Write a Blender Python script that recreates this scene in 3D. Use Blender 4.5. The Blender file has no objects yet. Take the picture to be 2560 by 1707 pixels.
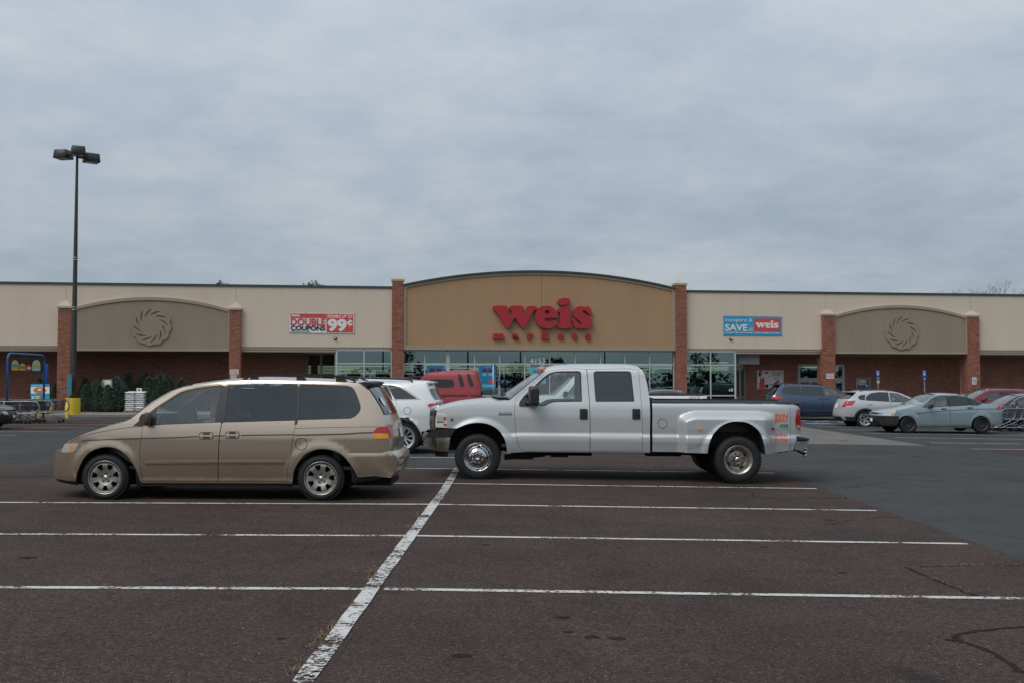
import bpy, bmesh, math, random
import numpy as np
from mathutils import Vector, Matrix
from mathutils.geometry import delaunay_2d_cdt

R = math.radians
SC = bpy.context.scene
COL = SC.collection
rng = random.Random(7)
nrng = np.random.default_rng(11)

# ------------------------------------------------------------------ camera
CAM_H = 1.66
PITCH = R(2.275)
camd = bpy.data.cameras.new('camera')
camd.lens = 35.0
camd.sensor_width = 36.0
camd.clip_start = 0.1
camd.clip_end = 3000.0
cam = bpy.data.objects.new('camera', camd)
cam.location = (0, 0, CAM_H)
cam.rotation_euler = (math.pi / 2 + PITCH, 0, 0)
COL.objects.link(cam)
SC.camera = cam

# ------------------------------------------------------------------ sky, sun, exposure
SUN_EL, SUN_AZ = R(54), R(228)          # soft sun behind thin cloud, behind and left of the camera
world = bpy.data.worlds.new('World')
SC.world = world
world.use_nodes = True
wn, wl = world.node_tree.nodes, world.node_tree.links
wn.clear()


def WN(t, **kw):
    n = wn.new(t)
    for k, v in kw.items():
        setattr(n, k, v)
    return n


def wmath(op, a, b=None, clamp=False):
    n = WN('ShaderNodeMath', operation=op)
    n.use_clamp = clamp
    for i, v in enumerate((a, b)):
        if v is None:
            continue
        if isinstance(v, (int, float)):
            n.inputs[i].default_value = v
        else:
            wl.new(v, n.inputs[i])
    return n.outputs[0]


wout = WN('ShaderNodeOutputWorld')
wbg = WN('ShaderNodeBackground')
wbg.inputs['Strength'].default_value = 0.1
wl.new(wbg.outputs[0], wout.inputs[0])
sky = WN('ShaderNodeTexSky')
sky.sky_type = 'NISHITA'
sky.sun_disc = False
sky.sun_elevation = SUN_EL
sky.sun_rotation = SUN_AZ
tc = WN('ShaderNodeTexCoord')
sep = WN('ShaderNodeSeparateXYZ')
wl.new(tc.outputs['Generated'], sep.inputs[0])
zc = wmath('MAXIMUM', sep.outputs['Z'], 0.0)
den = wmath('ADD', zc, 0.20)
comb = WN('ShaderNodeCombineXYZ')
wl.new(wmath('DIVIDE', sep.outputs['X'], den), comb.inputs[0])
wl.new(wmath('DIVIDE', sep.outputs['Y'], den), comb.inputs[1])


def wnoise(scale, detail, rough, dist=0.0, off=(0, 0, 0), stretch=(1, 1, 1)):
    mp = WN('ShaderNodeMapping')
    mp.inputs['Location'].default_value = off
    mp.inputs['Scale'].default_value = stretch
    wl.new(comb.outputs[0], mp.inputs[0])
    n = WN('ShaderNodeTexNoise')
    n.inputs['Scale'].default_value = scale
    n.inputs['Detail'].default_value = detail
    n.inputs['Roughness'].default_value = rough
    n.inputs['Distortion'].default_value = dist
    wl.new(mp.outputs[0], n.inputs['Vector'])
    return n.outputs['Fac']


big = wnoise(0.55, 3, 0.5, 0.5, (3.1, 1.7, 0))
mid = wnoise(1.35, 6, 0.58, 0.2, (0.4, 5.2, 0), (1, 1.0, 1))
fine = wnoise(5.0, 7, 0.62, 0.2, (2.4, 0.2, 0), (1.0, 1.0, 1))
mixv = wmath('ADD', wmath('ADD', wmath('MULTIPLY', big, 0.36), wmath('MULTIPLY', mid, 0.41)), wmath('MULTIPLY', fine, 0.23))
ramp = WN('ShaderNodeValToRGB')
wl.new(mixv, ramp.inputs[0])
cr_ = ramp.color_ramp
cr_.elements[0].position = 0.405
cr_.elements[0].color = (2.42, 2.88, 3.46, 1)
cr_.elements[1].position = 0.595
cr_.elements[1].color = (3.60, 3.90, 4.16, 1)
e = cr_.elements.new(0.50)
e.color = (2.95, 3.38, 3.86, 1)
# an overcast sky grows brighter towards the zenith
lum = wmath('ADD', wmath('MULTIPLY', zc, 1.1), 0.80)
mulc = WN('ShaderNodeMix', data_type='RGBA', blend_type='MULTIPLY')
mulc.inputs['Factor'].default_value = 1.0
wl.new(ramp.outputs[0], mulc.inputs['A'])
wl.new(lum, mulc.inputs['B'])
mixs = WN('ShaderNodeMix', data_type='RGBA')
mixs.inputs['Factor'].default_value = 0.93
wl.new(sky.outputs[0], mixs.inputs['A'])
wl.new(mulc.outputs['Result'], mixs.inputs['B'])
wl.new(mixs.outputs['Result'], wbg.inputs['Color'])

sund = bpy.data.lights.new('sun', 'SUN')
sund.energy = 1.5
sund.angle = R(40)
sund.color = (1.0, 0.955, 0.89)
sun = bpy.data.objects.new('sun', sund)
sdir = Vector((math.sin(SUN_AZ) * math.cos(SUN_EL), math.cos(SUN_AZ) * math.cos(SUN_EL), math.sin(SUN_EL)))
sun.rotation_euler = (-sdir).to_track_quat('-Z', 'Y').to_euler()
sun.location = sdir * 40
COL.objects.link(sun)

SC.view_settings.view_transform = 'Standard'
SC.view_settings.look = 'None'
SC.view_settings.exposure = 0.49
SC.view_settings.gamma = 1.0
SC.view_settings.use_curve_mapping = False
SC.render.engine = 'CYCLES'
SC.cycles.max_bounces = 8
SC.cycles.transparent_max_bounces = 16
SC.cycles.caustics_reflective = False
SC.cycles.caustics_refractive = False

# ------------------------------------------------------------------ measuring from the survey photograph
FPX, CX, CY = 2560 * 35 / 36, 1280.0, 853.5


def ray(px, py):
    u, w = (px - CX) / FPX, (CY - py) / FPX
    ct, st = math.cos(PITCH), math.sin(PITCH)
    return Vector((u, ct - w * st, st + w * ct))


def at(px, py, Y):
    r = ray(px, py)
    t = Y / r.y
    return Vector((r.x * t, Y, CAM_H + r.z * t))


def gz(x, y):
    """ground height: the lot falls gently to the right"""
    if x > -1.04:
        return -0.0128 * (min(x, 22.0) + 1.04)
    f = max(0.0, min(1.0, (42 - y) / 22))
    return -0.005 * (max(x, -16.0) + 1.04) * f * f * (3 - 2 * f)


def onground(px, py):
    r = ray(px, py)
    z = 0.0
    for _ in range(8):
        t = (z - CAM_H) / r.z
        z = gz(r.x * t, r.y * t)
    return r.x * t, r.y * t


# ------------------------------------------------------------------ objects and tags
def tag(o, label=None, cat=None, group=None, kind=None):
    if label: o['label'] = label
    if cat: o['category'] = cat
    if group: o['group'] = group
    if kind: o['kind'] = kind
    return o


def thing(name, label, cat, loc=(0, 0, 0), rz=0.0, group=None):
    o = bpy.data.objects.new(name, None)
    o.empty_display_size = 0.2
    o.location = loc
    o.rotation_euler = (0, 0, rz)
    COL.objects.link(o)
    return tag(o, label, cat, group)


def link(name, me, mat=None, parent=None, smooth=False):
    o = bpy.data.objects.new(name, me)
    COL.objects.link(o)
    if mat is not None:
        for m in (mat if isinstance(mat, (list, tuple)) else [mat]):
            me.materials.append(m)
    if smooth:
        me.polygons.foreach_set('use_smooth', [True] * len(me.polygons))
    if parent is not None:
        o.parent = parent
    return o


def copy_tree(o, parent=None):
    c = o.copy()
    COL.objects.link(c)
    if parent is not None:
        c.parent = parent
    for ch in list(o.children):
        copy_tree(ch, c)
    return c


class MB:
    """collects boxes, tubes and sheets that become ONE mesh"""

    def __init__(s):
        s.v, s.f, s.sm = [], [], []

    def add(s, vs, fs, smooth=False):
        n = len(s.v)
        s.v += [tuple(v) for v in vs]
        s.f += [tuple(i + n for i in f) for f in fs]
        s.sm += [smooth] * len(fs)
        return s

    def box(s, x0, x1, y0, y1, z0, z1, m=None):
        vs = [(x, y, z) for x in (x0, x1) for y in (y0, y1) for z in (z0, z1)]
        if m is not None:
            vs = [m @ Vector(v) for v in vs]
        return s.add(vs, [(0, 1, 3, 2), (4, 6, 7, 5), (0, 4, 5, 1), (2, 3, 7, 6), (0, 2, 6, 4), (1, 5, 7, 3)])

    def tube(s, pts, r, n=8, cap=True, smooth=True):
        pts = [Vector(p) for p in pts]
        rs = r if isinstance(r, (list, tuple)) else [r] * len(pts)
        vs, fs = [], []
        up = None
        for i, p in enumerate(pts):
            d = (pts[min(i + 1, len(pts) - 1)] - pts[max(i - 1, 0)]).normalized()
            if up is None:
                up = d.orthogonal().normalized()
            up = (up - d * up.dot(d))
            up = up.normalized() if up.length > 1e-6 else d.orthogonal().normalized()
            b = d.cross(up)
            for k in range(n):
                a = 2 * math.pi * k / n
                vs.append(p + (up * math.cos(a) + b * math.sin(a)) * rs[i])
        for i in range(len(pts) - 1):
            for k in range(n):
                a, b2 = i * n + k, i * n + (k + 1) % n
                fs.append((a, b2, b2 + n, a + n))
        s.add(vs, fs, smooth)
        if cap:
            m = len(pts) - 1
            s.add([vs[k] for k in range(n)], [tuple(reversed(range(n)))])
            s.add([vs[m * n + k] for k in range(n)], [tuple(range(n))])
        return s

    def lathe(s, prof, c=(0, 0, 0), axis='y', n=32, smooth=True, sy=1):
        """prof: (radius, distance along the axis)"""
        vs, fs = [], []
        for r, h in prof:
            for k in range(n):
                a = 2 * math.pi * k / n
                u, w = r * math.cos(a), r * math.sin(a)
                p = (u, h * sy, w) if axis == 'y' else ((u, w, h) if axis == 'z' else (h, u, w))
                vs.append((p[0] + c[0], p[1] + c[1], p[2] + c[2]))
        for i in range(len(prof) - 1):
            for k in range(n):
                a, b = i * n + k, i * n + (k + 1) % n
                fs.append((a, a + n, b + n, b) if sy > 0 else (a, b, b + n, a + n))
        return s.add(vs, fs, smooth)

    def prism(s, poly, y0, y1, smooth=False):
        """polygon in x,z pushed from y0 to y1"""
        n = len(poly)
        vs = [(x, y0, z) for x, z in poly] + [(x, y1, z) for x, z in poly]
        fs = [tuple(range(n)), tuple(reversed(range(n, 2 * n)))]
        s.add(vs, fs)
        side = [(i, i + n, (i + 1) % n + n, (i + 1) % n) for i in range(n)]
        return s.add(vs, side, smooth)

    def build(s, name, mat=None, parent=None, fix=True, bevel=0.0, seg=2):
        me = bpy.data.meshes.new(name)
        me.from_pydata(s.v, [], s.f)
        me.polygons.foreach_set('use_smooth', s.sm)
        if fix or bevel:
            bm = bmesh.new()
            bm.from_mesh(me)
            bmesh.ops.remove_doubles(bm, verts=bm.verts, dist=1e-5)
            if bevel:
                bmesh.ops.bevel(bm, geom=[e for e in bm.edges if e.is_manifold and e.calc_face_angle(0) > 0.5],
                                offset=bevel, segments=seg, affect='EDGES', profile=0.5, clamp_overlap=True)
                for f in bm.faces:
                    f.smooth = True
            bmesh.ops.recalc_face_normals(bm, faces=bm.faces)
            bm.to_mesh(me)
            bm.free()
        if bevel:
            try:
                me.set_sharp_from_angle(angle=R(50))
            except Exception:
                pass
        me.update()
        return link(name, me, mat, parent)


# ------------------------------------------------------------------ materials
def rgb(r, g, b):
    """sRGB 0..255 to linear"""
    f = lambda c: (c / 12.92 if c <= 0.04045 else ((c + 0.055) / 1.055) ** 2.4)
    return (f(r / 255), f(g / 255), f(b / 255))


class Mat:
    def __init__(s, name, base=(0.5, 0.5, 0.5), rough=0.6, metal=0.0, coat=0.0, spec=0.5):
        s.m = bpy.data.materials.new(name)
        s.m.use_nodes = True
        s.t = s.m.node_tree
        s.n, s.l = s.t.nodes, s.t.links
        s.p = s.n['Principled BSDF']
        s.out = s.n['Material Output']
        s.p.inputs['Base Color'].default_value = (*base, 1)
        s.p.inputs['Roughness'].default_value = rough
        s.p.inputs['Metallic'].default_value = metal
        s.p.inputs['Coat Weight'].default_value = coat
        s.p.inputs['Coat Roughness'].default_value = 0.13
        s.p.inputs['Specular IOR Level'].default_value = spec
        s.base = base

    def node(s, t, **kw):
        n = s.n.new(t)
        for k, v in kw.items():
            setattr(n, k, v)
        return n

    def link(s, a, b):
        s.l.new(a, b)

    def coords(s, scale=(1, 1, 1), obj=True, loc=(0, 0, 0)):
        tc = s.node('ShaderNodeTexCoord')
        mp = s.node('ShaderNodeMapping')
        mp.inputs['Scale'].default_value = scale
        mp.inputs['Location'].default_value = loc
        s.link(tc.outputs['Object'], mp.inputs[0])
        return mp.outputs[0]

    def noise(s, scale, detail=4, rough=0.55, stretch=(1, 1, 1), dist=0.0, loc=(0, 0, 0)):
        n = s.node('ShaderNodeTexNoise')
        n.inputs['Scale'].default_value = scale
        n.inputs['Detail'].default_value = detail
        n.inputs['Roughness'].default_value = rough
        n.inputs['Distortion'].default_value = dist
        s.link(s.coords(stretch, loc=loc), n.inputs['Vector'])
        return n.outputs['Fac']

    def ramp(s, fac, stops):
        r = s.node('ShaderNodeValToRGB')
        s.link(fac, r.inputs[0])
        els = r.color_ramp.elements
        for i, (p, c) in enumerate(stops):
            if len(c) == 3:
                c = (*c, 1)
            e = els[i] if i < 2 else els.new(p)
            e.position = p
            e.color = c
        return r.outputs[0]

    def val(s, fac, a, b, lo=0.3, hi=0.7):
        r = s.node('ShaderNodeMapRange')
        r.inputs['From Min'].default_value = lo
        r.inputs['From Max'].default_value = hi
        r.inputs['To Min'].default_value = a
        r.inputs['To Max'].default_value = b
        s.link(fac, r.inputs['Value'])
        return r.outputs[0]

    def math(s, op, a, b=None):
        n = s.node('ShaderNodeMath', operation=op)
        for i, v in enumerate((a, b)):
            if v is None: continue
            if isinstance(v, (int, float)):
                n.inputs[i].default_value = v
            else:
                s.link(v, n.inputs[i])
        return n.outputs[0]

    def mix(s, fac, a, b, blend='MIX'):
        n = s.node('ShaderNodeMix', data_type='RGBA', blend_type=blend)
        for k, v in (('Factor', fac), ('A', a), ('B', b)):
            if isinstance(v, (int, float)):
                n.inputs[k].default_value = v
            elif isinstance(v, tuple):
                n.inputs[k].default_value = (*v[:3], 1)
            else:
                s.link(v, n.inputs[k])
        return n.outputs['Result']

    def color(s, sock):
        s.link(sock, s.p.inputs['Base Color'])
        return s

    def rough(s, sock):
        s.link(sock, s.p.inputs['Roughness'])
        return s

    def bump(s, h, strength=0.3, dist=0.01):
        b = s.node('ShaderNodeBump')
        b.inputs['Strength'].default_value = strength
        b.inputs['Distance'].default_value = dist
        s.link(h, b.inputs['Height'])
        s.link(b.outputs[0], s.p.inputs['Normal'])
        return s


def plain(name, base, rough=0.6, metal=0.0, coat=0.0, var=0.12, scale=6.0, spec=0.5):
    """a base colour with slight uneven wear"""
    m = Mat(name, base, rough, metal, coat, spec)
    n = m.noise(scale, 5, 0.6)
    lo = tuple(c * (1 - var) for c in base)
    hi = tuple(min(1, c * (1 + var)) for c in base)
    m.color(m.ramp(n, [(0.3, lo), (0.7, hi)]))
    m.rough(m.val(n, max(0.02, rough - 0.06), min(1, rough + 0.08)))
    return m.m


def carpaint(name, base, metal=0.55, rough=0.34, coat=0.9, dirt=0.25):
    m = Mat(name, base, rough, metal, coat)
    tc = m.node('ShaderNodeTexCoord')
    sp = m.node('ShaderNodeSeparateXYZ')
    m.link(tc.outputs['Object'], sp.inputs[0])
    n = m.noise(3.0, 6, 0.6)
    n2 = m.noise(14.0, 4, 0.6, (1, 1, 3))
    # road film on the lower body
    low = m.node('ShaderNodeMapRange')
    low.inputs['From Min'].default_value = 0.85
    low.inputs['From Max'].default_value = 0.25
    m.link(sp.outputs['Z'], low.inputs['Value'])
    d = m.math('MULTIPLY', low.outputs[0], m.val(n, 0.4, 1.0))
    d = m.math('MULTIPLY', m.math('ADD', d, m.math('MULTIPLY', n2, 0.12)), dirt)
    m.color(m.mix(d, tuple(base), (0.16, 0.14, 0.115)))
    m.rough(m.math('ADD', m.math('MULTIPLY', d, 0.5), rough))
    m.link(m.math('SUBTRACT', coat, m.math('MULTIPLY', d, 0.9)), m.p.inputs['Coat Weight'])
    return m.m


def glass(name, tint, refl=0.10, rough=0.0, wob=0.0, gtint=(0.93, 0.97, 0.96)):
    """thin pane: see-through tint plus mirror reflection growing towards grazing angles"""
    m = Mat(name)
    m.n.remove(m.p)
    tr = m.node('ShaderNodeBsdfTransparent')
    tr.inputs[0].default_value = (*tint, 1)
    gl = m.node('ShaderNodeBsdfGlossy')
    gl.inputs['Roughness'].default_value = rough
    gl.inputs[0].default_value = (*gtint, 1)
    lw = m.node('ShaderNodeLayerWeight')
    lw.inputs['Blend'].default_value = 0.5
    fac = m.math('ADD', m.math('MULTIPLY', m.math('POWER', lw.outputs['Facing'], 4.0), 1.0 - refl), refl)
    mx = m.node('ShaderNodeMixShader')
    m.link(fac, mx.inputs[0])
    m.link(tr.outputs[0], mx.inputs[1])
    m.link(gl.outputs[0], mx.inputs[2])
    m.link(mx.outputs[0], m.out.inputs[0])
    if wob:
        b = m.node('ShaderNodeBump')
        b.inputs['Strength'].default_value = wob
        b.inputs['Distance'].default_value = 0.035
        m.link(m.noise(1.6, 4, 0.55, (0.28, 1, 3.6)), b.inputs['Height'])
        m.link(b.outputs[0], gl.inputs['Normal'])
        m.link(b.outputs[0], lw.inputs['Normal'])
    return m.m


def emit(name, col, s):
    m = Mat(name, col)
    m.p.inputs['Emission Color'].default_value = (*col, 1)
    m.p.inputs['Emission Strength'].default_value = s
    return m.m


M = {}
M['black_plastic'] = plain('black_plastic', (0.016, 0.016, 0.017), 0.42, var=0.2)
M['rubber'] = plain('tyre_rubber', (0.009, 0.009, 0.0095), 0.75, var=0.3, scale=12)
M['dark'] = plain('dark_cavity', (0.006, 0.006, 0.006), 0.9)
M['underbody'] = plain('underbody', (0.012, 0.011, 0.010), 0.85, var=0.4)
M['chrome'] = plain('chrome', (0.55, 0.55, 0.55), 0.10, 1.0, var=0.05)
M['alloy'] = plain('alloy', (0.43, 0.405, 0.36), 0.34, 0.85, var=0.1, scale=9)
M['alloy_silver'] = plain('alloy_silver', (0.55, 0.55, 0.55), 0.32, 0.85, var=0.1)
M['steel_tan'] = plain('dusty_steel', (0.36, 0.33, 0.29), 0.36, 0.8, var=0.25, scale=11)
M['rust'] = plain('rust', (0.10, 0.045, 0.025), 0.85, var=0.4, scale=40)
M['amber'] = plain('amber_lens', (0.42, 0.085, 0.015), 0.18, coat=0.6)
M['orange'] = plain('orange_lens', (0.80, 0.30, 0.02), 0.15, coat=0.7)
M['red_lens'] = plain('red_lens', (0.42, 0.010, 0.012), 0.15, coat=0.8)
M['clear_lens'] = plain('clear_lens', (0.50, 0.50, 0.45), 0.2, 0.2, coat=0.8)
M['silver_lens'] = plain('silver_lens', (0.66, 0.67, 0.66), 0.22, 0.1, coat=0.8, var=0.35, scale=30)
M['white_paint'] = plain('white_print', (0.75, 0.75, 0.74), 0.6, var=0.04)
M['black_print'] = plain('black_print', (0.02, 0.02, 0.022), 0.6)
M['red_print'] = plain('red_print', (0.56, 0.05, 0.04), 0.5, var=0.06)
M['interior'] = plain('interior_cloth', (0.055, 0.053, 0.05), 0.9)
M['interior_tan'] = plain('interior_tan', (0.17, 0.15, 0.125), 0.9)
M['dash'] = plain('dashboard', (0.03, 0.03, 0.03), 0.7)
M['glass_clear'] = glass('glass_clear', (0.82, 0.90, 0.87), 0.13, wob=0.26)
M['glass_tint'] = glass('glass_tint', (0.05, 0.06, 0.06), 0.09, wob=0.34)
M['glass_dark'] = glass('glass_dark', (0.035, 0.04, 0.04), 0.06, wob=0.10)
M['glass_store'] = glass('glass_store', (0.48, 0.58, 0.56), 0.22, gtint=(0.72, 0.95, 0.93))

# ------------------------------------------------------------------ curved panel toolkit
def pchip(pts):
    xs = np.array([p[0] for p in pts], float)
    ys = np.array([p[1] for p in pts], float)
    h = np.diff(xs)
    d = np.diff(ys) / h
    m = np.zeros_like(xs)
    m[0], m[-1] = d[0], d[-1]
    for i in range(1, len(xs) - 1):
        if d[i - 1] * d[i] > 0:
            w1, w2 = 2 * h[i] + h[i - 1], h[i] + 2 * h[i - 1]
            m[i] = (w1 + w2) / (w1 / d[i - 1] + w2 / d[i])

    def f(x):
        x = np.clip(np.asarray(x, float), xs[0], xs[-1])
        i = np.clip(np.searchsorted(xs, x) - 1, 0, len(h) - 1)
        t = (x - xs[i]) / h[i]
        return ((1 + 2 * t) * (1 - t) ** 2 * ys[i] + t * (1 - t) ** 2 * h[i] * m[i]
                + t * t * (3 - 2 * t) * ys[i + 1] + t * t * (t - 1) * h[i] * m[i + 1])
    return f


def smooth(a, b, x):
    t = np.clip((np.asarray(x, float) - a) / (b - a), 0, 1)
    return t * t * (3 - 2 * t)


def cr(pts, n=6, closed=False):
    """Catmull-Rom through the points"""
    P = [np.array(p, float) for p in pts]
    out = []
    N = len(P)
    for i in range(N if closed else N - 1):
        p1, p2 = P[i], P[(i + 1) % N]
        p0 = P[i - 1] if (i > 0 or closed) else 2 * p1 - p2
        p3 = P[(i + 2) % N] if (i + 2 < N or closed) else 2 * p2 - p1
        for k in range(n):
            t = k / n
            out.append(tuple(0.5 * (2 * p1 + (p2 - p0) * t + (2 * p0 - 5 * p1 + 4 * p2 - p3) * t * t + (3 * p1 - p0 - 3 * p2 + p3) * t ** 3)))
    if not closed:
        out.append(tuple(P[-1]))
    return out


def rnd(pts, r, n=5):
    """round the corners of a closed polygon"""
    out = []
    N = len(pts)
    for i in range(N):
        p = np.array(pts[i], float)
        a = np.array(pts[i - 1], float) - p
        b = np.array(pts[(i + 1) % N], float) - p
        la, lb = np.linalg.norm(a), np.linalg.norm(b)
        ri = r[i] if isinstance(r, (list, tuple)) else r
        k = min(ri, la * 0.48, lb * 0.48)
        if k < 1e-6:
            out.append(tuple(p))
            continue
        s, e = p + a / la * k, p + b / lb * k
        for j in range(n + 1):
            t = j / n
            out.append(tuple((1 - t) ** 2 * s + 2 * t * (1 - t) * p + t * t * e))
    return out


def dens(loop, g):
    out = []
    N = len(loop)
    for i in range(N):
        a, b = np.array(loop[i], float), np.array(loop[(i + 1) % N], float)
        L = np.linalg.norm(b - a)
        if L < 1e-5:
            continue
        k = max(1, int(math.ceil(L / g)))
        for j in range(k):
            out.append(tuple(a + (b - a) * j / k))
    return out


def area2(loop):
    a = np.array(loop)
    b = np.roll(a, -1, 0)
    return float(np.sum(a[:, 0] * b[:, 1] - b[:, 0] * a[:, 1])) / 2


def loopnormals(loop):
    """outward 2-D normals of a closed loop"""
    a = np.array(loop)
    d = np.roll(a, -1, 0) - np.roll(a, 1, 0)
    n = np.stack([d[:, 1], -d[:, 0]], 1)
    n /= np.maximum(np.linalg.norm(n, axis=1, keepdims=True), 1e-9)
    return n if area2(loop) > 0 else -n


def inset(loop, d):
    """shrink a loop by d (grow with d < 0)"""
    a = np.array(loop, float)
    e1 = a - np.roll(a, 1, 0)
    e2 = np.roll(a, -1, 0) - a
    sg = 1 if area2(loop) > 0 else -1
    def nn(e):
        n = np.stack([e[:, 1], -e[:, 0]], 1) * sg
        return n / np.maximum(np.linalg.norm(n, axis=1, keepdims=True), 1e-9)
    n1, n2 = nn(e1), nn(e2)
    m = n1 + n2
    den = np.maximum(np.sum(m * m, axis=1, keepdims=True), 0.6)
    m = m * 2 / den
    return [tuple(p) for p in a - m * d]


def inside(P, loops):
    c = np.zeros(len(P), bool)
    x, y = P[:, 0], P[:, 1]
    for L in loops:
        a = np.array(L)
        b = np.roll(a, -1, 0)
        for (x1, y1), (x2, y2) in zip(a, b):
            if y1 == y2:
                continue
            k = ((y1 > y) != (y2 > y))
            c ^= k & (x < (x2 - x1) * (y - y1) / (y2 - y1) + x1)
    return c


def cdt(outer, holes=(), g=0.06):
    loops = [dens(l, g) for l in [outer, *holes]]
    B = np.concatenate([np.array(l) for l in loops])
    lo, hi = B[:len(loops[0])].min(0), B[:len(loops[0])].max(0)
    gx = np.arange(lo[0] + g * 0.5, hi[0], g)
    gy = np.arange(lo[1] + g * 0.5, hi[1], g * 0.87)
    pts = B
    if len(gx) and len(gy):
        X, Y = np.meshgrid(gx, gy)
        X[1::2] += g * 0.5
        G = np.stack([X.ravel(), Y.ravel()], 1)
        G = G[inside(G, loops)]
        if len(G):
            dmin = np.full(len(G), 1e9)
            for k in range(0, len(B), 64):
                dd = ((G[:, None, :] - B[None, k:k + 64, :]) ** 2).sum(2).min(1)
                dmin = np.minimum(dmin, dd)
            G = G[dmin > (0.55 * g) ** 2]
            pts = np.concatenate([B, G])
    edges, o = [], 0
    for l in loops:
        n = len(l)
        edges += [(o + i, o + (i + 1) % n) for i in range(n)]
        o += n
    res = delaunay_2d_cdt([Vector((float(p[0]), float(p[1]))) for p in pts], edges, [], 0, 1e-6)
    V = np.array([(v[0], v[1]) for v in res[0]])
    T = [tuple(f) for f in res[2] if len(f) == 3]
    T = np.array(T)
    C = V[T].mean(1)
    T = T[inside(C, loops)]
    a = V[T]
    ar = (a[:, 1, 0] - a[:, 0, 0]) * (a[:, 2, 1] - a[:, 0, 1]) - (a[:, 1, 1] - a[:, 0, 1]) * (a[:, 2, 0] - a[:, 0, 0])
    T = T[np.abs(ar) > 1e-10]
    ar = ar[np.abs(ar) > 1e-10]
    T[ar < 0] = T[ar < 0][:, ::-1]
    return V, T, loops


def mesh_from(name, V, T, N=None):
    me = bpy.data.meshes.new(name)
    me.from_pydata([tuple(v) for v in V], [], [tuple(int(i) for i in t) for t in T])
    me.polygons.foreach_set('use_smooth', [True] * len(me.polygons))
    me.update()
    if N is not None:
        me.normals_split_custom_set_from_vertices([tuple(n) for n in N])
    return me


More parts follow.
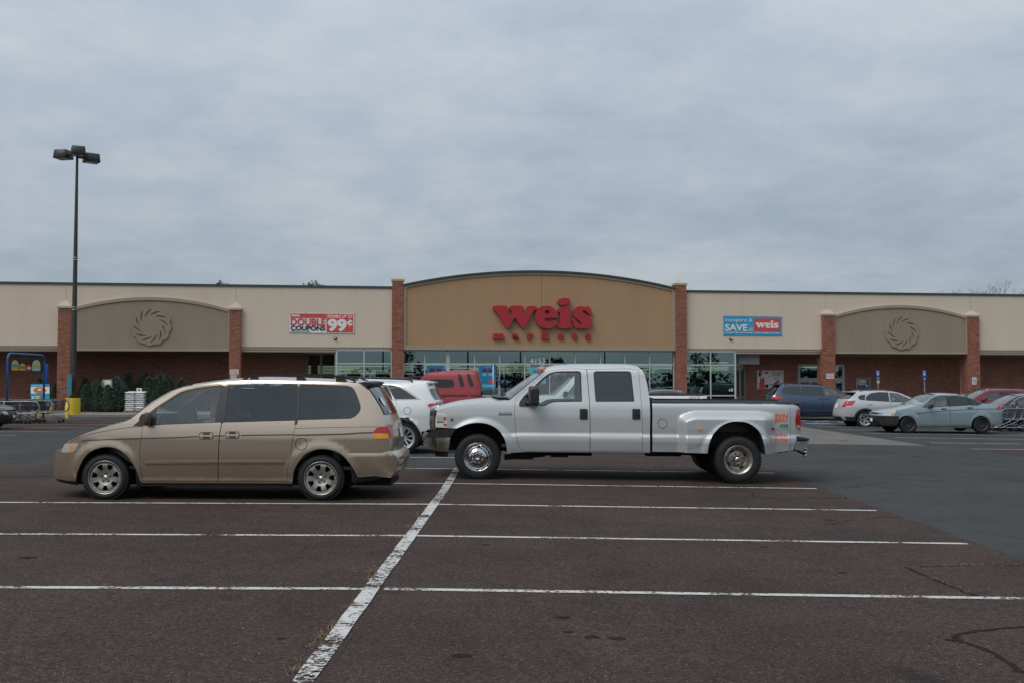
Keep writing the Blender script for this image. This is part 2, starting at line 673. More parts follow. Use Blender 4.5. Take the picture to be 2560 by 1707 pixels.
class Veh:
    """a vehicle: local x runs from the front axle to the rear, local z up, skin at y = +-W(x, z)"""

    def __init__(s, name, label, cat, loc, rz, W, near, group=None, tilt=0.0):
        s.root = thing(name, label, cat, loc, rz, group)
        s.root.rotation_euler = (0, tilt, rz)
        s.W = W
        s.near = near
        bpy.context.view_layer.update()
        s.mi = (Matrix.Translation(loc) @ s.root.rotation_euler.to_matrix().to_4x4()).inverted()

    def m(s, px, py, W=None):
        W = W or s.W
        o = s.mi @ Vector((0, 0, CAM_H))
        d = s.mi.to_3x3() @ ray(px, py)
        y = s.near * 0.95
        x = z = 0
        for _ in range(12):
            t = (y - o.y) / d.y
            x, z = o.x + d.x * t, o.z + d.z * t
            y = s.near * float(W(x, z))
        return (x, z)

    def ms(s, pts, W=None):
        return [s.m(p[0], p[1], W) for p in pts]

    def panel(s, name, outer, holes=(), mat=None, off=0.0, g=0.06, sides=(-1, 1), lip=0.02, parent=None, W=None, join=False):
        W = W or s.W
        V2, T, loops = cdt(outer, holes, g)
        x, z = V2[:, 0], V2[:, 1]
        w = W(x, z)
        h = 0.006
        wx = (W(x + h, z) - W(x - h, z)) / (2 * h)
        wz = (W(x, z + h) - W(x, z - h)) / (2 * h)
        out = []
        AV, AT, AN = [], [], []
        for sd in sides:
            V = [np.stack([x, sd * (w + off), z], 1)]
            nv = np.stack([-wx, np.full_like(x, sd), -wz], 1)
            N = [nv / np.linalg.norm(nv, axis=1, keepdims=True)]
            TT = [T if sd < 0 else T[:, ::-1]]
            n0 = len(x)
            if lip:
                for li, L in enumerate(loops):
                    a = np.array(L)
                    ln = loopnormals(L) * (1 if li == 0 else -1)
                    wl_ = W(a[:, 0], a[:, 1])
                    n = len(a)
                    top = np.stack([a[:, 0], sd * (wl_ + off), a[:, 1]], 1)
                    bot = np.stack([a[:, 0] - ln[:, 0] * 0.003, sd * (wl_ + off - lip), a[:, 1] - ln[:, 1] * 0.003], 1)
                    nn = np.stack([ln[:, 0], np.full(n, 0.25 * sd), ln[:, 1]], 1)
                    nn /= np.linalg.norm(nn, axis=1, keepdims=True)
                    V += [top, bot]
                    N += [nn, nn]
                    i = np.arange(n)
                    j = (i + 1) % n
                    q1 = np.stack([n0 + i, n0 + n + i, n0 + n + j], 1)
                    q2 = np.stack([n0 + i, n0 + n + j, n0 + j], 1)
                    fl = (area2(L) > 0) == (sd < 0)
                    if li > 0: fl = not fl
                    q = np.concatenate([q1, q2])
                    TT.append(q if fl else q[:, ::-1])
                    n0 += 2 * n
            V, N, TT = np.concatenate(V), np.concatenate(N), np.concatenate(TT)
            if join:
                AT.append(TT + sum(len(q) for q in AV))
                AV.append(V)
                AN.append(N)
            else:
                out.append(link(name, mesh_from(name, V, TT, N), mat, parent or s.root))
        if join:
            out.append(link(name, mesh_from(name, np.concatenate(AV), np.concatenate(AT), np.concatenate(AN)), mat, parent or s.root))
        return out

    def bridge_arr(s, curve, fx, fz, p=2.2, nt=20, t0=-1.0, t1=1.0, off=0.0, W=None, inset_y=0.0):
        W = W or s.W
        C = np.array(curve, float)
        n = len(C)
        fx = np.interp(np.linspace(0, 1, n), np.linspace(0, 1, len(fx)), fx) if isinstance(fx, (list, tuple)) else np.full(n, fx)
        fz = np.interp(np.linspace(0, 1, n), np.linspace(0, 1, len(fz)), fz) if isinstance(fz, (list, tuple)) else np.full(n, fz)
        a0, a1 = math.asin(max(-1, min(1, t0))), math.asin(max(-1, min(1, t1)))
        ts = np.sin(np.linspace(a0, a1, nt + 1))
        b = 1 - np.abs(ts) ** p
        w = W(C[:, 0], C[:, 1]) - inset_y
        X = C[:, 0][:, None] + fx[:, None] * b[None]
        Y = w[:, None] * ts[None]
        Z = C[:, 1][:, None] + fz[:, None] * b[None]
        P = np.stack([X, Y, Z], 2)
        if off:
            du = np.gradient(P, axis=0)
            dv = np.gradient(P, axis=1)
            nr = np.cross(du, dv)
            nr /= np.maximum(np.linalg.norm(nr, axis=2, keepdims=True), 1e-9)
            P = P + nr * off
        return P

    def bridge(s, name, curve, fx, fz, mat, p=2.2, nt=20, t0=-1.0, t1=1.0, off=0.0, parent=None, W=None, inset_y=0.0):
        P = s.bridge_arr(curve, fx, fz, p, nt, t0, t1, off, W, inset_y)
        n, k = P.shape[:2]
        V = P.reshape(-1, 3)
        T = [(i * k + j, (i + 1) * k + j, (i + 1) * k + j + 1, i * k + j + 1) for i in range(n - 1) for j in range(k - 1)]
        me = bpy.data.meshes.new(name)
        me.from_pydata([tuple(v) for v in V], [], T)
        me.polygons.foreach_set('use_smooth', [True] * len(me.polygons))
        me.update()
        return link(name, me, mat, parent or s.root)


def patch_wall(v, name, curve, fx, fz, mat, depth=0.02, **kw):
    return v.bridge(name, curve, fx, fz, mat, **kw)


def arch(cx, cz, r, zb0, zb1, n=22, sq=1.0):
    """wheel opening from the rear foot (zb0) over the top to the front foot (zb1)"""
    a0 = math.asin(max(-1, min(1, (zb0 - cz) / r)))
    a1 = math.pi - math.asin(max(-1, min(1, (zb1 - cz) / r)))
    return [(cx + r * math.cos(a0 + (a1 - a0) * i / n), cz + r * sq * math.sin(a0 + (a1 - a0) * i / n) if math.sin(a0 + (a1 - a0) * i / n) > 0 else cz + r * math.sin(a0 + (a1 - a0) * i / n)) for i in range(n + 1)]


def wheel_mesh(r, w, rr, style, seg=48):
    """returns {part: (mesh, material)} for a wheel whose outer face looks towards -y, centre at the origin"""
    out = {}
    hw = w / 2
    b = MB()
    tr = [(rr - 0.012, -hw + 0.012), (rr + 0.006, -hw + 0.002), (rr + 0.02, -hw - 0.004), (rr + (r - rr) * 0.5, -hw - 0.011), (r - 0.035, -hw - 0.002),
          (r - 0.014, -hw + 0.010), (r - 0.003, -hw + 0.028), (r, -hw + 0.045), (r, hw - 0.045), (r - 0.006, hw - 0.02), (r - 0.035, hw), (rr + 0.02, hw), (rr - 0.012, hw - 0.01)]
    b.lathe(tr, n=seg)
    # tread blocks along the shoulder
    nb = 44
    for k in range(nb):
        a = 2 * math.pi * k / nb
        m = Matrix.Rotation(a, 4, 'Y')
        b.box(r - 0.012, r + 0.0035, -hw + 0.006, -hw + 0.05, -0.016, 0.016, m)
    out['tyre'] = (b, M['rubber'])
    dish, holes, mat, lip = style['dish'], style['holes'], style['mat'], style.get('lip', 0.012)
    outer = [(rr * 0.985 * math.cos(a), rr * 0.985 * math.sin(a)) for a in np.linspace(0, 2 * math.pi, 60, endpoint=False)]
    V2, T, loops = cdt(outer, holes, style.get('g', 0.022))
    df = pchip(dish)
    rad = np.hypot(V2[:, 0], V2[:, 1])
    V = np.stack([V2[:, 0], -hw + df(rad), V2[:, 1]], 1)
    f = MB()
    f.add(V, [tuple(int(i) for i in t) for t in T], True)
    for li, L in enumerate(loops):
        if li == 0: continue
        a = np.array(L)
        ra = np.hypot(a[:, 0], a[:, 1])
        n = len(a)
        y = -hw + df(ra)
        cen = a.mean(0)
        ai = cen + (a - cen) * 0.86
        vs = [(a[i, 0], y[i], a[i, 1]) for i in range(n)] + [(ai[i, 0], y[i] + 0.035, ai[i, 1]) for i in range(n)]
        f.add(vs, [(i, i + n, (i + 1) % n + n, (i + 1) % n) for i in range(n)], True)
    f.lathe([(rr * 0.985, -hw + float(df(rr * 0.985))), (rr + 0.004, -hw - lip * 0.4), (rr + 0.010, -hw - lip * 0.2), (rr + 0.011, -hw + 0.012)], n=seg)
    out['rim'] = (f, mat)
    d = MB()
    d.lathe([(0.0, -hw + style.get('back', 0.085)), (rr * 0.97, -hw + style.get('back', 0.085)), (rr * 0.98, hw)], n=32)
    out['brake_disc'] = (d, style.get('backmat', M['underbody']))
    for nm, fn, mt in style.get('extra', []):
        bb = MB()
        fn(bb, hw, df)
        out[nm] = (bb, mt)
    return out


def sector(r0, r1, a0, a1, rc=0.012, n=6):
    """rounded opening between two radii; a0..a1 half-angles at the inner and outer radius"""
    def f(mid):
        inn = [(r0 * math.cos(mid + t), r0 * math.sin(mid + t)) for t in np.linspace(-a0, a0, n)]
        ou = [(r1 * math.cos(mid + t), r1 * math.sin(mid + t)) for t in np.linspace(a1, -a1, n)]
        return rnd(inn + ou, [rc] + [0.0] * (n - 2) + [rc, rc] + [0.0] * (n - 2) + [rc], 3)
    return f


def circle(cx, cz, r, n=14, sx=1.0):
    return [(cx + r * sx * math.cos(2 * math.pi * k / n), cz + r * math.sin(2 * math.pi * k / n)) for k in range(n)]


def mount_wheels(v, spots, r, w, rr, style, rot=0.0, seg=48):
    """spots: (x, outer |y|) of each wheel; both sides get one. meshes are shared"""
    parts = wheel_mesh(r, w, rr, style, seg)
    meshes = {}
    for x, yo, sides in spots:
        for sd in sides:
            e = None
            for nm in parts:
                b, mt = parts[nm]
                if nm not in meshes:
                    e0 = b.build(nm, mt, None, fix=False)
                    meshes[nm] = e0.data
                    o = e0
                else:
                    o = bpy.data.objects.new(nm, meshes[nm])
                    COL.objects.link(o)
                if nm == 'tyre':
                    e = bpy.data.objects.new('wheel', None)
                    COL.objects.link(e)
                    e.parent = v.root
                    e.location = (x, sd * (yo - w / 2), r - 0.006)
                    e.rotation_euler = (0, rot + 0.37 * x, 0) if sd < 0 else (0, rot, math.pi)
                o.parent = e
    return parts


def well(v, arcs, xc, depth=0.5, W=None):
    """dark wheel housings behind the openings"""
    W = W or v.W
    for A in arcs:
        n = len(A)
        for sd in (-1, 1):
            b = MB()
            vs = []
            for x, z in A:
                w = float(W(x, z)) - 0.012
                vs += [(x, sd * w, z), (x, sd * (w - depth), z)]
            b.add(vs, [(2 * i, 2 * i + 1, 2 * i + 3, 2 * i + 2) for i in range(n - 1)], True)
            wm = float(W(A[n // 2][0], A[n // 2][1])) - depth
            b.add([(x, sd * wm, z) for x, z in A], [tuple(range(n))])
            b.build('wheel_well', M['dark'], v.root)


def seat(b, x, y, z=0.38, w=0.5, h=0.62, lean=0.22, head=True):
    """a car seat facing the front (towards -x)"""
    b.box(x - 0.28, x + 0.24, y - w / 2, y + w / 2, z, z + 0.16)
    m = Matrix.Translation((x + 0.22, y, z + 0.1)) @ Matrix.Rotation(lean, 4, 'Y')
    b.box(-0.07, 0.07, -w / 2, w / 2, 0, h, m)
    if head:
        b.box(-0.05, 0.05, -0.13, 0.13, h + 0.05, h + 0.23, m)


def ring(v, name, poly, wd, mat, off=0.003, parent=None, sides=(-1, 1), g=0.08, lip=0.008, W=None):
    return v.panel(name, poly, [inset(poly, wd)], mat, off, g, sides, lip, parent, W)


# ------------------------------------------------------------------ lettering
def text_data(body, bold=0.0, shear=0.0, extrude=0.0, space=1.0, res=4):
    cu = bpy.data.curves.new('lettering', 'FONT')
    cu.body = body
    cu.size = 1.0
    cu.offset = bold
    cu.shear = shear
    cu.space_character = space
    cu.resolution_u = res
    cu.extrude = extrude
    o = bpy.data.objects.new('lettering', cu)
    COL.objects.link(o)
    dg = bpy.context.evaluated_depsgraph_get()
    me = bpy.data.meshes.new_from_object(o.evaluated_get(dg))
    bpy.data.objects.remove(o)
    bpy.data.curves.remove(cu)
    return me


def text(name, body, mat, parent, x0, x1, z0, z1, y, thick=0.004, bold=0.0, shear=0.0, space=1.0, W=None, sd=-1):
    """flat print facing -y, fitted to a box in x,z; with W it follows a vehicle's skin"""
    me = text_data(body, bold, shear, 0.5, space)
    n = len(me.vertices)
    co = np.zeros(n * 3)
    me.vertices.foreach_get('co', co)
    co = co.reshape(-1, 3)
    lo, hi = co.min(0), co.max(0)
    x = x0 + (co[:, 0] - lo[0]) / max(hi[0] - lo[0], 1e-6) * (x1 - x0)
    z = z0 + (co[:, 1] - lo[1]) / max(hi[1] - lo[1], 1e-6) * (z1 - z0)
    dep = (co[:, 2] - lo[2]) / max(hi[2] - lo[2], 1e-6)      # 1 = front
    if W is None:
        yy = y - dep * thick
    else:
        yy = sd * (W(x, z) + y + dep * thick)
    me.vertices.foreach_set('co', np.stack([x, yy, z], 1).ravel())
    me.materials.clear()
    me.update()
    return link(name, me, mat, parent)

# ================================================================== GROUND
def asphalt(name, c1, c2, speck, speck_amt, patch=0.25):
    m = Mat(name, c1, 0.93, spec=0.12)
    fine = m.noise(150, 3, 0.7)
    agg = m.node('ShaderNodeTexVoronoi')
    agg.inputs['Scale'].default_value = 75
    m.link(m.coords(), agg.inputs['Vector'])
    med = m.noise(30, 6, 0.75)
    big = m.noise(0.45, 5, 0.6)
    blot = m.noise(1.7, 6, 0.65, dist=0.6)
    col = m.ramp(m.math('ADD', m.math('MULTIPLY', fine, 0.45), m.math('MULTIPLY', med, 0.55)), [(0.40, c1), (0.62, c2)])
    # pale chips of stone showing through the binder
    rn = m.node('ShaderNodeSeparateColor')
    m.link(agg.outputs['Color'], rn.inputs[0])
    chip = m.math('MULTIPLY', m.val(rn.outputs[0], 0, 1, 1 - speck_amt, 1 - speck_amt * 0.4), m.val(agg.outputs['Distance'], 1, 0, 0.24, 0.42))
    n1 = m.node('ShaderNodeMath', operation='MULTIPLY'); n1.use_clamp = True
    m.link(chip, n1.inputs[0]); n1.inputs[1].default_value = 1.0
    col = m.mix(n1.outputs[0], col, speck)
    dk = tuple(c * (1 - patch) for c in (1, 1, 1))
    col = m.mix(1.0, col, m.ramp(big, [(0.3, (1 - patch, 1 - patch, 1 - patch)), (0.7, (1 + patch * 0.4, 1 + patch * 0.4, 1 + patch * 0.4))]), 'MULTIPLY')
    col = m.mix(1.0, col, m.ramp(blot, [(0.32, (0.80, 0.80, 0.80)), (0.55, (1.0, 1.0, 1.0)), (0.8, (1.06, 1.05, 1.04))]), 'MULTIPLY')
    # scattered oil spots
    oil = m.noise(1.15, 2, 0.4, (1, 1.0, 1), 0.3, (7.7, 3.1, 0))
    col = m.mix(m.math('MULTIPLY', m.val(oil, 0, 1, 0.69, 0.76), 0.55), col, (0.012, 0.012, 0.012))
    m.color(col)
    m.bump(m.math('ADD', m.math('MULTIPLY', agg.outputs['Distance'], 0.6), med), 0.5, 0.006)
    return m.m


M['asphalt_grey'] = asphalt('asphalt_grey', (0.036, 0.038, 0.039), (0.066, 0.070, 0.071), (0.18, 0.18, 0.17), 0.05, 0.2)
M['asphalt_brown'] = asphalt('asphalt_brown', (0.020, 0.0138, 0.0122), (0.092, 0.0645, 0.0570), (0.22, 0.18, 0.155), 0.12, 0.26)
M['concrete_pale'] = asphalt('concrete_pale', (0.115, 0.11, 0.10), (0.17, 0.162, 0.15), (0.28, 0.27, 0.25), 0.05, 0.12)


def linepaint(name, wear, col=(0.50, 0.49, 0.47)):
    m = Mat(name, col, 0.75)
    n = m.noise(26, 7, 0.75, (1, 1, 1))
    n2 = m.noise(2.3, 4, 0.6)
    n3 = m.noise(95, 3, 0.7)
    m.color(m.ramp(n, [(0.25, tuple(c * 0.72 for c in col)), (0.65, col)]))
    v = m.math('ADD', m.math('ADD', m.math('MULTIPLY', n, 0.62), m.math('MULTIPLY', n2, 0.42)), m.math('MULTIPLY', n3, 0.12))
    a = m.val(v, 0, 1, wear, wear + 0.05)
    tr = m.node('ShaderNodeBsdfTransparent')
    mx = m.node('ShaderNodeMixShader')
    cl = m.node('ShaderNodeMath', operation='MULTIPLY'); cl.use_clamp = True
    m.link(a, cl.inputs[0]); cl.inputs[1].default_value = 1.0
    m.link(cl.outputs[0], mx.inputs[0])
    m.link(tr.outputs[0], mx.inputs[1])
    m.link(m.p.outputs[0], mx.inputs[2])
    m.link(mx.outputs[0], m.out.inputs[0])
    return m.m


M['line'] = linepaint('line_paint', 0.503)
M['line_worn'] = linepaint('line_paint_worn', 0.53)
M['line_far'] = linepaint('line_paint_far', 0.50, (0.42, 0.42, 0.41))
M['blue_mark'] = linepaint('blue_marking_paint', 0.44, (0.07, 0.16, 0.36))


def sheet(name, poly, dz, mat, g=0.8, kind='structure'):
    V2, T, _ = cdt(poly, (), g)
    V = [(p[0], p[1], gz(p[0], p[1]) + dz) for p in V2]
    me = bpy.data.meshes.new(name)
    me.from_pydata(V, [], [tuple(int(i) for i in t) for t in T])
    me.update()
    return tag(link(name, me, mat), kind=kind)


# the ground: one sheet to the horizon
xs = sorted(set([-1.04, 22.0, -16.0] + list(np.arange(-40, 40.1, 1.0)) + [-900, -500, -250, -120, -70, 70, 120, 250, 500, 900]))
ys = sorted(set(list(np.arange(-20, 62.1, 1.0)) + [-900, -500, -250, -120, -60, -35, 80, 110, 160, 250, 500, 900]))
V = [(x, y, gz(x, y)) for y in ys for x in xs]
nx = len(xs)
F_ = [(j * nx + i, j * nx + i + 1, (j + 1) * nx + i + 1, (j + 1) * nx + i) for j in range(len(ys) - 1) for i in range(nx - 1)]
me = bpy.data.meshes.new('ground')
me.from_pydata(V, [], F_)
me.update()
tag(link('ground', me, M['asphalt_grey']), kind='structure')


def rag(pts, amp, step=0.35):
    """slightly uneven paving joint"""
    out = []
    for p in dens(pts, step):
        out.append((p[0] + rng.uniform(-amp, amp), p[1] + rng.uniform(-amp, amp)))
    return out


XS = -1.04                      # the long stripe between the two rows of stalls
sheet('brown_pavement', rag([(-30, -14), (XS, -14), (XS, 19.2), (-30, 19.8)], 0.012), 0.004, M['asphalt_brown'])
sheet('brown_pavement', rag([(XS, -14), (4.86, -14), (4.96, 9), (5.12, 21), (5.05, 27.2), (XS, 24.6)], 0.012), 0.004, M['asphalt_brown'])
sheet('brown_pavement', rag([(12.55, -10), (40, -10), (40, 27.4), (12.5, 26.9)], 0.012), 0.004, M['asphalt_brown'])
sheet('brown_pavement', rag([(-40, 33.0), (-15.6, 33.0), (-14.5, 38.5), (-14.6, 44.0), (-40, 44.0)], 0.012), 0.004, M['asphalt_brown'])
sheet('pale_pavement', rag([(4.4, 28.4), (11.8, 28.4), (11.6, 43.5), (4.4, 43.0)], 0.02), 0.004, M['concrete_pale'])


def line(x0, y0, x1, y1, w, mat, dz=0.009, name='parking_line'):
    d = np.array([x1 - x0, y1 - y0])
    L = np.linalg.norm(d)
    d = d / L
    n = np.array([-d[1], d[0]]) * w / 2
    k = max(2, int(L / 0.25))
    A, B = [], []
    for i in range(k + 1):
        c = np.array([x0, y0]) + d * L * i / k
        j1, j2 = rng.uniform(-.006, .006), rng.uniform(-.006, .006)
        A.append(tuple(c + n * (1 + j1 * 12)))
        B.append(tuple(c - n * (1 + j2 * 12)))
    V = [(p[0], p[1], gz(p[0], p[1]) + dz) for p in A + B]
    me = bpy.data.meshes.new(name)
    me.from_pydata(V, [], [(k + 1 + i, k + 2 + i, i + 1, i) for i in range(k)])
    me.update()
    return tag(link(name, me, mat), kind='structure')


LY = [onground(868, 1472.6)[1] + 2.735 * k for k in range(-2, 7)]
for i, y in enumerate(LY):
    line(XS - 0.02, y, -6.9 if i != 4 else -7.2, y - 0.03, 0.088, M['line'] if i % 3 else M['line_worn'])
    if i < 7:
        line(XS + 0.02, y, 4.82 + 0.012 * (y - 8), y - 0.06, 0.088, M['line_worn'] if i == 2 else M['line'])
line(-1.215, 0.5, -1.03, 15.2, 0.125, M['line_worn'], 0.013, 'parking_stripe')
line(-1.03, 15.2, -1.04, 19.1, 0.125, M['line_worn'], 0.013, 'parking_stripe')
# stalls on the far right, far left and by the shop
for k in range(0, 8):
    y = 27.05 + 2.72 * k
    line(12.45, y, 18.4, y - 0.05, 0.10, M['line_far'])
for y, x1 in ((29.8, -14.8), (32.5, -14.8), (35.3, -14.75), (38.0, -14.6), (40.8, -14.6), (43.4, -14.6)):
    line(-21.5, y, x1, y, 0.10, M['line_far'])
for y, xa, xb in ((43.6, -13.6, -10.4), (40.6, -13.2, -11.0), (46.2, -14.5, -9.5)):
    line(xa, y, xb, y, 0.09, M['line_far'])
line(18.4, 36.2, 22.5, 33.4, 0.1, M['line_far'])
# bay for disabled drivers: blue square and hatching
sheet('blue_marking', [(12.85, 43.0), (13.95, 43.0), (13.95, 44.1), (12.85, 44.1)], 0.008, M['blue_mark'], 0.5)
bmk = []
for x0, y0, x1, y1 in ((13.25, 43.5, 13.7, 43.5), (13.45, 43.2, 13.9, 43.7), (13.9, 43.3, 14.1, 43.3), (13.2, 43.1, 13.55, 43.1)):
    line(x0, y0, x1, y1, 0.12, M['line'], 0.014, 'wheelchair_marking')
for k in range(5):
    line(12.6 + k * 1.1, 45.3, 13.9 + k * 1.1, 47.2, 0.1, M['line_far'], name='hatch_line')

# tar-sealed and open cracks
M['tar'] = plain('tar', (0.021, 0.0175, 0.0165), 0.95, var=0.3, scale=30, spec=0.05)


def crack(pts, w, mat, name='crack', dz=0.0065):
    P = cr(pts, 8)
    A, B = [], []
    for i, p in enumerate(P):
        q = np.array(P[min(i + 1, len(P) - 1)]) - np.array(P[max(i - 1, 0)])
        q = q / max(np.linalg.norm(q), 1e-6)
        n = np.array([-q[1], q[0]]) * w * rng.uniform(0.25, 0.5)
        jx, jy = rng.uniform(-w, w) * 0.25, rng.uniform(-w, w) * 0.25
        A.append((p[0] + n[0] + jx, p[1] + n[1] + jy))
        B.append((p[0] - n[0] + jx, p[1] - n[1] + jy))
    k = len(P)
    V = [(p[0], p[1], gz(*p) + dz) for p in A + B]
    me = bpy.data.meshes.new(name)
    me.from_pydata(V, [], [(k + i, k + i + 1, i + 1, i) for i in range(k - 1)])
    me.update()
    return tag(link(name, me, mat), kind='structure')


def gp(pts):
    return [onground(*p) for p in pts]


crack(gp([(2560, 1684), (2478, 1631), (2400, 1604), (2365, 1600)]), 0.055, M['tar'])
crack(gp([(2400, 1602), (2385, 1592), (2440, 1578), (2560, 1567)]), 0.05, M['tar'])
crack(gp([(2262, 1417), (2330, 1447), (2400, 1476), (2440, 1490)]), 0.05, M['tar'])
crack(gp([(2560, 1414), (2480, 1412), (2400, 1414), (2300, 1417)]), 0.018, M['tar'])
crack(gp([(1880, 1230), (1892, 1243), (1960, 1245), (2120, 1246)]), 0.03, M['tar'])
crack(gp([(2260, 1294), (2180, 1294), (2110, 1303), (2060, 1312)]), 0.022, M['tar'])
crack(gp([(0, 1192), (40, 1191), (80, 1192), (138, 1190)]), 0.05, M['tar'])
crack(gp([(2068, 1122), (2200, 1129), (2350, 1149), (2470, 1164)]), 0.03, M['tar'])
for px, py, s in ((1152, 1640, 0.075), (68, 1394, .09), (1408, 1544, .06), (1545, 1597, .07), (1480, 1593, .06), (2105, 1432, .05), (1910, 1367, .05), (1215, 1362, .05), (705, 1597, .04), (2075, 1300, .08), (1420, 1580, .04)):
    x, y = onground(px, py)
    pts = [(x + s * rng.uniform(.6, 1.1) * math.cos(a), y + 0.7 * s * rng.uniform(.6, 1.1) * math.sin(a)) for a in np.linspace(0, 6.28, 14, endpoint=False)]
    sheet('oil_stain', pts, 0.0062, M['tar'], 0.2)

# dry grass growing along the left edge of the stripe, and bits of litter
M['dry_grass'] = plain('dry_grass', (0.15, 0.105, 0.055), 0.95, var=0.5, scale=30)
gb = MB()
for cl in range(210):
    y = 4.2 + (rng.random() ** 1.3) * 14
    x = -1.215 + .0126 * min(y, 15.2) - 0.075 + rng.gauss(0, 0.022) - (0.03 if rng.random() < .3 else 0)
    if math.sin(y * 3.1) + math.sin(y * 7.7 + 1) < -0.35: continue
    for k in range(rng.randint(5, 14)):
        a = rng.uniform(0, 6.28)
        L = rng.uniform(0.03, 0.10)
        bx, by = x + rng.gauss(0, .02), y + rng.gauss(0, .05)
        z = gz(bx, by) + 0.006
        dx, dy = math.cos(a) * L, math.sin(a) * L
        w = 0.0032
        gb.add([(bx - w, by, z), (bx + w, by, z), (bx + dx, by + dy, z + rng.uniform(.004, .03))], [(0, 1, 2)])
for P in ([(2262, 1417), (2440, 1490)], [(2480, 1412), (2300, 1416)], [(1880, 1230), (2120, 1246)], [(1790, 1372), (1830, 1384)], [(2180, 1294), (2110, 1303)], [(2400, 1414), (2560, 1414)]):
    a, b = onground(*P[0]), onground(*P[1])
    for k in range(70):
        t = rng.random()
        bx, by = a[0] + (b[0] - a[0]) * t + rng.gauss(0, .03), a[1] + (b[1] - a[1]) * t + rng.gauss(0, .02)
        an, L, z = rng.uniform(0, 6.28), rng.uniform(.015, .05), gz(bx, by) + .007
        gb.add([(bx - .003, by, z), (bx + .003, by, z), (bx + math.cos(an) * L, by + math.sin(an) * L, z + rng.uniform(.002, .02))], [(0, 1, 2)])
tag(gb.build('dry_grass', M['dry_grass'], fix=False), 'dry grass tufts along the worn white stripe', 'grass', kind='stuff')
lb = MB()
for k in range(260):
    y = 4 + 22 * rng.random() ** 1.6
    x = rng.uniform(-0.55, 0.55) * y
    L, a = rng.uniform(.006, .022), rng.uniform(0, 6.28)
    c, s_ = math.cos(a) * L, math.sin(a) * L
    z = gz(x, y) + 0.007
    lb.add([(x - c, y - s_, z), (x + s_ * .5, y - c * .5, z + .002), (x + c, y + s_, z + .003), (x - s_ * .5, y + c * .5, z)], [(0, 1, 2, 3)])
M['litter'] = plain('leaf_litter', (0.11, 0.075, 0.05), 0.9, var=0.6, scale=3)
tag(lb.build('leaf_litter', M['litter'], fix=False), 'scattered dry leaf crumbs on the asphalt', 'litter', kind='stuff')

# ================================================================== BUILDING
D0, PHI = 53.0, math.atan(0.133)
BR = thing('supermarket_building', 'long single-storey supermarket with cream fascia and arched ochre entrance', 'building', (0, D0, 0), PHI)
bpy.context.view_layer.update()
BM_ = Matrix.Translation((0, D0, 0)) @ Matrix.Rotation(PHI, 4, 'Z')
BI = BM_.inverted()


def fb(px, py, yb=0.0):
    o = BI @ Vector((0, 0, CAM_H))
    d = BI.to_3x3() @ ray(px, py)
    t = (yb - o.y) / d.y
    return o.x + d.x * t, o.z + d.z * t


def fx(px, yb=0.0):
    return fb(px, 952, yb)[0]


def bgz(x, y):
    w = BM_ @ Vector((x, y, 0))
    return gz(w.x, w.y)


def stucco(name, c, var=0.05):
    m = Mat(name, c, 0.92, spec=0.2)
    a = m.noise(0.8, 6, 0.6, (1, 1, 0.25))
    b = m.noise(3.5, 5, 0.6, (1.6, 1, 0.12))
    f = m.noise(60, 3, 0.6)
    lo, hi = tuple(x * (1 - var) for x in c), tuple(min(1, x * (1 + var)) for x in c)
    col = m.ramp(m.math('ADD', m.math('MULTIPLY', a, .6), m.math('MULTIPLY', b, .4)), [(0.34, lo), (0.66, hi)])
    col = m.mix(m.val(b, 0, .22, .56, .74), col, tuple(x * .72 for x in c))
    m.color(col)
    m.bump(f, 0.25, 0.01)
    return m.m


M['cream'] = stucco('cream_stucco', (0.61, 0.515, 0.41))
M['taupe'] = stucco('taupe_stucco', (0.285, 0.232, 0.176), 0.09)
M['taupe_trim'] = stucco('taupe_trim_stucco', (0.335, 0.278, 0.212))
M['ochre'] = stucco('ochre_stucco', (0.38, 0.243, 0.14), 0.06)
M['stone_cap'] = stucco('cap_stone', (0.44, 0.37, 0.29))
M['coping'] = plain('green_coping', (0.035, 0.06, 0.055), 0.5)
M['mortar'] = stucco('mortar', (0.50, 0.39, 0.31))
M['alu'] = plain('white_aluminium', (0.47, 0.485, 0.485), 0.4, 0.1, var=0.05)
M['alu_grey'] = plain('grey_aluminium', (0.36, 0.37, 0.36), 0.4, 0.4)
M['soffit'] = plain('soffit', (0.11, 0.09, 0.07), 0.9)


def brickmat(name, objrand):
    m = Mat(name, (0.25, 0.08, 0.05), 0.85, spec=0.25)
    if objrand:
        oi = m.node('ShaderNodeObjectInfo')
        f = oi.outputs['Random']
    else:
        at_ = m.node('ShaderNodeAttribute')
        at_.attribute_name = 'tone'
        f = at_.outputs['Fac']
    col = m.ramp(f, [(0.0, (0.165, 0.072, 0.055)), (0.12, (0.245, 0.092, 0.062)), (0.55, (0.31, 0.115, 0.072)), (0.85, (0.36, 0.145, 0.092)), (0.97, (0.24, 0.125, 0.095))])
    n = m.noise(22, 5, 0.6)
    m.color(m.mix(1.0, col, m.ramp(n, [(0.3, (0.75, 0.75, 0.75)), (0.7, (1.15, 1.12, 1.1))]), 'MULTIPLY'))
    m.bump(n, 0.3, 0.005)
    return m.m


M['brick'] = brickmat('brick', True)
M['brick_many'] = brickmat('brick_many', False)
BL, BH, JT = 0.1905, 0.0545, 0.0125
COURSE, BSTEP = BH + JT, BL + JT


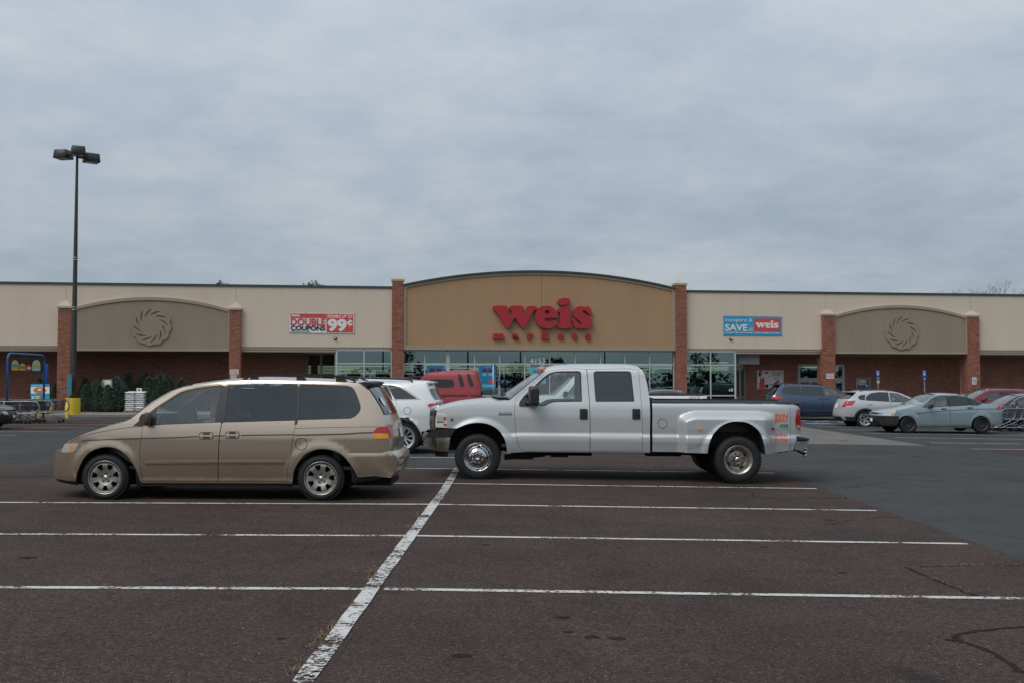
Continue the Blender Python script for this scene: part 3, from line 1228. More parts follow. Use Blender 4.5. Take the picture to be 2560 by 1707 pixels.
class Bricks:
    def __init__(s):
        s.v, s.f, s.t = [], [], []

    def add(s, x0, x1, y0, y1, z0, z1):
        n = len(s.v)
        s.v += [(x, y, z) for x in (x0, x1) for y in (y0, y1) for z in (z0, z1)]
        s.f += [(n, n + 4, n + 5, n + 1), (n + 4, n + 6, n + 7, n + 5), (n, n + 1, n + 3, n + 2), (n + 1, n + 5, n + 7, n + 3), (n, n + 2, n + 6, n + 4)]
        s.t += [rng.random()] * 5

    def build(s, name, parent):
        me = bpy.data.meshes.new(name)
        me.from_pydata(s.v, [], s.f)
        a = me.attributes.new('tone', 'FLOAT', 'FACE')
        a.data.foreach_set('value', s.t)
        me.update()
        return tag(link(name, me, M['brick_many'], parent), kind='stuff')


ZC, ZTOP, ZSOF = 3.42, 6.50, 3.18
gap = 0.012


def slab(name, poly, y0, y1, mat, parent=BR, bevel=0.0):
    return MB().prism(poly, y0, y1).build(name, mat, parent, bevel=bevel, seg=1)


def rect(x0, x1, z0, z1):
    return [(x0, z0), (x1, z0), (x1, z1), (x0, z1)]


XCL0, XCL1 = fx(979.5), fx(1007.5)
XCR0, XCR1 = fx(1687), fx(1714.5)
XL = [(fx(145.5), fx(177.5)), (fx(573.5), fx(602))]
XR = [(fx(2055), fx(2084.5)), (fx(2416), fx(2445))]
# fascia panels with open joints between
jl = [-46, fx(-150), (XL[0][0] + XL[0][1]) / 2, (XL[1][0] + XL[1][1]) / 2, XCL0]
jr = [XCR1, fx(1857.5), fx(2065), fx(2430), fx(2760), 46]
for J in (jl, jr):
    for a, b in zip(J[:-1], J[1:]):
        slab('fascia_panel', rect(a + gap / 2, b - gap / 2, ZC, ZTOP), 0.0, 0.22, M['cream'])
for a, b in ((-46, XCL0), (XCR1, 46)):
    slab('fascia_backing', rect(a, b, ZC + 0.02, ZTOP - 0.01), 0.225, 0.4, M['soffit'])
    MB().box(a, b, -0.05, 0.45, ZTOP, ZTOP + 0.11).build('roof_coping', M['coping'], BR)
    MB().box(a, b, 0.07, 0.4, ZC - 0.115, ZC - 0.002).build('ledge', M['cream'], BR)
    MB().box(a, b, 0.15, 0.4, ZSOF, ZC - 0.118).build('ledge', M['cream'], BR)
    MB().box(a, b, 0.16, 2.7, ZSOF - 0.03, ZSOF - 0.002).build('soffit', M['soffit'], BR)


def archpts(x0, x1, zs, zp, n=28):
    """circular arc through both springings and the crown"""
    c, h = (x1 - x0) / 2, zp - zs
    r = (c * c + h * h) / (2 * h)
    zc_, xc = zp - r, (x0 + x1) / 2
    a = math.asin(c / r)
    return [(xc + r * math.sin(t), zc_ + r * math.cos(t)) for t in np.linspace(-a, a, n + 1)]


def plate(name, outer, holes, y0, y1, mat, parent, g=0.3):
    """flat plate with openings, front at y0"""
    V2, T, loops = cdt(outer, holes, g)
    b = MB()
    b.add([(p[0], y0, p[1]) for p in V2], [tuple(int(i) for i in t) for t in T])
    for L in loops:
        n = len(L)
        b.add([(p[0], y0, p[1]) for p in L] + [(p[0], y1, p[1]) for p in L], [(i, i + n, (i + 1) % n + n, (i + 1) % n) for i in range(n)])
    return b.build(name, mat, parent)


def swirl(cx, cz, r, y, parent):
    """round relief of twelve curling vanes with a scalloped edge"""
    out = []
    n = 12
    for k in range(n):
        a0 = 2 * math.pi * k / n + 0.2
        for j in range(10):
            t = j / 10
            rr_ = r * (0.90 + 0.10 * math.sin(math.pi * (0.12 + 0.88 * t)) ** 0.8)
            a = a0 + t * 2 * math.pi / n
            out.append((cx + rr_ * math.cos(a), cz + rr_ * math.sin(a)))
    holes = []
    for k in range(n):
        a0 = -2 * math.pi * k / n + 0.1
        L1, L2 = [], []
        for j in range(9):
            t = j / 8
            rad = r * (0.55 + 0.30 * t)
            a = a0 - 0.75 * t ** 0.8 + 0.10 * t * t
            w = 0.05 * r * math.sin(math.pi * (0.06 + 0.9 * t))
            L1.append((cx + (rad + w) * math.cos(a), cz + (rad + w) * math.sin(a)))
            L2.append((cx + (rad - w) * math.cos(a), cz + (rad - w) * math.sin(a)))
        holes.append(L1 + L2[::-1])
    return plate('swirl_relief', out, holes, y - 0.06, y, M['taupe'], parent, 0.12)


def arched(x0, x1, zs, zp, zb, rimw, rimb, mat, trim, relief=None, rimside=None):
    rs = rimside or rimw
    A = archpts(x0, x1, zs, zp)
    Ai = archpts(x0 + rs, x1 - rs, zs - rimw * 0.75, zp - rimw)
    outer = [(x0, zb)] + [(x1, zb)] + A[::-1]
    inner = [(x0 + rs, zb + rimb), (x1 - rs, zb + rimb)] + Ai[::-1]
    p = plate('arched_trim', outer, [inner], -0.17, 0.0, trim, BR, 0.6)
    plate('arched_panel', inner, [], -0.12, -0.02, mat, BR, 0.8)
    return A


arched(XL[0][1], XL[1][0], 5.30, 5.90, 3.185, 0.16, 0.10, M['taupe'], M['taupe_trim'], rimside=0.07)
arched(XR[0][1], XR[1][0], 5.29, 5.90, 3.185, 0.16, 0.10, M['taupe'], M['taupe_trim'], rimside=0.07)
for px, py in ((378, 815), (2254, 830)):
    x, z = fb(px, py, -0.12)
    swirl(x, z, 1.0, -0.12, BR)
A = arched(XCL1, XCR0, 6.63, 7.46, 3.30, 0.14, 0.22, M['ochre'], M['taupe_trim'], rimside=0.15)
Ao = archpts(XCL1 - 0.02, XCR0 + 0.02, 6.72, 7.55)
plate('arched_coping', A + Ao[::-1], [], -0.24, 0.25, M['coping'], BR, 2)
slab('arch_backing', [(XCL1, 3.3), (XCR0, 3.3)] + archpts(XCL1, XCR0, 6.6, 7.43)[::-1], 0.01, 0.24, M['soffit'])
# joint down the middle of the ochre panel
xj = fx(1353)
MB().box(xj - 0.008, xj + 0.008, -0.1235, -0.119, 3.53, 7.25).build('control_joint', M['soffit'], BR)

# ---- brick pillars
NB_LEFT = [300]


def make_pillar(x0, x1, ztop, ydep, capz, order):
    p = thing('brick_pillar', None, None)
    p.parent = BR
    p.location = (x0, -0.22, 0)
    w = x1 - x0
    zb = bgz(x0, -0.2) + 0.05
    d = ydep
    MB().box(0.012, w - 0.012, 0.012, d - 0.012, zb - 0.3, ztop).build('mortar_core', M['mortar'], p)
    nb = 3
    bl = (w - JT * (nb - 1)) / nb
    many = Bricks()
    nd = max(2, int(round(d / (bl + JT))))
    bd = (d - JT * (nd - 1)) / nd
    ncourse = int((ztop - zb) / COURSE)
    if not BRICKMESH:
        for L in (bl, (bl - JT) / 2):
            b = MB().box(0, L, 0, 0.09, 0, BH)
            o = b.build('brick', M['brick'])
            BRICKMESH.append(o.data)
            bpy.data.objects.remove(o)
    for c in range(ncourse):
        z = zb + c * COURSE
        if c % 2 == 0:
            spans = [(k * (bl + JT), bl) for k in range(nb)]
        else:
            h = (bl - JT) / 2
            spans = [(0, h)] + [(h + JT + k * (bl + JT), bl) for k in range(nb - 1)] + [(w - h, h)]
        for x, L in spans:
            y = rng.uniform(-0.004, 0.002)
            if NB_LEFT[0] > 0 and z > 0.9 and order:
                NB_LEFT[0] -= 1
                o = bpy.data.objects.new('brick', BRICKMESH[0 if L > bl * 0.7 else 1])
                COL.objects.link(o)
                o.parent = p
                o.location = (x, y, z)
                o.scale = (L / (bl if L > bl * 0.7 else (bl - JT) / 2) if False else 1, 1, 1)
            else:
                many.add(x, x + L, y, y + 0.09, z, z + BH)
        for k in range(nd):
            y0 = k * (bd + JT) - (bd / 2 if c % 2 else 0)
            ya, yb = max(0.095, y0), min(d, y0 + bd)
            if yb - ya < 0.02: continue
            jx = rng.uniform(-0.003, 0.002)
            many.add(jx, 0.08, ya, yb, z, z + BH)
            many.add(w - 0.08, w - jx, ya, yb, z, z + BH)
    many.build('brickwork', p)
    cw = 0.05
    cb = MB().box(-cw, w + cw, -cw, d * 0.8, ztop, ztop + 0.10)
    cx_, cy_ = w / 2, w / 2 - cw
    cb.add([(-cw, -cw, ztop + 0.1), (w + cw, -cw, ztop + 0.1), (w + cw, w, ztop + 0.1), (-cw, w, ztop + 0.1), (cx_, cy_, capz)], [(0, 1, 4), (1, 2, 4), (2, 3, 4), (3, 0, 4)])
    cb.build('pillar_cap', M['stone_cap'], p)
    return p


BRICKMESH = []
make_pillar(*XL[0], 5.30, 0.72, 5.72, True)
make_pillar(*XL[1], 5.29, 0.72, 5.72, True)
make_pillar(XCL0, XCL1, 6.88, 0.72, 7.20, False)
make_pillar(XCR0, XCR1, 6.86, 0.72, 7.18, False)
make_pillar(*XR[0], 5.28, 0.86, 5.70, False)
make_pillar(*XR[1], 5.28, 0.86, 5.70, False)

# ---- brick wall under the canopy
YB = 2.7
XW0, XW1 = fx(768, YB), fx(1862, YB)      # where the glazed entrance bay meets the brick wall


def brickwall(x0, x1, z0, z1, holes=()):
    MB().box(x0, x1, YB + 0.012, YB + 0.2, z0 - 0.5, z1).build('mortar_wall', M['mortar'], BR)
    b = Bricks()
    c = 0
    z = z0
    while z < z1 - BH:
        x = x0 - (BSTEP / 2 if c % 2 else 0)
        while x < x1:
            a, e = max(x, x0), min(x + BL, x1)
            if e - a > 0.02 and not any(h[0] < (a + e) / 2 < h[1] and z < h[2] for h in holes):
                j = rng.uniform(-0.003, 0.002)
                b.add(a, e, YB + j, YB + 0.05, z, z + BH)
            x += BSTEP
        z += COURSE
        c += 1
    b.build('brickwork', BR)


XD0, XD1 = fx(1996, YB), fx(2110, YB)
ZD = fb(2000, 910, YB)[1]
brickwall(-45.8, XW0, 0.05, ZSOF - 0.03)
brickwall(XW1, XD0, -0.2, ZSOF - 0.03)
brickwall(XD1, 45.8, -0.3, ZSOF - 0.03)
MB().box(XD0, XD1, YB + 0.01, YB + 0.2, ZD + 0.005, ZSOF - 0.03).build('door_lintel', M['mortar'], BR)
bb = Bricks()
z = ZD + 0.01
while z < ZSOF - 0.09:
    x = XD0
    while x < XD1 - 0.05:
        bb.add(x, min(x + BL, XD1), YB, YB + 0.05, z, z + BH)
        x += BSTEP
    z += COURSE
bb.build('brickwork', BR)


# ---- glazing
def glazing(x0, x1, zlist, xm, y, base=-0.4, nm='storefront_window'):
    """aluminium grid: vertical bars at xm (x, width), horizontals at zlist"""
    w = bpy.data.objects.new(nm, None)
    COL.objects.link(w)
    w.parent = BR
    fr = MB()
    zt = zlist[0]
    for x, wd in xm:
        fr.box(x - wd / 2, x + wd / 2, y - 0.03, y + 0.07, base, zt)
    for i, z in enumerate(zlist):
        hw = 0.032
        xs_ = sorted(xm)
        for (xa, wa), (xb, wb) in zip(xs_[:-1], xs_[1:]):
            fr.box(xa + wa / 2, xb - wb / 2, y - 0.026, y + 0.066, z - hw, z + hw)
    fr.build('window_frame', M['alu'], w)
    xs_ = sorted(xm)
    for (xa, wa), (xb, wb) in zip(xs_[:-1], xs_[1:]):
        zz = list(zlist) + [base]
        for za, zb in zip(zz[:-1], zz[1:]):
            MB().box(xa + wa / 2, xb - wb / 2, y + 0.012, y + 0.018, zb + 0.03, za - 0.03).build('pane', M['glass_store'], w)
    return w


GY = 0.10
zmid = fb(1300, 909, GY)[1]
zlow = fb(1300, 988, GY)[1]
xm = [(XCL1 + 0.03, 0.06)] + [(fx(p, GY), 0.055) for p in (1061.5, 1186, 1249, 1311.5, 1374, 1437.5, 1501, 1562, 1624)] + [(fx(1119.5, GY), 0.20), (XCR0 - 0.03, 0.06)]
glazing(XCL1, XCR0, [3.265, zmid, zlow], xm, GY)
gl0, gl1 = fx(841, GY), fx(1838, GY)
glazing(gl0, XCL0, [3.27, zmid, zlow], [(gl0, 0.09), (fx(909.5, GY), 0.06), (XCL0 - 0.03, 0.06)], GY)
glazing(XCR1, gl1, [3.27, zmid - .03, zlow - .02], [(XCR1 + 0.03, 0.06), (fx(1776.5, GY), 0.06), (gl1, 0.09)], GY)


def angled(xa, ya, xb, yb, zt, zl, n, nm='side_window'):
    """glazing that returns at an angle from the front to the brick wall"""
    w = bpy.data.objects.new(nm, None)
    COL.objects.link(w)
    w.parent = BR
    ang = math.atan2(yb - ya, xb - xa)
    L = math.hypot(xb - xa, yb - ya)
    w.location = (xa, ya, 0)
    w.rotation_euler = (0, 0, ang)
    fr = MB()
    for k in range(n + 1):
        x = L * k / n
        fr.box(x - 0.035, x + 0.035, -0.03, 0.05, -0.4, zt)
    for k in range(n):
        for z in (zt, zl):
            fr.box(L * k / n + 0.036, L * (k + 1) / n - 0.036, -0.026, 0.046, z - 0.035, z + 0.035)
    fr.build('window_frame', M['alu_grey'], w)
    for k in range(n):
        for za, zb in ((zl, zt), (-0.4, zl)):
            MB().box(L * k / n + 0.036, L * (k + 1) / n - 0.036, 0.01, 0.016, za + 0.036, zb - 0.036).build('pane', M['glass_store'], w)
    return w


angled(XW0, YB, gl0 - 0.06, GY + 0.1, 3.10, 0.75, 2)
angled(gl1 + 0.06, GY + 0.1, XW1, YB, 3.10, 0.75, 2)
MB().box(gl1 + 0.12, XW1 + 0.3, 1.2, 1.5, 2.62, 3.14).build('canopy_beam', M['alu_grey'], BR)

# ---- shop interior seen through the glass
M['shop_dark'] = plain('shop_dark', (0.035, 0.045, 0.045), 0.8)
M['shop_floor'] = plain('shop_floor', (0.09, 0.09, 0.085), 0.4)
M['teal_panel'] = plain('teal_panel', (0.03, 0.16, 0.20), 0.7)
M['tube_light'] = emit('tube_light', (1.0, 0.92, 0.62), .85)
XI0, XI1 = XW0 - 9, XD1 + 8
MB().box(XI0, XI1, YB + 1.0, 112, -0.42, -0.38).build('shop_floor', M['shop_floor'], BR)
MB().box(gl0, gl1, GY + 0.2, YB + 1.0, -0.42, -0.375).build('shop_floor', M['shop_floor'], BR)
MB().box(XI0, XI1, 0.5, 112, 4.1, 4.2).build('shop_ceiling', M['shop_dark'], BR)
MB().box(XI0, XI1, 112, 112.2, -0.4, 4.1).build('shop_back_wall', M['shop_dark'], BR)
MB().box(XI0 - 0.2, XI0, YB + .3, 112, -0.4, 4.1).build('shop_side_wall', M['shop_dark'], BR)
MB().box(XI1, XI1 + .2, YB + .3, 112, -0.4, 4.1).build('shop_side_wall', M['shop_dark'], BR)
MB().box(-46, 46, 0.41, 113, 5.9, 6.0).build('roof', M['coping'], BR)
for xx in (-46, 45.8):
    MB().box(xx, xx + .2, 0.41, 113, -0.5, 6.4).build('end_wall', M['mortar'], BR)
MB().box(XW0 - .05, XW1 + .05, 0.42, 0.5, 3.3, 4.12).build('shop_bulkhead', M['shop_dark'], BR)
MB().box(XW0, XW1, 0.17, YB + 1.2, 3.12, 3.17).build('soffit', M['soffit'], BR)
for k, yl in enumerate((12.5, 19.5, 28, 38, 50, 66, 88)):
    z = 2.72
    x = XI0 + 1
    s0 = 1 + (yl + 53) / 60
    while x < XI1 - 2:
        L = rng.uniform(4, 13) * s0 * 0.8
        if not (yl < 14 and rng.random() < 0.3):
            MB().box(x, min(x + L, XI1 - 1), yl, yl + 0.05 * s0, z, z + 0.020 * s0).build('ceiling_light', M['tube_light'], BR)
        x += L + rng.uniform(0.5, 2.2) * s0
for px, w_, yy, zt, mt in ((1045, 0.5, 4, 3.1, 'teal_panel'), (1236, .25, 6, 3.1, 'teal_panel'), (1340, .5, 5, 2.9, 'shop_dark'), (1425, .3, 4, 3.1, 'teal_panel'), (1290, 1.7, 9, 2.0, 'shop_dark'),
                           (880, 1.4, 7, 2.1, 'shop_dark'), (975, .18, 5, 3.0, 'teal_panel'), (1135, 2.0, 8, 2.4, 'shop_dark'), (1590, 1.8, 8, 2.0, 'shop_dark'), (1755, .12, 4, 3.0, 'teal_panel'), (1790, 1.6, 9, 1.9, 'shop_dark'),
                           (1835, .3, 3.2, 3.1, 'teal_panel'), (1660, .9, 6, 2.35, 'shop_dark'), (1480, 1.5, 10, 2.1, 'shop_dark'), (785, .35, 5.0, 2.55, 'teal_panel')):
    x = fx(px, yy)
    MB().box(x - w_ / 2, x + w_ / 2, yy, yy + 0.5, -0.38, zt).build('shop_fixture', M[mt], BR)

# ---- automatic door in the right-hand brick wall
dr = bpy.data.objects.new('entrance_door', None)
COL.objects.link(dr)
dr.parent = BR
zt2 = fb(2010, 944, YB)[1]
f = MB()
for x in (XD0 + .04, XD1 - .04):
    f.box(x - .07, x + .07, YB - .02, YB + .12, -0.3, ZD)
f.box(XD0 + .08, XD1 - .08, YB - .018, YB + .118, ZD - .10, ZD)
f.box(XD0 + .08, XD1 - .08, YB - .04, YB + .118, zt2 - .14, zt2)
f.build('door_frame', M['alu'], dr)
nd_ = 4
for k in range(nd_):
    xa = XD0 + .08 + (XD1 - XD0 - .16) * k / nd_
    xb = XD0 + .08 + (XD1 - XD0 - .16) * (k + 1) / nd_
    lf = MB()
    lf.box(xa + .004, xa + .05, YB, YB + .06, -0.28, zt2 - .145)
    lf.box(xb - .05, xb - .004, YB, YB + .06, -0.28, zt2 - .145)
    lf.box(xa + .05, xb - .05, YB, YB + .06, zt2 - .25, zt2 - .145)
    lf.build('door_leaf', M['alu'], dr)
    MB().box(xa + .05, xb - .05, YB + .02, YB + .026, -0.28, zt2 - .25).build('pane', M['glass_store'], dr)
MB().box(XD0 + .08, XD1 - .08, YB + .02, YB + .026, zt2, ZD - .08).build('pane', M['glass_store'], dr)
for k, yl in enumerate((9, 15, 24)):
    MB().box(XD0 - 1.5, XD0 + 2.5 + k, yl, yl + .3, 2.95, 3.0).build('ceiling_light', M['tube_light'], BR)

# ---- pavement in front of the shop
M['concrete'] = asphalt('sidewalk_concrete', (0.19, 0.185, 0.17), (0.27, 0.26, 0.24), (0.33, 0.32, 0.3), 0.05, 0.15)
sv, sf = [], []
sx = list(np.arange(-46, 46.1, 2.0))
for x in sx:
    for y, up in ((-4.2, -0.05), (-4.2, 0.115), (-4.04, 0.125), (YB, 0.125)):
        sv.append((x, y, bgz(x, y) + up))
for i in range(len(sx) - 1):
    for j in range(3):
        a = i * 4 + j
        sf.append((a, a + 4, a + 5, a + 1))
me = bpy.data.meshes.new('sidewalk')
me.from_pydata(sv, [], sf)
me.update()
o = link('sidewalk', me, M['concrete'])
o.location = (0, D0, 0)
o.rotation_euler = (0, 0, PHI)
tag(o, kind='structure')

# ================================================================== TAN MINIVAN (nearest vehicle)
def a1(x, y): return (100 + x / 3.92, 900 + y / 3.92)
def a2(x, y): return (600 + x / 4.126, 900 + y / 4.126)


M['tan_paint'] = carpaint('champagne_paint', (0.54, 0.435, 0.335), 0.8, 0.25, 0.75, 0.07)


def arch_bumps(cs, amp, R0, wd):
    def f(x, z):
        s = 0
        for cx, cz in cs:
            d = np.hypot(np.asarray(x, float) - cx, np.asarray(z, float) - cz)
            s = s + amp * smooth(R0 + wd, R0, d)
        return s
    return f


def van():
    x0, y0, _ = -5.624, 13.893, 0
    L = 2.981
    prof = pchip([(.10, .84), (.2, .888), (.35, .933), (.5, .952), (.7, .962), (.84, .962), (.95, .952), (1.05, .932), (1.12, .912), (1.2, .887), (1.4, .823), (1.55, .775), (1.625, .748), (1.68, .715), (1.75, .64)])
    plan = pchip([(-1.05, .70), (-.95, .50), (-.87, .34), (-.77, .205), (-.6, .10), (-.4, .035), (-.2, .008), (0, 0), (3.1, 0), (3.4, .012), (3.65, .04), (3.85, .09), (4.0, .16), (4.1, .25), (4.25, .5)])
    bump = arch_bumps([(0, .31), (L, .31)], .014, .43, .12)
    W = lambda x, z: prof(z) - plan(x) + bump(x, z)
    y0c = y0 + 0.86
    v = Veh('parked_minivan', 'champagne tan minivan with black roof rails parked nose to the left', 'van', (x0, y0c, gz(x0, y0c)), 0.0, W, -1, tilt=0.004)
    A = lambda pts: v.ms([a1(*p) for p in pts])
    B = lambda pts: v.ms([a2(*p) for p in pts])
    P = M['tan_paint']
    # ---- outline of the side
    hood = A([(250, 812), (268, 804), (330, 772), (400, 738), (520, 694), (640, 655), (740, 628), (820, 604), (880, 580), (912, 556)])
    pillar = A([(912, 556), (1000, 492), (1110, 421), (1210, 356), (1300, 305), (1400, 268), (1500, 250)])
    roof = A([(1500, 250), (1650, 228), (1850, 206)]) + B([(120, 203), (300, 204), (600, 211), (900, 220), (1100, 228), (1200, 236), (1243, 250)])
    gate_u = B([(1243, 250), (1300, 292), (1350, 355), (1400, 436), (1440, 506), (1480, 590)])
    gate_l = B([(1480, 590), (1515, 690), (1535, 790), (1545, 870), (1548, 946)])
    arF = A([(985, 1182), (965, 1130), (945, 1080), (910, 1012), (850, 932), (760, 866), (680, 849), (600, 853), (500, 891), (430, 962), (385, 1050), (362, 1120), (352, 1182)])
    arR = B([(1217, 1204), (1172, 1120), (1122, 1050), (1040, 966), (950, 926), (860, 912), (780, 920), (680, 961), (600, 1050), (556, 1140), (540, 1248)])
    arF, arR = cr(arF, 4), cr(arR, 4)
    # split the front arch at the bumper seam
    kb = min(range(len(arF)), key=lambda i: abs(arF[i][1] - 0.665) + (5 if arF[i][0] > -.1 else 0))
    kr = min(range(len(arR)), key=lambda i: abs(arR[i][1] - A([(400, 960)])[0][1] if False else abs(arR[i][1] - B([(1060, 955)])[0][1])) + (5 if arR[i][0] < L else 0))
    head = A([(245, 815), (366, 812), (378, 824), (338, 890), (320, 899), (213, 903), (207, 894)])
    seamF = A([(338, 893), (420, 891)])
    top = cr(hood, 3)[:-1] + cr(pillar, 3)[:-1] + cr(roof, 2)[:-1] + cr(gate_u, 3)[:-1] + cr(gate_l, 3)
    bs = B([(1548, 948), (1395, 950)])
    sill = [(arR[-1][0] - .004, .235), (arF[0][0] + .004, .235)]
    outer = [head[-1]] + top + [bs[1]] + arR[kr:] + sill + arF[:kb + 1] + [seamF[1], seamF[0], head[4]]
    # ---- doors and windows
    Bseam = A([(1845, 210), (1826, 350), (1800, 540), (1775, 640), (1755, 780), (1749, 900), (1747, 1183)])
    Fseam = A([(1006, 645), (988, 760), (978, 850), (975, 940), (983, 1060), (1003, 1183)])
    Rseam = B([(600, 216), (606, 400), (596, 540), (575, 660), (550, 790), (515, 1000), (492, 1130), (488, 1246)])
    fd_top = A([(905, 640), (1010, 560), (1140, 455), (1250, 385), (1380, 302), (1500, 266), (1650, 242), (1845, 220)])
    fd_low = A([(905, 646), (1004, 646)])
    fdoor = cr(fd_top, 2)[:-1] + cr(Bseam, 3)[1:] + cr(Fseam, 3)[::-1] + [fd_low[0]]
    sd_top = A([(1845, 214)]) + B([(120, 212), (350, 212), (600, 216)])
    sdoor = sd_top[:-1] + cr(Rseam, 3) + cr(Bseam, 3)[::-1][:-1]
    trimF = cr(A([(902, 639), (1010, 566), (1140, 463), (1250, 392), (1380, 311), (1500, 276), (1650, 253), (1838, 235)]), 3) + A([(1822, 345), (1797, 520), (1778, 607)]) + A([(1500, 618), (1200, 630), (1004, 642)])
    gF = cr(A([(1135, 590), (1140, 486), (1165, 452), (1260, 398), (1400, 320), (1500, 292), (1640, 270), (1772, 256)]), 3) + A([(1755, 360), (1712, 603)]) + A([(1450, 612), (1132, 624)])
    gM = A([(1852, 232)]) + B([(100, 236), (300, 237), (594, 241)]) + B([(598, 400), (590, 520), (580, 620)]) + B([(250, 628), (0, 636)]) + A([(1790, 608), (1806, 520), (1832, 350)])
    gR = B([(612, 242), (760, 245), (900, 250), (1040, 256)]) + cr(B([(1080, 258), (1140, 270), (1180, 302), (1212, 372), (1240, 452), (1244, 496), (1234, 528), (1192, 574), (1140, 600)]), 3) + B([(1000, 604), (800, 610), (596, 616)]) + B([(604, 520), (613, 400)])
    v.panel('body', outer, [fdoor, sdoor, gR], P, g=.055, join=True)
    fdo = v.panel('door', inset(fdoor, .0055), [trimF], P, g=.05)
    sdo = v.panel('sliding_door', inset(sdoor, .0055), [gM], P, g=.05)
    for i, sd in enumerate((-1, 1)):
        v.panel('window_trim', inset(trimF, -.002), [gF], M['black_plastic'], -.006, .05, (sd,), .012, fdo[i])
        v.panel('window', inset(gF, -.006), [], M['glass_clear'], -.011, .08, (sd,), 0, fdo[i])
        v.panel('window', inset(gM, .003), [], M['glass_tint'], -.004, .08, (sd,), .01, sdo[i])
        v.panel('window', inset(gR, .003), [], M['glass_tint'], -.004, .08, (sd,), .01)
    # inner lining so that nothing shows through the joints
    lin = [(-.5, .5)] + [p for p in inset(top[6:], .0)] + [(3.9, .5)]
    v.panel('inner_lining', [(-.45, .62)] + [(x, z - .03) for x, z in cr(hood, 2)[4:]] + [(x + .02, z - .04) for x, z in pillar[1:]] + [(x, z - .04) for x, z in roof[1:-1]] + [(x - .06, z) for x, z in gate_u + gate_l] + [(3.75, .55), (arR[0][0] - .04, .72), (L, .76), (2.5, .4), (.5, .4), (0, .76), (-.3, .62)],
            [inset(gF, -.03), inset(gM, -.03), inset(gR, -.03)], M['interior'], -.06, .09, lip=0, join=True)
    # ---- top and ends
    v.bridge('hood', cr(hood, 3)[2:], [-.16, -.10, -.06, -.06], [.02, .035, .04, .02], P, 2.2, 24)
    v.bridge('windshield', cr(pillar, 3), [-.16, -.24, -.20, -.12], [.03, .02, .02, .035], M['glass_clear'], 2.0, 24)
    v.bridge('roof', cr(roof, 2), [-.12, 0, 0, .05, .10], [.035, .05, .05, .04, .02], P, 2.6, 28)
    v.bridge('tailgate', cr(gate_u, 3)[:-1] + cr(gate_l, 3), [.08, .08, .07], [.02, .0, .0], P, 2.6, 24)
    v.bridge('rear_window', cr(gate_u, 3)[1:-1], [.08, .08], [.02, .0], M['glass_dark'], 2.6, 24, -.90, .90, .010)
    # spoiler over the rear window
    s = B([(1236, 232), (1405, 222), (1412, 236), (1400, 262), (1310, 284)])
    b = MB()
    xs_, n = [p[0] for p in s], 14
    prof_ = [(3.36, 1.645), (3.56, 1.660), (3.66, 1.648), (3.65, 1.622), (3.52, 1.585)]
    for j in range(n):
        t0, t1 = -1 + 2 * j / n, -1 + 2 * (j + 1) / n
        V_ = []
        for t in (t0, t1):
            for (x, z) in prof_:
                V_.append((x + .02 - .05 * abs(t) ** 3, .66 * t, z - .02 * t * t))
        k = len(prof_)
        b.add(V_, [(i, (i + 1) % k, (i + 1) % k + k, i + k) for i in range(k)], True)
        if j == 0: b.add(V_[:k], [tuple(range(k))])
        if j == n - 1: b.add(V_[k:], [tuple(range(k))])
    b.build('spoiler', M['black_plastic'], v.root)
    # ---- bumpers
    fb_ = [(-.775, .665), (-.84, .60), (-.875, .48), (-.865, .36), (-.835, .275)]
    bumpF = [seamF[0], seamF[1]] + arF[kb:] + [(arF[-1][0] - .01, .25), (-.55, .248)] + fb_[::-1] + [head[5]]
    v.panel('front_bumper', inset(bumpF, .003), [], P, .002, .05)
    v.bridge('bumper_skin', cr(fb_, 3), -.13, 0, P, 2.6, 24)
    v.bridge('grille', cr([head[0], head[6], fb_[0]], 3), -.14, 0, M['black_plastic'], 2.4, 20)
    v.panel('air_dam', [(-.80, .275), (-.78, .23), (-.42, .19), (-.40, .252)], [], M['black_plastic'], -.02, .08)
    Wb = lambda x, z: W(x, z) + .022 * smooth(.72, .64, z) * smooth(3.3, 3.5, x) + .004
    rb = [(3.95, .665), (4.01, .60), (4.03, .50), (4.00, .40), (3.93, .31)]
    bumpR = [bs[1]] + [(p[0] + .0, p[1]) for p in B([(1470, 948)])] + [(3.93, .69)] + rb + B([(1400, 1192), (1217, 1207)]) + arR[:kr + 1]
    v.panel('rear_bumper', inset(bumpR, .003), [], P, .002, .05, W=Wb)
    v.bridge('bumper_skin', [(3.88, .70)] + rb, .055, 0, P, 2.8, 24, W=Wb)
    v.panel('bumper_lip', [(3.45, .30), (3.85, .34), (3.8, .30), (3.5, .25)], [], M['black_plastic'], -.03, .08)
    sil = [(arR[-1][0], .236), (arR[-1][0], .185), (arF[0][0] + .02, .185), (arF[0][0] + .02, .236)]
    v.panel('sill', sil, [], M['black_plastic'], -.012, .1)
    # ---- lamps
    v.panel('headlight', rnd(head, .012), [], M['clear_lens'], .006, .04, lip=.02)
    am = A([(298, 829), (360, 820), (328, 884), (280, 893)])
    v.panel('turn_signal', rnd(am, .008), [], M['peach'], .008, .04, lip=.004)
    v.bridge('headlight', cr([head[0], head[6]], 4), -.14, 0, M['clear_lens'], 2.4, 8, -1, -.62, .006)
    v.bridge('headlight', cr([head[0], head[6]], 4), -.14, 0, M['clear_lens'], 2.4, 8, .62, 1, .006)
    tl = B([(1365, 742), (1420, 686), (1520, 676), (1530, 740), (1540, 803), (1390, 806)])
    tlr = B([(1365, 746), (1420, 686), (1520, 676), (1530, 750)])
    v.panel('taillight', rnd(tlr, [.012, .012, 0, 0]), [], M['red_lens'], .010, .03, lip=.02)
    tlo = B([(1368, 751), (1530, 755), (1540, 803), (1388, 806)])
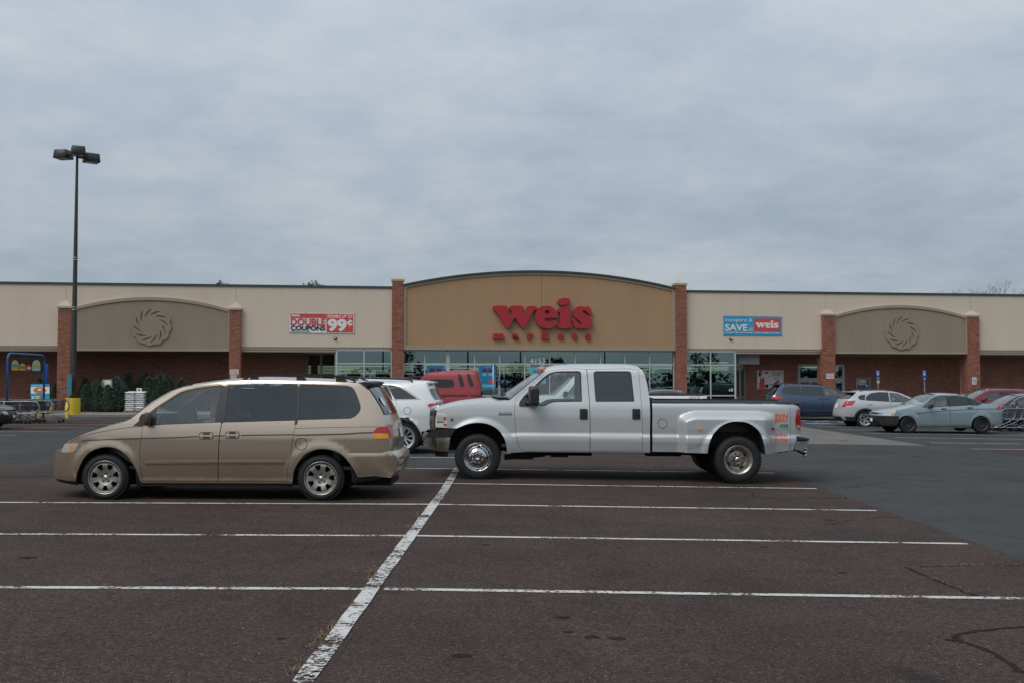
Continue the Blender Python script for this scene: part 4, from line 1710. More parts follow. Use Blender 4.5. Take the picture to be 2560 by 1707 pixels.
    v.panel('turn_signal', rnd(tlo, [.01, 0, 0, .012]), [], M['orange'], .010, .03, lip=.02)
    tg = gate_l
    zc = lambda z: float(np.interp(-z, [-p[1] for p in tg], [p[0] for p in tg]))
    c_ = [(zc(z), z) for z in np.linspace(tlr[1][1] + .01, tlo[2][1], 8)]
    for s0, s1 in ((-1, -.74), (.74, 1)):
        v.bridge('taillight', c_, .075, 0, M['red_lens'], 2.6, 8, s0, s1, .008)
    cp = [(zc(z), z) for z in np.linspace(.98, .84, 4)]
    v.bridge('license_plate', cp, .075, 0, M['white_paint'], 2.6, 8, -.18, .18, .012)
    # ---- small things on the skin
    def strip(name, pts, wd, mat, off=.003, sides=(-1, 1)):
        C_ = np.array(cr(pts, 4))
        up = [(p[0], p[1] + wd / 2) for p in C_]
        dn = [(p[0], p[1] - wd / 2) for p in C_]
        return v.panel(name, up + dn[::-1], [], mat, off, .08, sides, .004)
    M['pin'] = plain('brown_pinstripe', (0.05, 0.03, 0.024), 0.5)
    strip('pinstripe', A([(405, 789), (550, 780), (700, 772), (990, 765), (1300, 756), (1550, 744)]), .013, M['pin'])
    strip('pinstripe', A([(1708, 740), (1756, 739)]), .016, M['pin'])
    strip('pinstripe', A([(1762, 739), (1806, 737)]), .016, M['pin'])
    strip('pinstripe', B([(8, 772), (250, 769), (552, 765)]), .016, M['pin'])
    strip('slide_rail', B([(560, 771), (800, 766), (1100, 758), (1230, 748), (1368, 744)]), .018, M['pin'])
    strip('panel_line', B([(570, 700), (900, 692), (1200, 686), (1418, 683)]), .005, M['dark'], .0015)
    strip('panel_line', A([(290, 796), (420, 741), (600, 699), (800, 665), (1003, 646)]), .006, M['dark'], .0015)
    strip('panel_line', B([(1398, 812), (1397, 880), (1395, 945)]), .005, M['dark'], .0015) if False else None
    for pts in (A([(1027, 998), (1400, 996), (1744, 993)]), A([(1752, 993), (1790, 993)]) + B([(250, 1043), (462, 1045)])):
        C_ = [pts[0], pts[-1]]
        poly = rnd([(pts[0][0], pts[0][1] + .018), (pts[-1][0], pts[-1][1] + .018), (pts[-1][0], pts[-1][1] - .018), (pts[0][0], pts[0][1] - .018)], .014)
        ribbon_ = [(pts[0][0] + .01, pts[0][1] - .021), (pts[-1][0] - .01, pts[-1][1] - .021)]
        strip('panel_line', ribbon_, .009, M['pin'], .003)  # thin dark strip along the lower edge of the side molding
        v.panel('side_molding', poly, [], P, .018, .1, lip=.02)
    for sm_, z0_, z1_ in ((Bseam, 1.04, 1.615), (Rseam, 1.03, 1.60)):
        q = [p for p in cr(sm_, 4) if z0_ < p[1] < z1_]
        for s0, s1 in ((-.019, .019),):
            v.panel('pillar_trim', [(x + s0, z) for x, z in q] + [(x + s1, z) for x, z in q[::-1]], [], M['black_plastic'], .003, .08, lip=.004)
    fdc = B([(632, 862)])[0]
    ro = circle(fdc[0], fdc[1], .085, 24)
    v.panel('fuel_door', ro, [inset(ro, .008)], M['dark'], .002, .05, (-1,), 0)
    for i, (hx, hy, par) in enumerate(((1630, 738, fdo), (1885, 731, sdo))):
        c = A([(hx, hy)])[0]
        o = rnd([(c[0] - .10, c[1] - .05), (c[0] + .10, c[1] - .05), (c[0] + .10, c[1] + .05), (c[0] - .10, c[1] + .05)], .048, 7)
        for k, sd in enumerate((-1, 1)):
            v.panel('handle_rim', o, [inset(o, .009)], M['dark'], .002, .05, (sd,), 0, par[k])
            cup = rnd([(c[0] - .05, c[1] - .036), (c[0] + .05, c[1] - .036), (c[0] + .05, c[1] + .04), (c[0] - .05, c[1] + .04)], .02)
            v.panel('handle_cup', cup, [], M['pin'], .002, .05, (sd,), 0, par[k])
            bar = rnd([(c[0] - .09, c[1] - .013), (c[0] + .09, c[1] - .013), (c[0] + .09, c[1] + .013), (c[0] - .09, c[1] + .013)], .012)
            v.panel('handle', bar, [], P, .016, .05, (sd,), .014, par[k])
    # mirrors
    for sd in (-1, 1):
        mb = MB()
        c = A([(1075, 570)])[0]
        w_ = float(W(c[0], c[1])) + .02
        prof_ = [(0, .02), (.035, .085), (.075, .10), (.115, .085), (.12, -.06), (.09, -.095), (.03, -.08), (0, -.02)]
        n = 6
        for j in range(n + 1):
            pass
        for j in range(n):
            Vv = []
            for t in (j / n, (j + 1) / n):
                sc = .72 + .28 * math.sin(math.pi * (.15 + .85 * t))
                for (x, z) in prof_:
                    Vv.append((c[0] - .07 + x * sc, sd * (w_ + .19 * t), c[1] + z * sc))
            k = len(prof_)
            mb.add(Vv, [(i, (i + 1) % k, (i + 1) % k + k, i + k) for i in range(k)], True)
            if j == n - 1: mb.add(Vv[k:], [tuple(range(k))])
        mb.build('mirror', M['mirror_brown'], v.root)
    # roof rails
    for sd in (-1, 1):
        rb_ = MB()
        yy = .60
        zr = 1.672
        pts = [(1.78, zr - .012), (1.95, zr + .055), (2.3, zr + .062), (2.8, zr + .060), (3.1, zr + .050), (3.24, zr + .040), (3.40, zr - .018)]
        C_ = cr(pts, 4)
        for (xa, za), (xb, zb) in zip(C_[:-1], C_[1:]):
            rb_.add([(xa, sd * yy - .022, za - .014), (xa, sd * yy + .022, za - .014), (xa, sd * yy + .022, za + .014), (xa, sd * yy - .022, za + .014),
                     (xb, sd * yy - .022, zb - .014), (xb, sd * yy + .022, zb - .014), (xb, sd * yy + .022, zb + .014), (xb, sd * yy - .022, zb + .014)],
                    [(0, 4, 5, 1), (1, 5, 6, 2), (2, 6, 7, 3), (3, 7, 4, 0)])
        for x in (1.92, 2.58, 3.14):
            rb_.add([(x - .02, sd * yy - .02, zr + .05), (x + .07, sd * yy - .02, zr + .05), (x + .15, sd * yy - .02, zr - .03), (x - .02, sd * yy - .02, zr - .03),
                     (x - .02, sd * yy + .02, zr + .05), (x + .07, sd * yy + .02, zr + .05), (x + .15, sd * yy + .02, zr - .03), (x - .02, sd * yy + .02, zr - .03)],
                    [(0, 1, 2, 3), (4, 7, 6, 5), (1, 5, 6, 2), (0, 3, 7, 4)])
        rb_.build('roof_rail', M['black_plastic'], v.root)
    # mud flaps
    for pts in (A([(930, 1078), (985, 1150), (1004, 1186), (985, 1252), (948, 1254), (940, 1180)]), B([(1130, 1086), (1180, 1150), (1218, 1204), (1190, 1276), (1150, 1250), (1150, 1180)])):
        v.panel('mud_flap', pts, [], M['black_plastic'], -.02, .06, lip=.03)
    # stickers on the rear window, wiper
    P_ = v.bridge_arr(cr(gate_u, 3)[1:-1], [.08, .08], [.02, .0], 2.6, 24, -.9, .9, .014)
    st = MB()
    def onw(u, t):
        n, k = P_.shape[:2]
        return P_[int(round(u * (n - 1))), int(round((t + .9) / 1.8 * (k - 1)))]
    c = onw(.62, -.62)
    for (cc, rr_) in ((c, .075),):
        ex = Vector((.40, 0, -.72)).normalized()
        ey = Vector((.10, .99, .05)).normalized()
        nrm = ex.cross(ey).normalized() * -1
        if nrm.x < 0: nrm = -nrm
        base = Vector(cc) + nrm * .006
        st.add([base + ex * rr_ * (1 + .08 * math.cos(9 * a)) * math.cos(a) + ey * rr_ * (1 + .08 * math.cos(9 * a)) * math.sin(a) for a in np.linspace(0, 6.283, 36, endpoint=False)], [tuple(range(36))])
    for q in (-.55, -.47):
        c2 = Vector(onw(.93, q)) + nrm * .006
        st.add([c2 + ex * .03 - ey * .02, c2 + ex * .03 + ey * .02, c2 - ex * .03 + ey * .008, c2 - ex * .03 - ey * .008], [(0, 1, 2, 3)])
    st.build('window_sticker', M['white_paint'], v.root)
    MB().tube([(4.07, -.05, 1.06), (4.12, -.30, 1.12), (4.10, -.42, 1.13)], .012, 6).build('rear_wiper', M['black_plastic'], v.root)
    # underside, wells, cabin
    well(v, [arF, arR], 0, .38)
    u = MB().box(-.7, 3.9, -.48, .48, .17, .42).box(.48, 2.5, -.88, .88, .19, .42).box(3.45, 3.85, -.78, .78, .36, .5)
    u.build('underbody', M['underbody'], v.root)
    c = MB()
    for yy in (-.42, .42):
        seat(c, .98, yy)
        seat(c, 1.95, yy)
    seat(c, 2.9, 0, w=1.3)
    c.build('seat', M['interior_tan'], v.root, bevel=.03)
    MB().box(-.05, .42, -.78, .78, .5, .97).build('dashboard', M['dash'], v.root, bevel=.05)
    MB().box(-.05, 3.7, -.82, .82, .42, .46).build('cabin_floor', M['interior'], v.root)
    sw = MB()
    sw.lathe([(.17, -.014), (.185, 0), (.17, .014), (.155, 0), (.17, -.014)], n=24)
    o = sw.build('steering_wheel', M['dash'], v.root)
    o.location = (.56, -.38, .98)
    o.rotation_euler = (0, 0, R(90))
    o.rotation_euler = (R(0), R(0), R(90))
    # wheels
    sec = sector(.112, .186, .17, .25, .026)
    holes = [sec(2 * math.pi * k / 7 + .25) for k in range(7)]
    def lugs(b, hw, df):
        for k in range(5):
            a = 2 * math.pi * k / 5 + math.pi / 2
            b.lathe([(.0, -.034), (.012, -.030), (.013, -.005)], (.057 * math.cos(a), -hw + .045, .057 * math.sin(a)), n=10)
    def cap(b, hw, df):
        b.lathe([(0, -.006), (.026, -.004), (.031, .004)], (0, -hw + .030, 0), n=20)
    stl = dict(dish=[(0, .036), (.03, .036), (.075, .034), (.10, .022), (.17, .012), (.205, .020), (.222, .006)], holes=holes, mat=M['alloy'], g=.02, back=.10,
               extra=[('lug_nut', lugs, M['lug']), ('hub_cap', cap, M['alloy_silver'])])
    mount_wheels(v, [(0, .945, (-1, 1)), (L, .945, (-1, 1))], .318, .215, .222, stl)
    return v


M['peach'] = plain('faded_amber_lens', (0.62, 0.30, 0.13), 0.25, coat=0.5)
M['mirror_brown'] = plain('mirror_shell', (0.075, 0.055, 0.045), 0.4, coat=0.4)
M['lug'] = plain('lug_nut', (0.10, 0.075, 0.065), 0.4, 0.6)
VAN = van()

# ================================================================== SILVER CREW-CAB PICKUP WITH DUAL REAR WHEELS
def t3(x, y): return (1040 + x / 4.523, 880 + y / 4.523)
def t4(x, y): return (1540 + x / 4.523, 880 + y / 4.523)


M['silver_paint'] = carpaint('silver_paint', (0.49, 0.505, 0.505), 0.45, 0.46, 0.22, 0.18)
M['decal_orange'] = plain('decal_orange', (0.72, 0.13, 0.03), 0.5)
M['decal_green'] = plain('decal_green', (0.02, 0.20, 0.11), 0.5)
M['decal_grey'] = plain('decal_grey', (0.10, 0.10, 0.11), 0.5)
M['satin_chrome'] = plain('bumper_chrome', (0.70, 0.71, 0.72), 0.16, 1.0, var=0.1)
M['pinch'] = plain('rocker_seam', (0.34, 0.30, 0.20), 0.7, var=0.4, scale=20)


def truck():
    x0, yr = -0.585, 17.95
    L = 4.379
    prof = pchip([(.30, .93), (.40, .962), (.5, .99), (.6, 1.004), (.68, 1.012), (.735, 1.010), (.80, .980), (.88, .982), (1.05, .984), (1.18, .972), (1.26, .957), (1.33, .935), (1.5, .882), (1.7, .822), (1.85, .775), (1.93, .715), (2.0, .60)])
    profb = pchip([(.30, .93), (.45, .968), (.6, .99), (.68, 1.003), (.735, 1.002), (.80, .976), (.9, .982), (1.1, .985), (1.22, .980), (1.28, .968), (1.33, .93)])
    plan = pchip([(-1.1, .42), (-1.0, .28), (-.92, .17), (-.85, .115), (-.7, .06), (-.5, .03), (-.3, .01), (0, 0), (5.0, 0), (5.25, .01), (5.38, .035), (5.48, .08), (5.6, .2)])
    zc_ = .385
    fl = arch_bumps([(0.02, zc_ + .03)], .042, .53, .13)
    W = lambda x, z: prof(z) - plan(x) + fl(x, z)
    # the wide fender over the double rear wheels
    FX0, FX1 = 3.40, 5.10
    def dual(x, z):
        x, z = np.asarray(x, float), np.asarray(z, float)
        zt = 1.205 - .07 * smooth(FX0 + .30, FX0, x) - .04 * smooth(4.7, 5.15, x)
        s = smooth(FX0 - .01, FX0 + .12, x) * (1 - smooth(4.80, 5.08, x)) * smooth(zt, zt - .15, z)
        d = np.hypot(x - L, z - (zc_ + .03))
        return .205 * s + .03 * smooth(.66, .55, d)
    Wd = lambda x, z: profb(z) - plan(x) + dual(x, z)
    v = Veh('parked_pickup_truck', 'silver crew cab pickup with dual rear wheels and orange lettering on the bed', 'pickup truck', (x0, yr, gz(x0, yr)), 0.0, W, -1, tilt=0.0075)
    A = lambda pts: v.ms([t3(*p) for p in pts])
    B = lambda pts: v.ms([t4(*p) for p in pts])
    D = lambda pts: v.ms([t4(*p) for p in pts], Wd)
    P = M['silver_paint']
    # ---- cab and front fender
    hood = A([(232, 684), (240, 655), (300, 632), (380, 612), (480, 594), (600, 578), (750, 564), (900, 554), (1040, 542)])
    pillar = A([(1040, 542), (1072, 528), (1180, 440), (1290, 348), (1390, 268), (1462, 208)])
    roof = A([(1462, 208), (1520, 188), (1600, 176), (1750, 168), (1930, 165)]) + B([(60, 164), (200, 168), (258, 176)])
    back = B([(258, 176), (290, 196), (318, 240), (342, 320), (362, 420), (376, 520), (383, 600), (385, 800), (385, 1000), (384, 1118)])
    arF = cr(A([(1032, 1140), (1024, 1070), (1008, 1000), (975, 930), (915, 862), (830, 815), (740, 796), (660, 796), (580, 810), (510, 836), (462, 858), (430, 890), (405, 930), (388, 962), (375, 1020)]), 4)
    kh = min(range(len(arF)), key=lambda i: abs(arF[i][1] - A([(462, 856)])[0][1]) + (5 if arF[i][0] > 0 else 0))
    head = A([(232, 688), (330, 690), (346, 726), (356, 850), (224, 846), (218, 800)])
    top = cr(hood, 3)[:-1] + cr(pillar, 3)[:-1] + cr(roof, 2)[:-1] + cr(back, 3)
    zb = A([(1300, 1122)])[0][1]
    outer = [head[4]] + top + [(back[-1][0], zb), (arF[0][0] + .35, zb)] + arF[:kh + 1] + A([(400, 856)])
    fs = A([(1128, 520), (1114, 600), (1115, 750), (1126, 900), (1150, 1020), (1188, 1118)])
    ms_ = A([(1928, 190), (1945, 350), (1962, 580), (1968, 760), (1968, 900), (1966, 1118)])
    rs_ = B([(256, 194), (270, 350), (288, 590), (300, 760), (302, 900), (296, 1116)])
    ft = A([(1128, 520), (1200, 452), (1300, 366), (1400, 284), (1470, 226), (1540, 202), (1620, 190), (1750, 184), (1928, 182)])
    fdoor = cr(ft, 2)[:-1] + cr(ms_, 3) + cr(fs, 3)[::-1][:-1]
    rdoor = [ms_[0]] + A([(1930, 182)])[:0] + B([(100, 182), (200, 186)]) + cr(rs_, 3) + cr(ms_, 3)[::-1][:-1]
    wF = cr(A([(1166, 606), (1172, 570), (1200, 524), (1290, 428), (1390, 330), (1450, 276), (1510, 236), (1570, 218), (1640, 212)]), 3) + rnd(A([(1640, 212), (1866, 210), (1878, 556), (1640, 560)]), [0, .055, .02, 0])[1:-1] + cr(A([(1600, 560), (1545, 566), (1500, 582), (1462, 602), (1440, 606)]), 3)
    gF = cr(A([(1352, 596), (1352, 560), (1356, 400), (1400, 350), (1460, 296), (1520, 250), (1575, 231), (1640, 225)]), 3) + rnd(A([(1640, 225), (1854, 222), (1866, 542), (1640, 545)]), [0, .05, .015, 0])[1:-1] + cr(A([(1600, 545), (1538, 552), (1490, 570), (1452, 594)]), 2)
    gF = cr(A([(1180, 592), (1186, 565), (1212, 524), (1300, 432), (1400, 338), (1460, 286), (1520, 246), (1575, 231), (1640, 226)]), 3) + gF[25:] if False else gF
    wR = rnd(A([(2004, 212)]) + B([(170, 212), (208, 556)]) + A([(2030, 558)]), [.06, .06, .03, .03], 6)
    v.panel('body', outer, [fdoor, rdoor], P, g=.032, join=True)
    fdo = v.panel('door', inset(fdoor, .0055), [wF], P, g=.05)
    rdo = v.panel('door', inset(rdoor, .0055), [wR], P, g=.05)
    gR = inset(wR, .012)
    for i, sd in enumerate((-1, 1)):
        v.panel('window_seal', inset(wF, -.003), [gF], M['black_plastic'], -.004, .05, (sd,), .015, fdo[i])
        v.panel('window', inset(gF, -.004), [], M['glass_clear'], -.014, .08, (sd,), 0, fdo[i])
        v.panel('window_seal', inset(wR, -.003), [gR], M['black_plastic'], -.004, .05, (sd,), .015, rdo[i])
        v.panel('window', inset(gR, -.004), [], M['glass_tint'], -.014, .08, (sd,), 0, rdo[i])
    zl = zb + .1
    v.panel('inner_lining', [(.5, .8)] + [(p[0] + .06, p[1] - .05) for p in pillar] + [(x, z - .04) for x, z in roof] + [(x - .04, z) for x, z in back[1:-1]] + [(back[-1][0] - .04, zl), (.75, zl)], [inset(gF, -.02), inset(wR, -.02)], M['interior'], -.06, .09, lip=0, join=True)
    v.bridge('hood', cr(hood, 3), [-.10, -.10, -.08, -.08, -.16], [.0, .03, .05, .055, .06], P, 2.4, 28)
    v.bridge('cowl', [(pillar[0][0] - .16, pillar[0][1] + .035), (pillar[0][0] - .02, pillar[0][1] + .03), (pillar[1][0], pillar[1][1] + .02)], -.16, .025, M['black_plastic'], 2.2, 20, -.95, .95, .012)
    ps = cr(pillar, 3)
    v.bridge('windshield', ps, [-.20, -.20, -.16, -.10], [.03, .02, .01, .025], M['glass_clear'], 2.2, 28)
    for s0, s1 in ((-1, -.955), (.955, 1)):
        v.bridge('windshield_seal', ps, [-.20, -.20, -.16, -.10], [.03, .02, .01, .025], M['black_plastic'], 2.2, 4, s0, s1, .004)
    v.bridge('windshield_seal', ps[-3:], [-.115, -.10], [.02, .025], M['black_plastic'], 2.2, 20, -.98, .98, .004)
    v.bridge('roof', cr(roof, 2), [-.10, 0, 0, 0, .02], [.025, .055, .065, .06, .04], P, 3.0, 30)
    v.bridge('cab_back', cr(back, 2), 0.04, 0.0, P, 4, 16)
    v.bridge('rear_window', [b for b in cr(back, 2)[3:9]], 0.04, 0, M['glass_dark'], 4, 12, -.7, .7, .008)
    # ---- bed
    bz = D([(410, 570)])[0]
    btop = D([(408, 572), (900, 570), (1500, 567), (1980, 565), (2030, 574), (2058, 598), (2075, 632), (2082, 700), (2088, 800), (2088, 870), (2084, 940), (2070, 965), (2040, 990), (2020, 1050), (2008, 1100)])
    arR = cr(D([(1690, 1154), (1684, 1090), (1670, 1020), (1640, 930), (1585, 855), (1490, 796), (1385, 780), (1280, 790), (1185, 834), (1110, 912), (1065, 1000), (1045, 1080), (1036, 1142)]), 4)
    bot = D([(1960, 1110), (1742, 1150)])
    bot2 = D([(860, 1136), (706, 1125), (410, 1122)])
    bed = btop + bot + arR + bot2
    tlp = D([(2052, 640), (2076, 652), (2086, 760), (2087, 866), (2056, 858), (2034, 822), (2029, 752), (2040, 680)])
    v.panel('bed_side', bed, [], P, g=.03, W=Wd)
    v.panel('taillight', cr(tlp, 3, True), [], M['red_lens'], .012, .03, lip=.02, W=Wd)
    v.panel('reverse_lamp', cr(D([(2052, 820), (2082, 832), (2084, 858), (2056, 852), (2040, 834)]), 3, True), [], M['clear_lens'], .016, .03, lip=.006, W=Wd)
    xb0, xb1 = bz[0], btop[4][0]
    zt = btop[1][1]
    for sd in (-1, 1):
        c = MB()
        pts = [(xb0 - .005, zt + .002), (xb1 - .1, zt + .004), (xb1 + .02, zt - .012), (xb1 + .10, zt - .07)]
        C_ = cr(pts, 5)
        for (xa, za), (xe, ze) in zip(C_[:-1], C_[1:]):
            ya = float(Wd(xa, za - .01)) + .012
            c.add([(x, sd * y, z) for x, z in ((xa, za), (xe, ze)) for y, z in ((ya, z), (ya - .03, z + .04), (ya - .13, z + .04), (ya - .13, z))], [(0, 4, 5, 1), (1, 5, 6, 2), (2, 6, 7, 3), (3, 7, 4, 0)])
        c.build('bed_rail_cap', M['black_plastic'], v.root)
    inn = MB()
    inn.box(xb0, xb1 + .05, -.80, .80, .84, .88)
    for y in (-.84, .80):
        inn.box(xb0, xb1 + .05, y, y + .04, .84, zt)
    inn.box(xb0, xb0 + .04, -.9, .9, .60, zt)
    inn.build('bed_liner', M['black_plastic'], v.root)
    MB().box(xb1 + .02, xb1 + .08, -.80, .80, .72, zt - .02).build('tailgate', P, v.root, bevel=.015)
    v.bridge('tailgate_skin', [(p[0], p[1]) for p in btop[5:12]], .03, 0, P, 6, 16, W=Wd)
    # dual-wheel fender trim: panel joint lines, marker lamps, fuel door
    def strip(name, pts, wd, mat, off=.003, sides=(-1, 1), Wf=None):
        C_ = np.array(cr(pts, 4))
        q = np.gradient(C_, axis=0)
        q /= np.maximum(np.linalg.norm(q, axis=1, keepdims=True), 1e-9)
        n = np.stack([-q[:, 1], q[:, 0]], 1) * wd / 2
        return v.panel(name, [tuple(p) for p in C_ + n] + [tuple(p) for p in (C_ - n)[::-1]], [], mat, off, .05, sides, .002, W=Wf)
    strip('panel_line', D([(1060, 950), (1000, 955), (965, 975), (950, 1040), (900, 1075), (780, 1085)]), .005, M['decal_grey'], .0015, Wf=Wd)
    strip('panel_line', D([(1968, 620), (1975, 800), (1972, 1000), (1962, 1105)]), .005, M['decal_grey'], .0015, Wf=Wd)
    strip('panel_line', D([(1676, 945), (1720, 950), (1745, 980), (1748, 1060)]), .005, M['decal_grey'], .0015, Wf=Wd)
    for (q, mt) in (((950, 865), M['orange']), ((1775, 862), M['red_lens'])):
        c = D([q])[0]
        v.panel('marker_lamp', circle(c[0], c[1], .024, 16, 1.35), [], mt, .012, .03, lip=.014, W=Wd)
    c = D([(525, 803)])[0]
    ro = circle(c[0], c[1], .083, 26)
    v.panel('fuel_door', ro, [inset(ro, .008)], M['dark'], .002, .05, (-1,), 0, W=Wd)
    # gap between cab and bed
    MB().box(back[-1][0] - .02, xb0 + .01, -.90, .90, .46, zt - .02).build('cab_gap_filler', M['dark'], v.root)
    # ---- lamps, grille, bumpers
    v.panel('headlight', rnd(head, [.01, .03, .02, .015, .01, 0]), [], M['silver_lens'], .004, .03, lip=.02)
    hl = A([(240, 700), (306, 702), (312, 765), (236, 764)])
    v.panel('lamp_reflector', rnd(hl, .015), [], M['clear_lens'], .008, .03, lip=.004)
    hl = A([(234, 776), (318, 778), (318, 792), (234, 790)])
    v.panel('lamp_divider', hl, [], M['decal_grey'], .008, .03, lip=.004)
    for pts in ([(314, 724), (340, 726), (343, 764), (312, 762)], [(312, 804), (346, 804), (348, 830), (310, 830)]):
        v.panel('turn_signal', rnd(A(pts), .006), [], M['amber'], .009, .03, lip=.004)
    gx = head[0][0]
    gc = [(gx + .005, head[0][1] + .06), (gx - .035, head[0][1] - .02), (gx - .04, head[4][1] + .02), (gx - .03, head[4][1] - .05)]
    gcs = cr(gc, 4)
    v.bridge('grille', gcs, -.05, 0, M['dark'], 3, 16, inset_y=.02)
    for s0, s1 in ((-1.0, -.80), (.80, 1.0)):
        v.bridge('grille_surround', gcs, -.05, 0, M['chrome'], 3, 6, s0, s1, -.02, inset_y=.0)
    for zc2 in np.linspace(head[0][1] + .04, head[4][1] - .03, 4):
        v.bridge('grille_bar', [(gx - .05, zc2 + .03), (gx - .075, zc2), (gx - .05, zc2 - .03)], -.05, 0, M['chrome'], 3, 14, -.8, .8, inset_y=.02)
    # chrome edge of the grille as it shows from the side
    ge = A([(155, 628), (178, 618), (236, 660), (232, 700), (214, 860), (160, 888), (150, 800)])
    v.panel('grille_surround', ge, [], M['chrome'], -.03, .04, lip=.03)
    bm_top = A([(140, 906), (236, 862), (452, 860), (404, 932), (388, 964), (104, 962), (118, 930)])
    Wq = lambda x, z: W(x, z) * 0 + .985 - plan(x) * 1.1 + .0
    v.panel('bumper_cover', rnd(bm_top, .008), [], M['black_plastic'], .0, .05, lip=.03, W=Wq)
    bc = A([(102, 966), (388, 970), (376, 1040), (362, 1118), (310, 1124), (230, 1112), (180, 1098), (130, 1040), (106, 1000)])
    v.panel('front_bumper', rnd(bc, .01), [], M['satin_chrome'], .012, .05, lip=.04, W=Wq)
    ed = A([(102, 960), (388, 964), (388, 972), (102, 970)])
    v.panel('bumper_edge', ed, [], M['chrome'], .02, .05, lip=.01, W=Wq)
    cb = [bm_top[0], bm_top[6], bm_top[5]]
    v.bridge('bumper_cover', cr(cb, 3), -.10, 0, M['black_plastic'], 2.6, 20, W=Wq)
    cbc = [bc[0], bc[8], bc[7], bc[6]]
    v.bridge('bumper_face', cr(cbc, 3), -.10, 0, M['satin_chrome'], 2.6, 20, W=Wq)
    ad = A([(192, 1112), (362, 1122), (360, 1178), (300, 1182), (222, 1174)])
    v.panel('air_dam', ad, [], M['black_plastic'], -.03, .06, lip=.02)
    # rear step bumper and hitch
    rbp = D([(2034, 1004), (2150, 998), (2142, 1050), (2120, 1078), (2090, 1100), (2026, 1106)])
    Wr = lambda x, z: np.asarray(x, float) * 0 + .93
    v.panel('rear_bumper', rnd(rbp, .012), [], M['satin_chrome'], .0, .05, lip=.05, W=Wr)
    rx = [p for p in rbp]
    v.bridge('rear_bumper', cr([rbp[1], rbp[2], rbp[3], rbp[4]], 3), .05, 0, M['satin_chrome'], 4, 16, W=Wr)
    st = D([(2030, 950), (2060, 946), (2162, 968), (2158, 990), (2036, 1000)])
    c = MB()
    c.prism(st, -.95, .95)
    c.build('bumper_step', M['black_plastic'], v.root, bevel=.012)
    MB().box(btop[-1][0] - .5, btop[-1][0] + .02, -.12, .12, zb - .05, zb + .08).box(btop[-1][0] - .3, btop[-1][0] + .0, -.6, .6, zb - .0, zb + .10).build('hitch_frame', M['underbody'], v.root)
    hb = D([(2118, 1120)])[0]
    hx = 5.83
    hb = (hx, .455)
    h = MB()
    h.tube([(hx - .75, 0, hb[1] + .06), (hx - .16, 0, hb[1] + .03), (hx + .02, 0, hb[1] - .055)], .024, 8)
    h.build('tow_bar', M['underbody'], v.root)
    h = MB()
    h.lathe([(0, .045), (.022, .04), (.03, .022), (.031, .012), (.026, -.006), (.016, -.016), (.018, -.03), (.034, -.034), (.034, -.05), (.018, -.052), (.018, -.09), (.024, -.092), (.024, -.12), (0, -.122)], (hx + .02, 0, hb[1] + .03), 'z', 16)
    h.build('hitch_ball', M['chrome'], v.root)
    # ---- handles, mirrors, badges, decals
    for par, q in ((fdo, t3(1896, 697)), (rdo, t4(229, 697))):
        c = v.m(*q)
        o = rnd([(c[0] - .068, c[1] - .09), (c[0] + .068, c[1] - .09), (c[0] + .068, c[1] + .09), (c[0] - .068, c[1] + .09)], .02)
        k_ = rnd([(c[0] - .03, c[1] - .02), (c[0] + .055, c[1] - .02), (c[0] + .055, c[1] + .07), (c[0] - .03, c[1] + .07)], .015)
        for i, sd in enumerate((-1, 1)):
            v.panel('handle', o, [], M['black_plastic'], .010, .05, (sd,), .014, par[i])
            v.panel('handle_pull', k_, [], M['rubber'], .024, .05, (sd,), .014, par[i])
    for sd in (-1, 1):
        sail = A([(1164, 604), (1170, 560), (1220, 490), (1275, 440), (1280, 606)])
        v.panel('mirror_base', rnd(sail, .015), [], M['black_plastic'], .02, .05, (sd,), .03)
        c = v.m(*t3(1300, 500), lambda x, z: np.asarray(x, float) * 0 + 1.10)
        m = MB()
        hw, hh = .085, .17
        o = rnd([(-hw, -hh), (hw, -hh), (hw, hh), (-hw, hh)], .06, 6)
        rows = [(0.0, .93, 0), (.02, 1.0, .0), (.12, 1.0, .01), (.20, .9, .02), (.23, .7, .02)]
        vs = []
        for (yy, sc, sh) in rows:
            for (x, z) in o:
                vs.append((c[0] + .04 + x * sc + sh, sd * (1.00 + yy), c[1] + .01 + z * sc))
        n = len(o)
        m.add(vs, [(j * n + i, j * n + (i + 1) % n, (j + 1) * n + (i + 1) % n, (j + 1) * n + i) for j in range(len(rows) - 1) for i in range(n)], True)
        m.add(vs[:n], [tuple(range(n))]); m.add(vs[-n:], [tuple(range(n))])
        m.tube([(c[0] - .08, sd * .95, c[1] - .12), (c[0] - .02, sd * 1.03, c[1] - .10)], .03, 8)
        m.tube([(c[0] - .07, sd * .93, c[1] + .02), (c[0] - .02, sd * 1.03, c[1] + .03)], .025, 8)
        m.build('mirror', M['black_plastic'], v.root)
    a, b = v.m(*t3(934, 700)), v.m(*t3(1085, 670))
    text('badge_lettering', 'F-350', M['chrome'], v.root, a[0], b[0], a[1] + .012, b[1] + .004, .006, .008, .035, space=1.05, W=W)
    v.panel('badge_bar', A([(932, 698), (1086, 698), (1086, 707), (932, 707)]), [], M['decal_grey'], .006, .05, (-1,), .006)
    a = v.m(*t3(407, 760))
    v.panel('fender_badge', circle(a[0], a[1], .03, 8), [], M['decal_grey'], .004, .05, (-1,), .004)
    v.panel('fender_badge', circle(a[0], a[1] + .012, .012, 8, 2.2), [], M['chrome'], .008, .05, (-1,), .004)

    def decal(body, x_, x2, ya, yb, mat, bold, space=1.0, shear=0.0):
        a, b = v.m(*t4(x_, yb), Wd), v.m(*t4(x2, ya), Wd)
        return text('decal_lettering', body, mat, v.root, a[0], b[0], a[1], b[1], .003, .002, bold, shear, space, W=Wd)
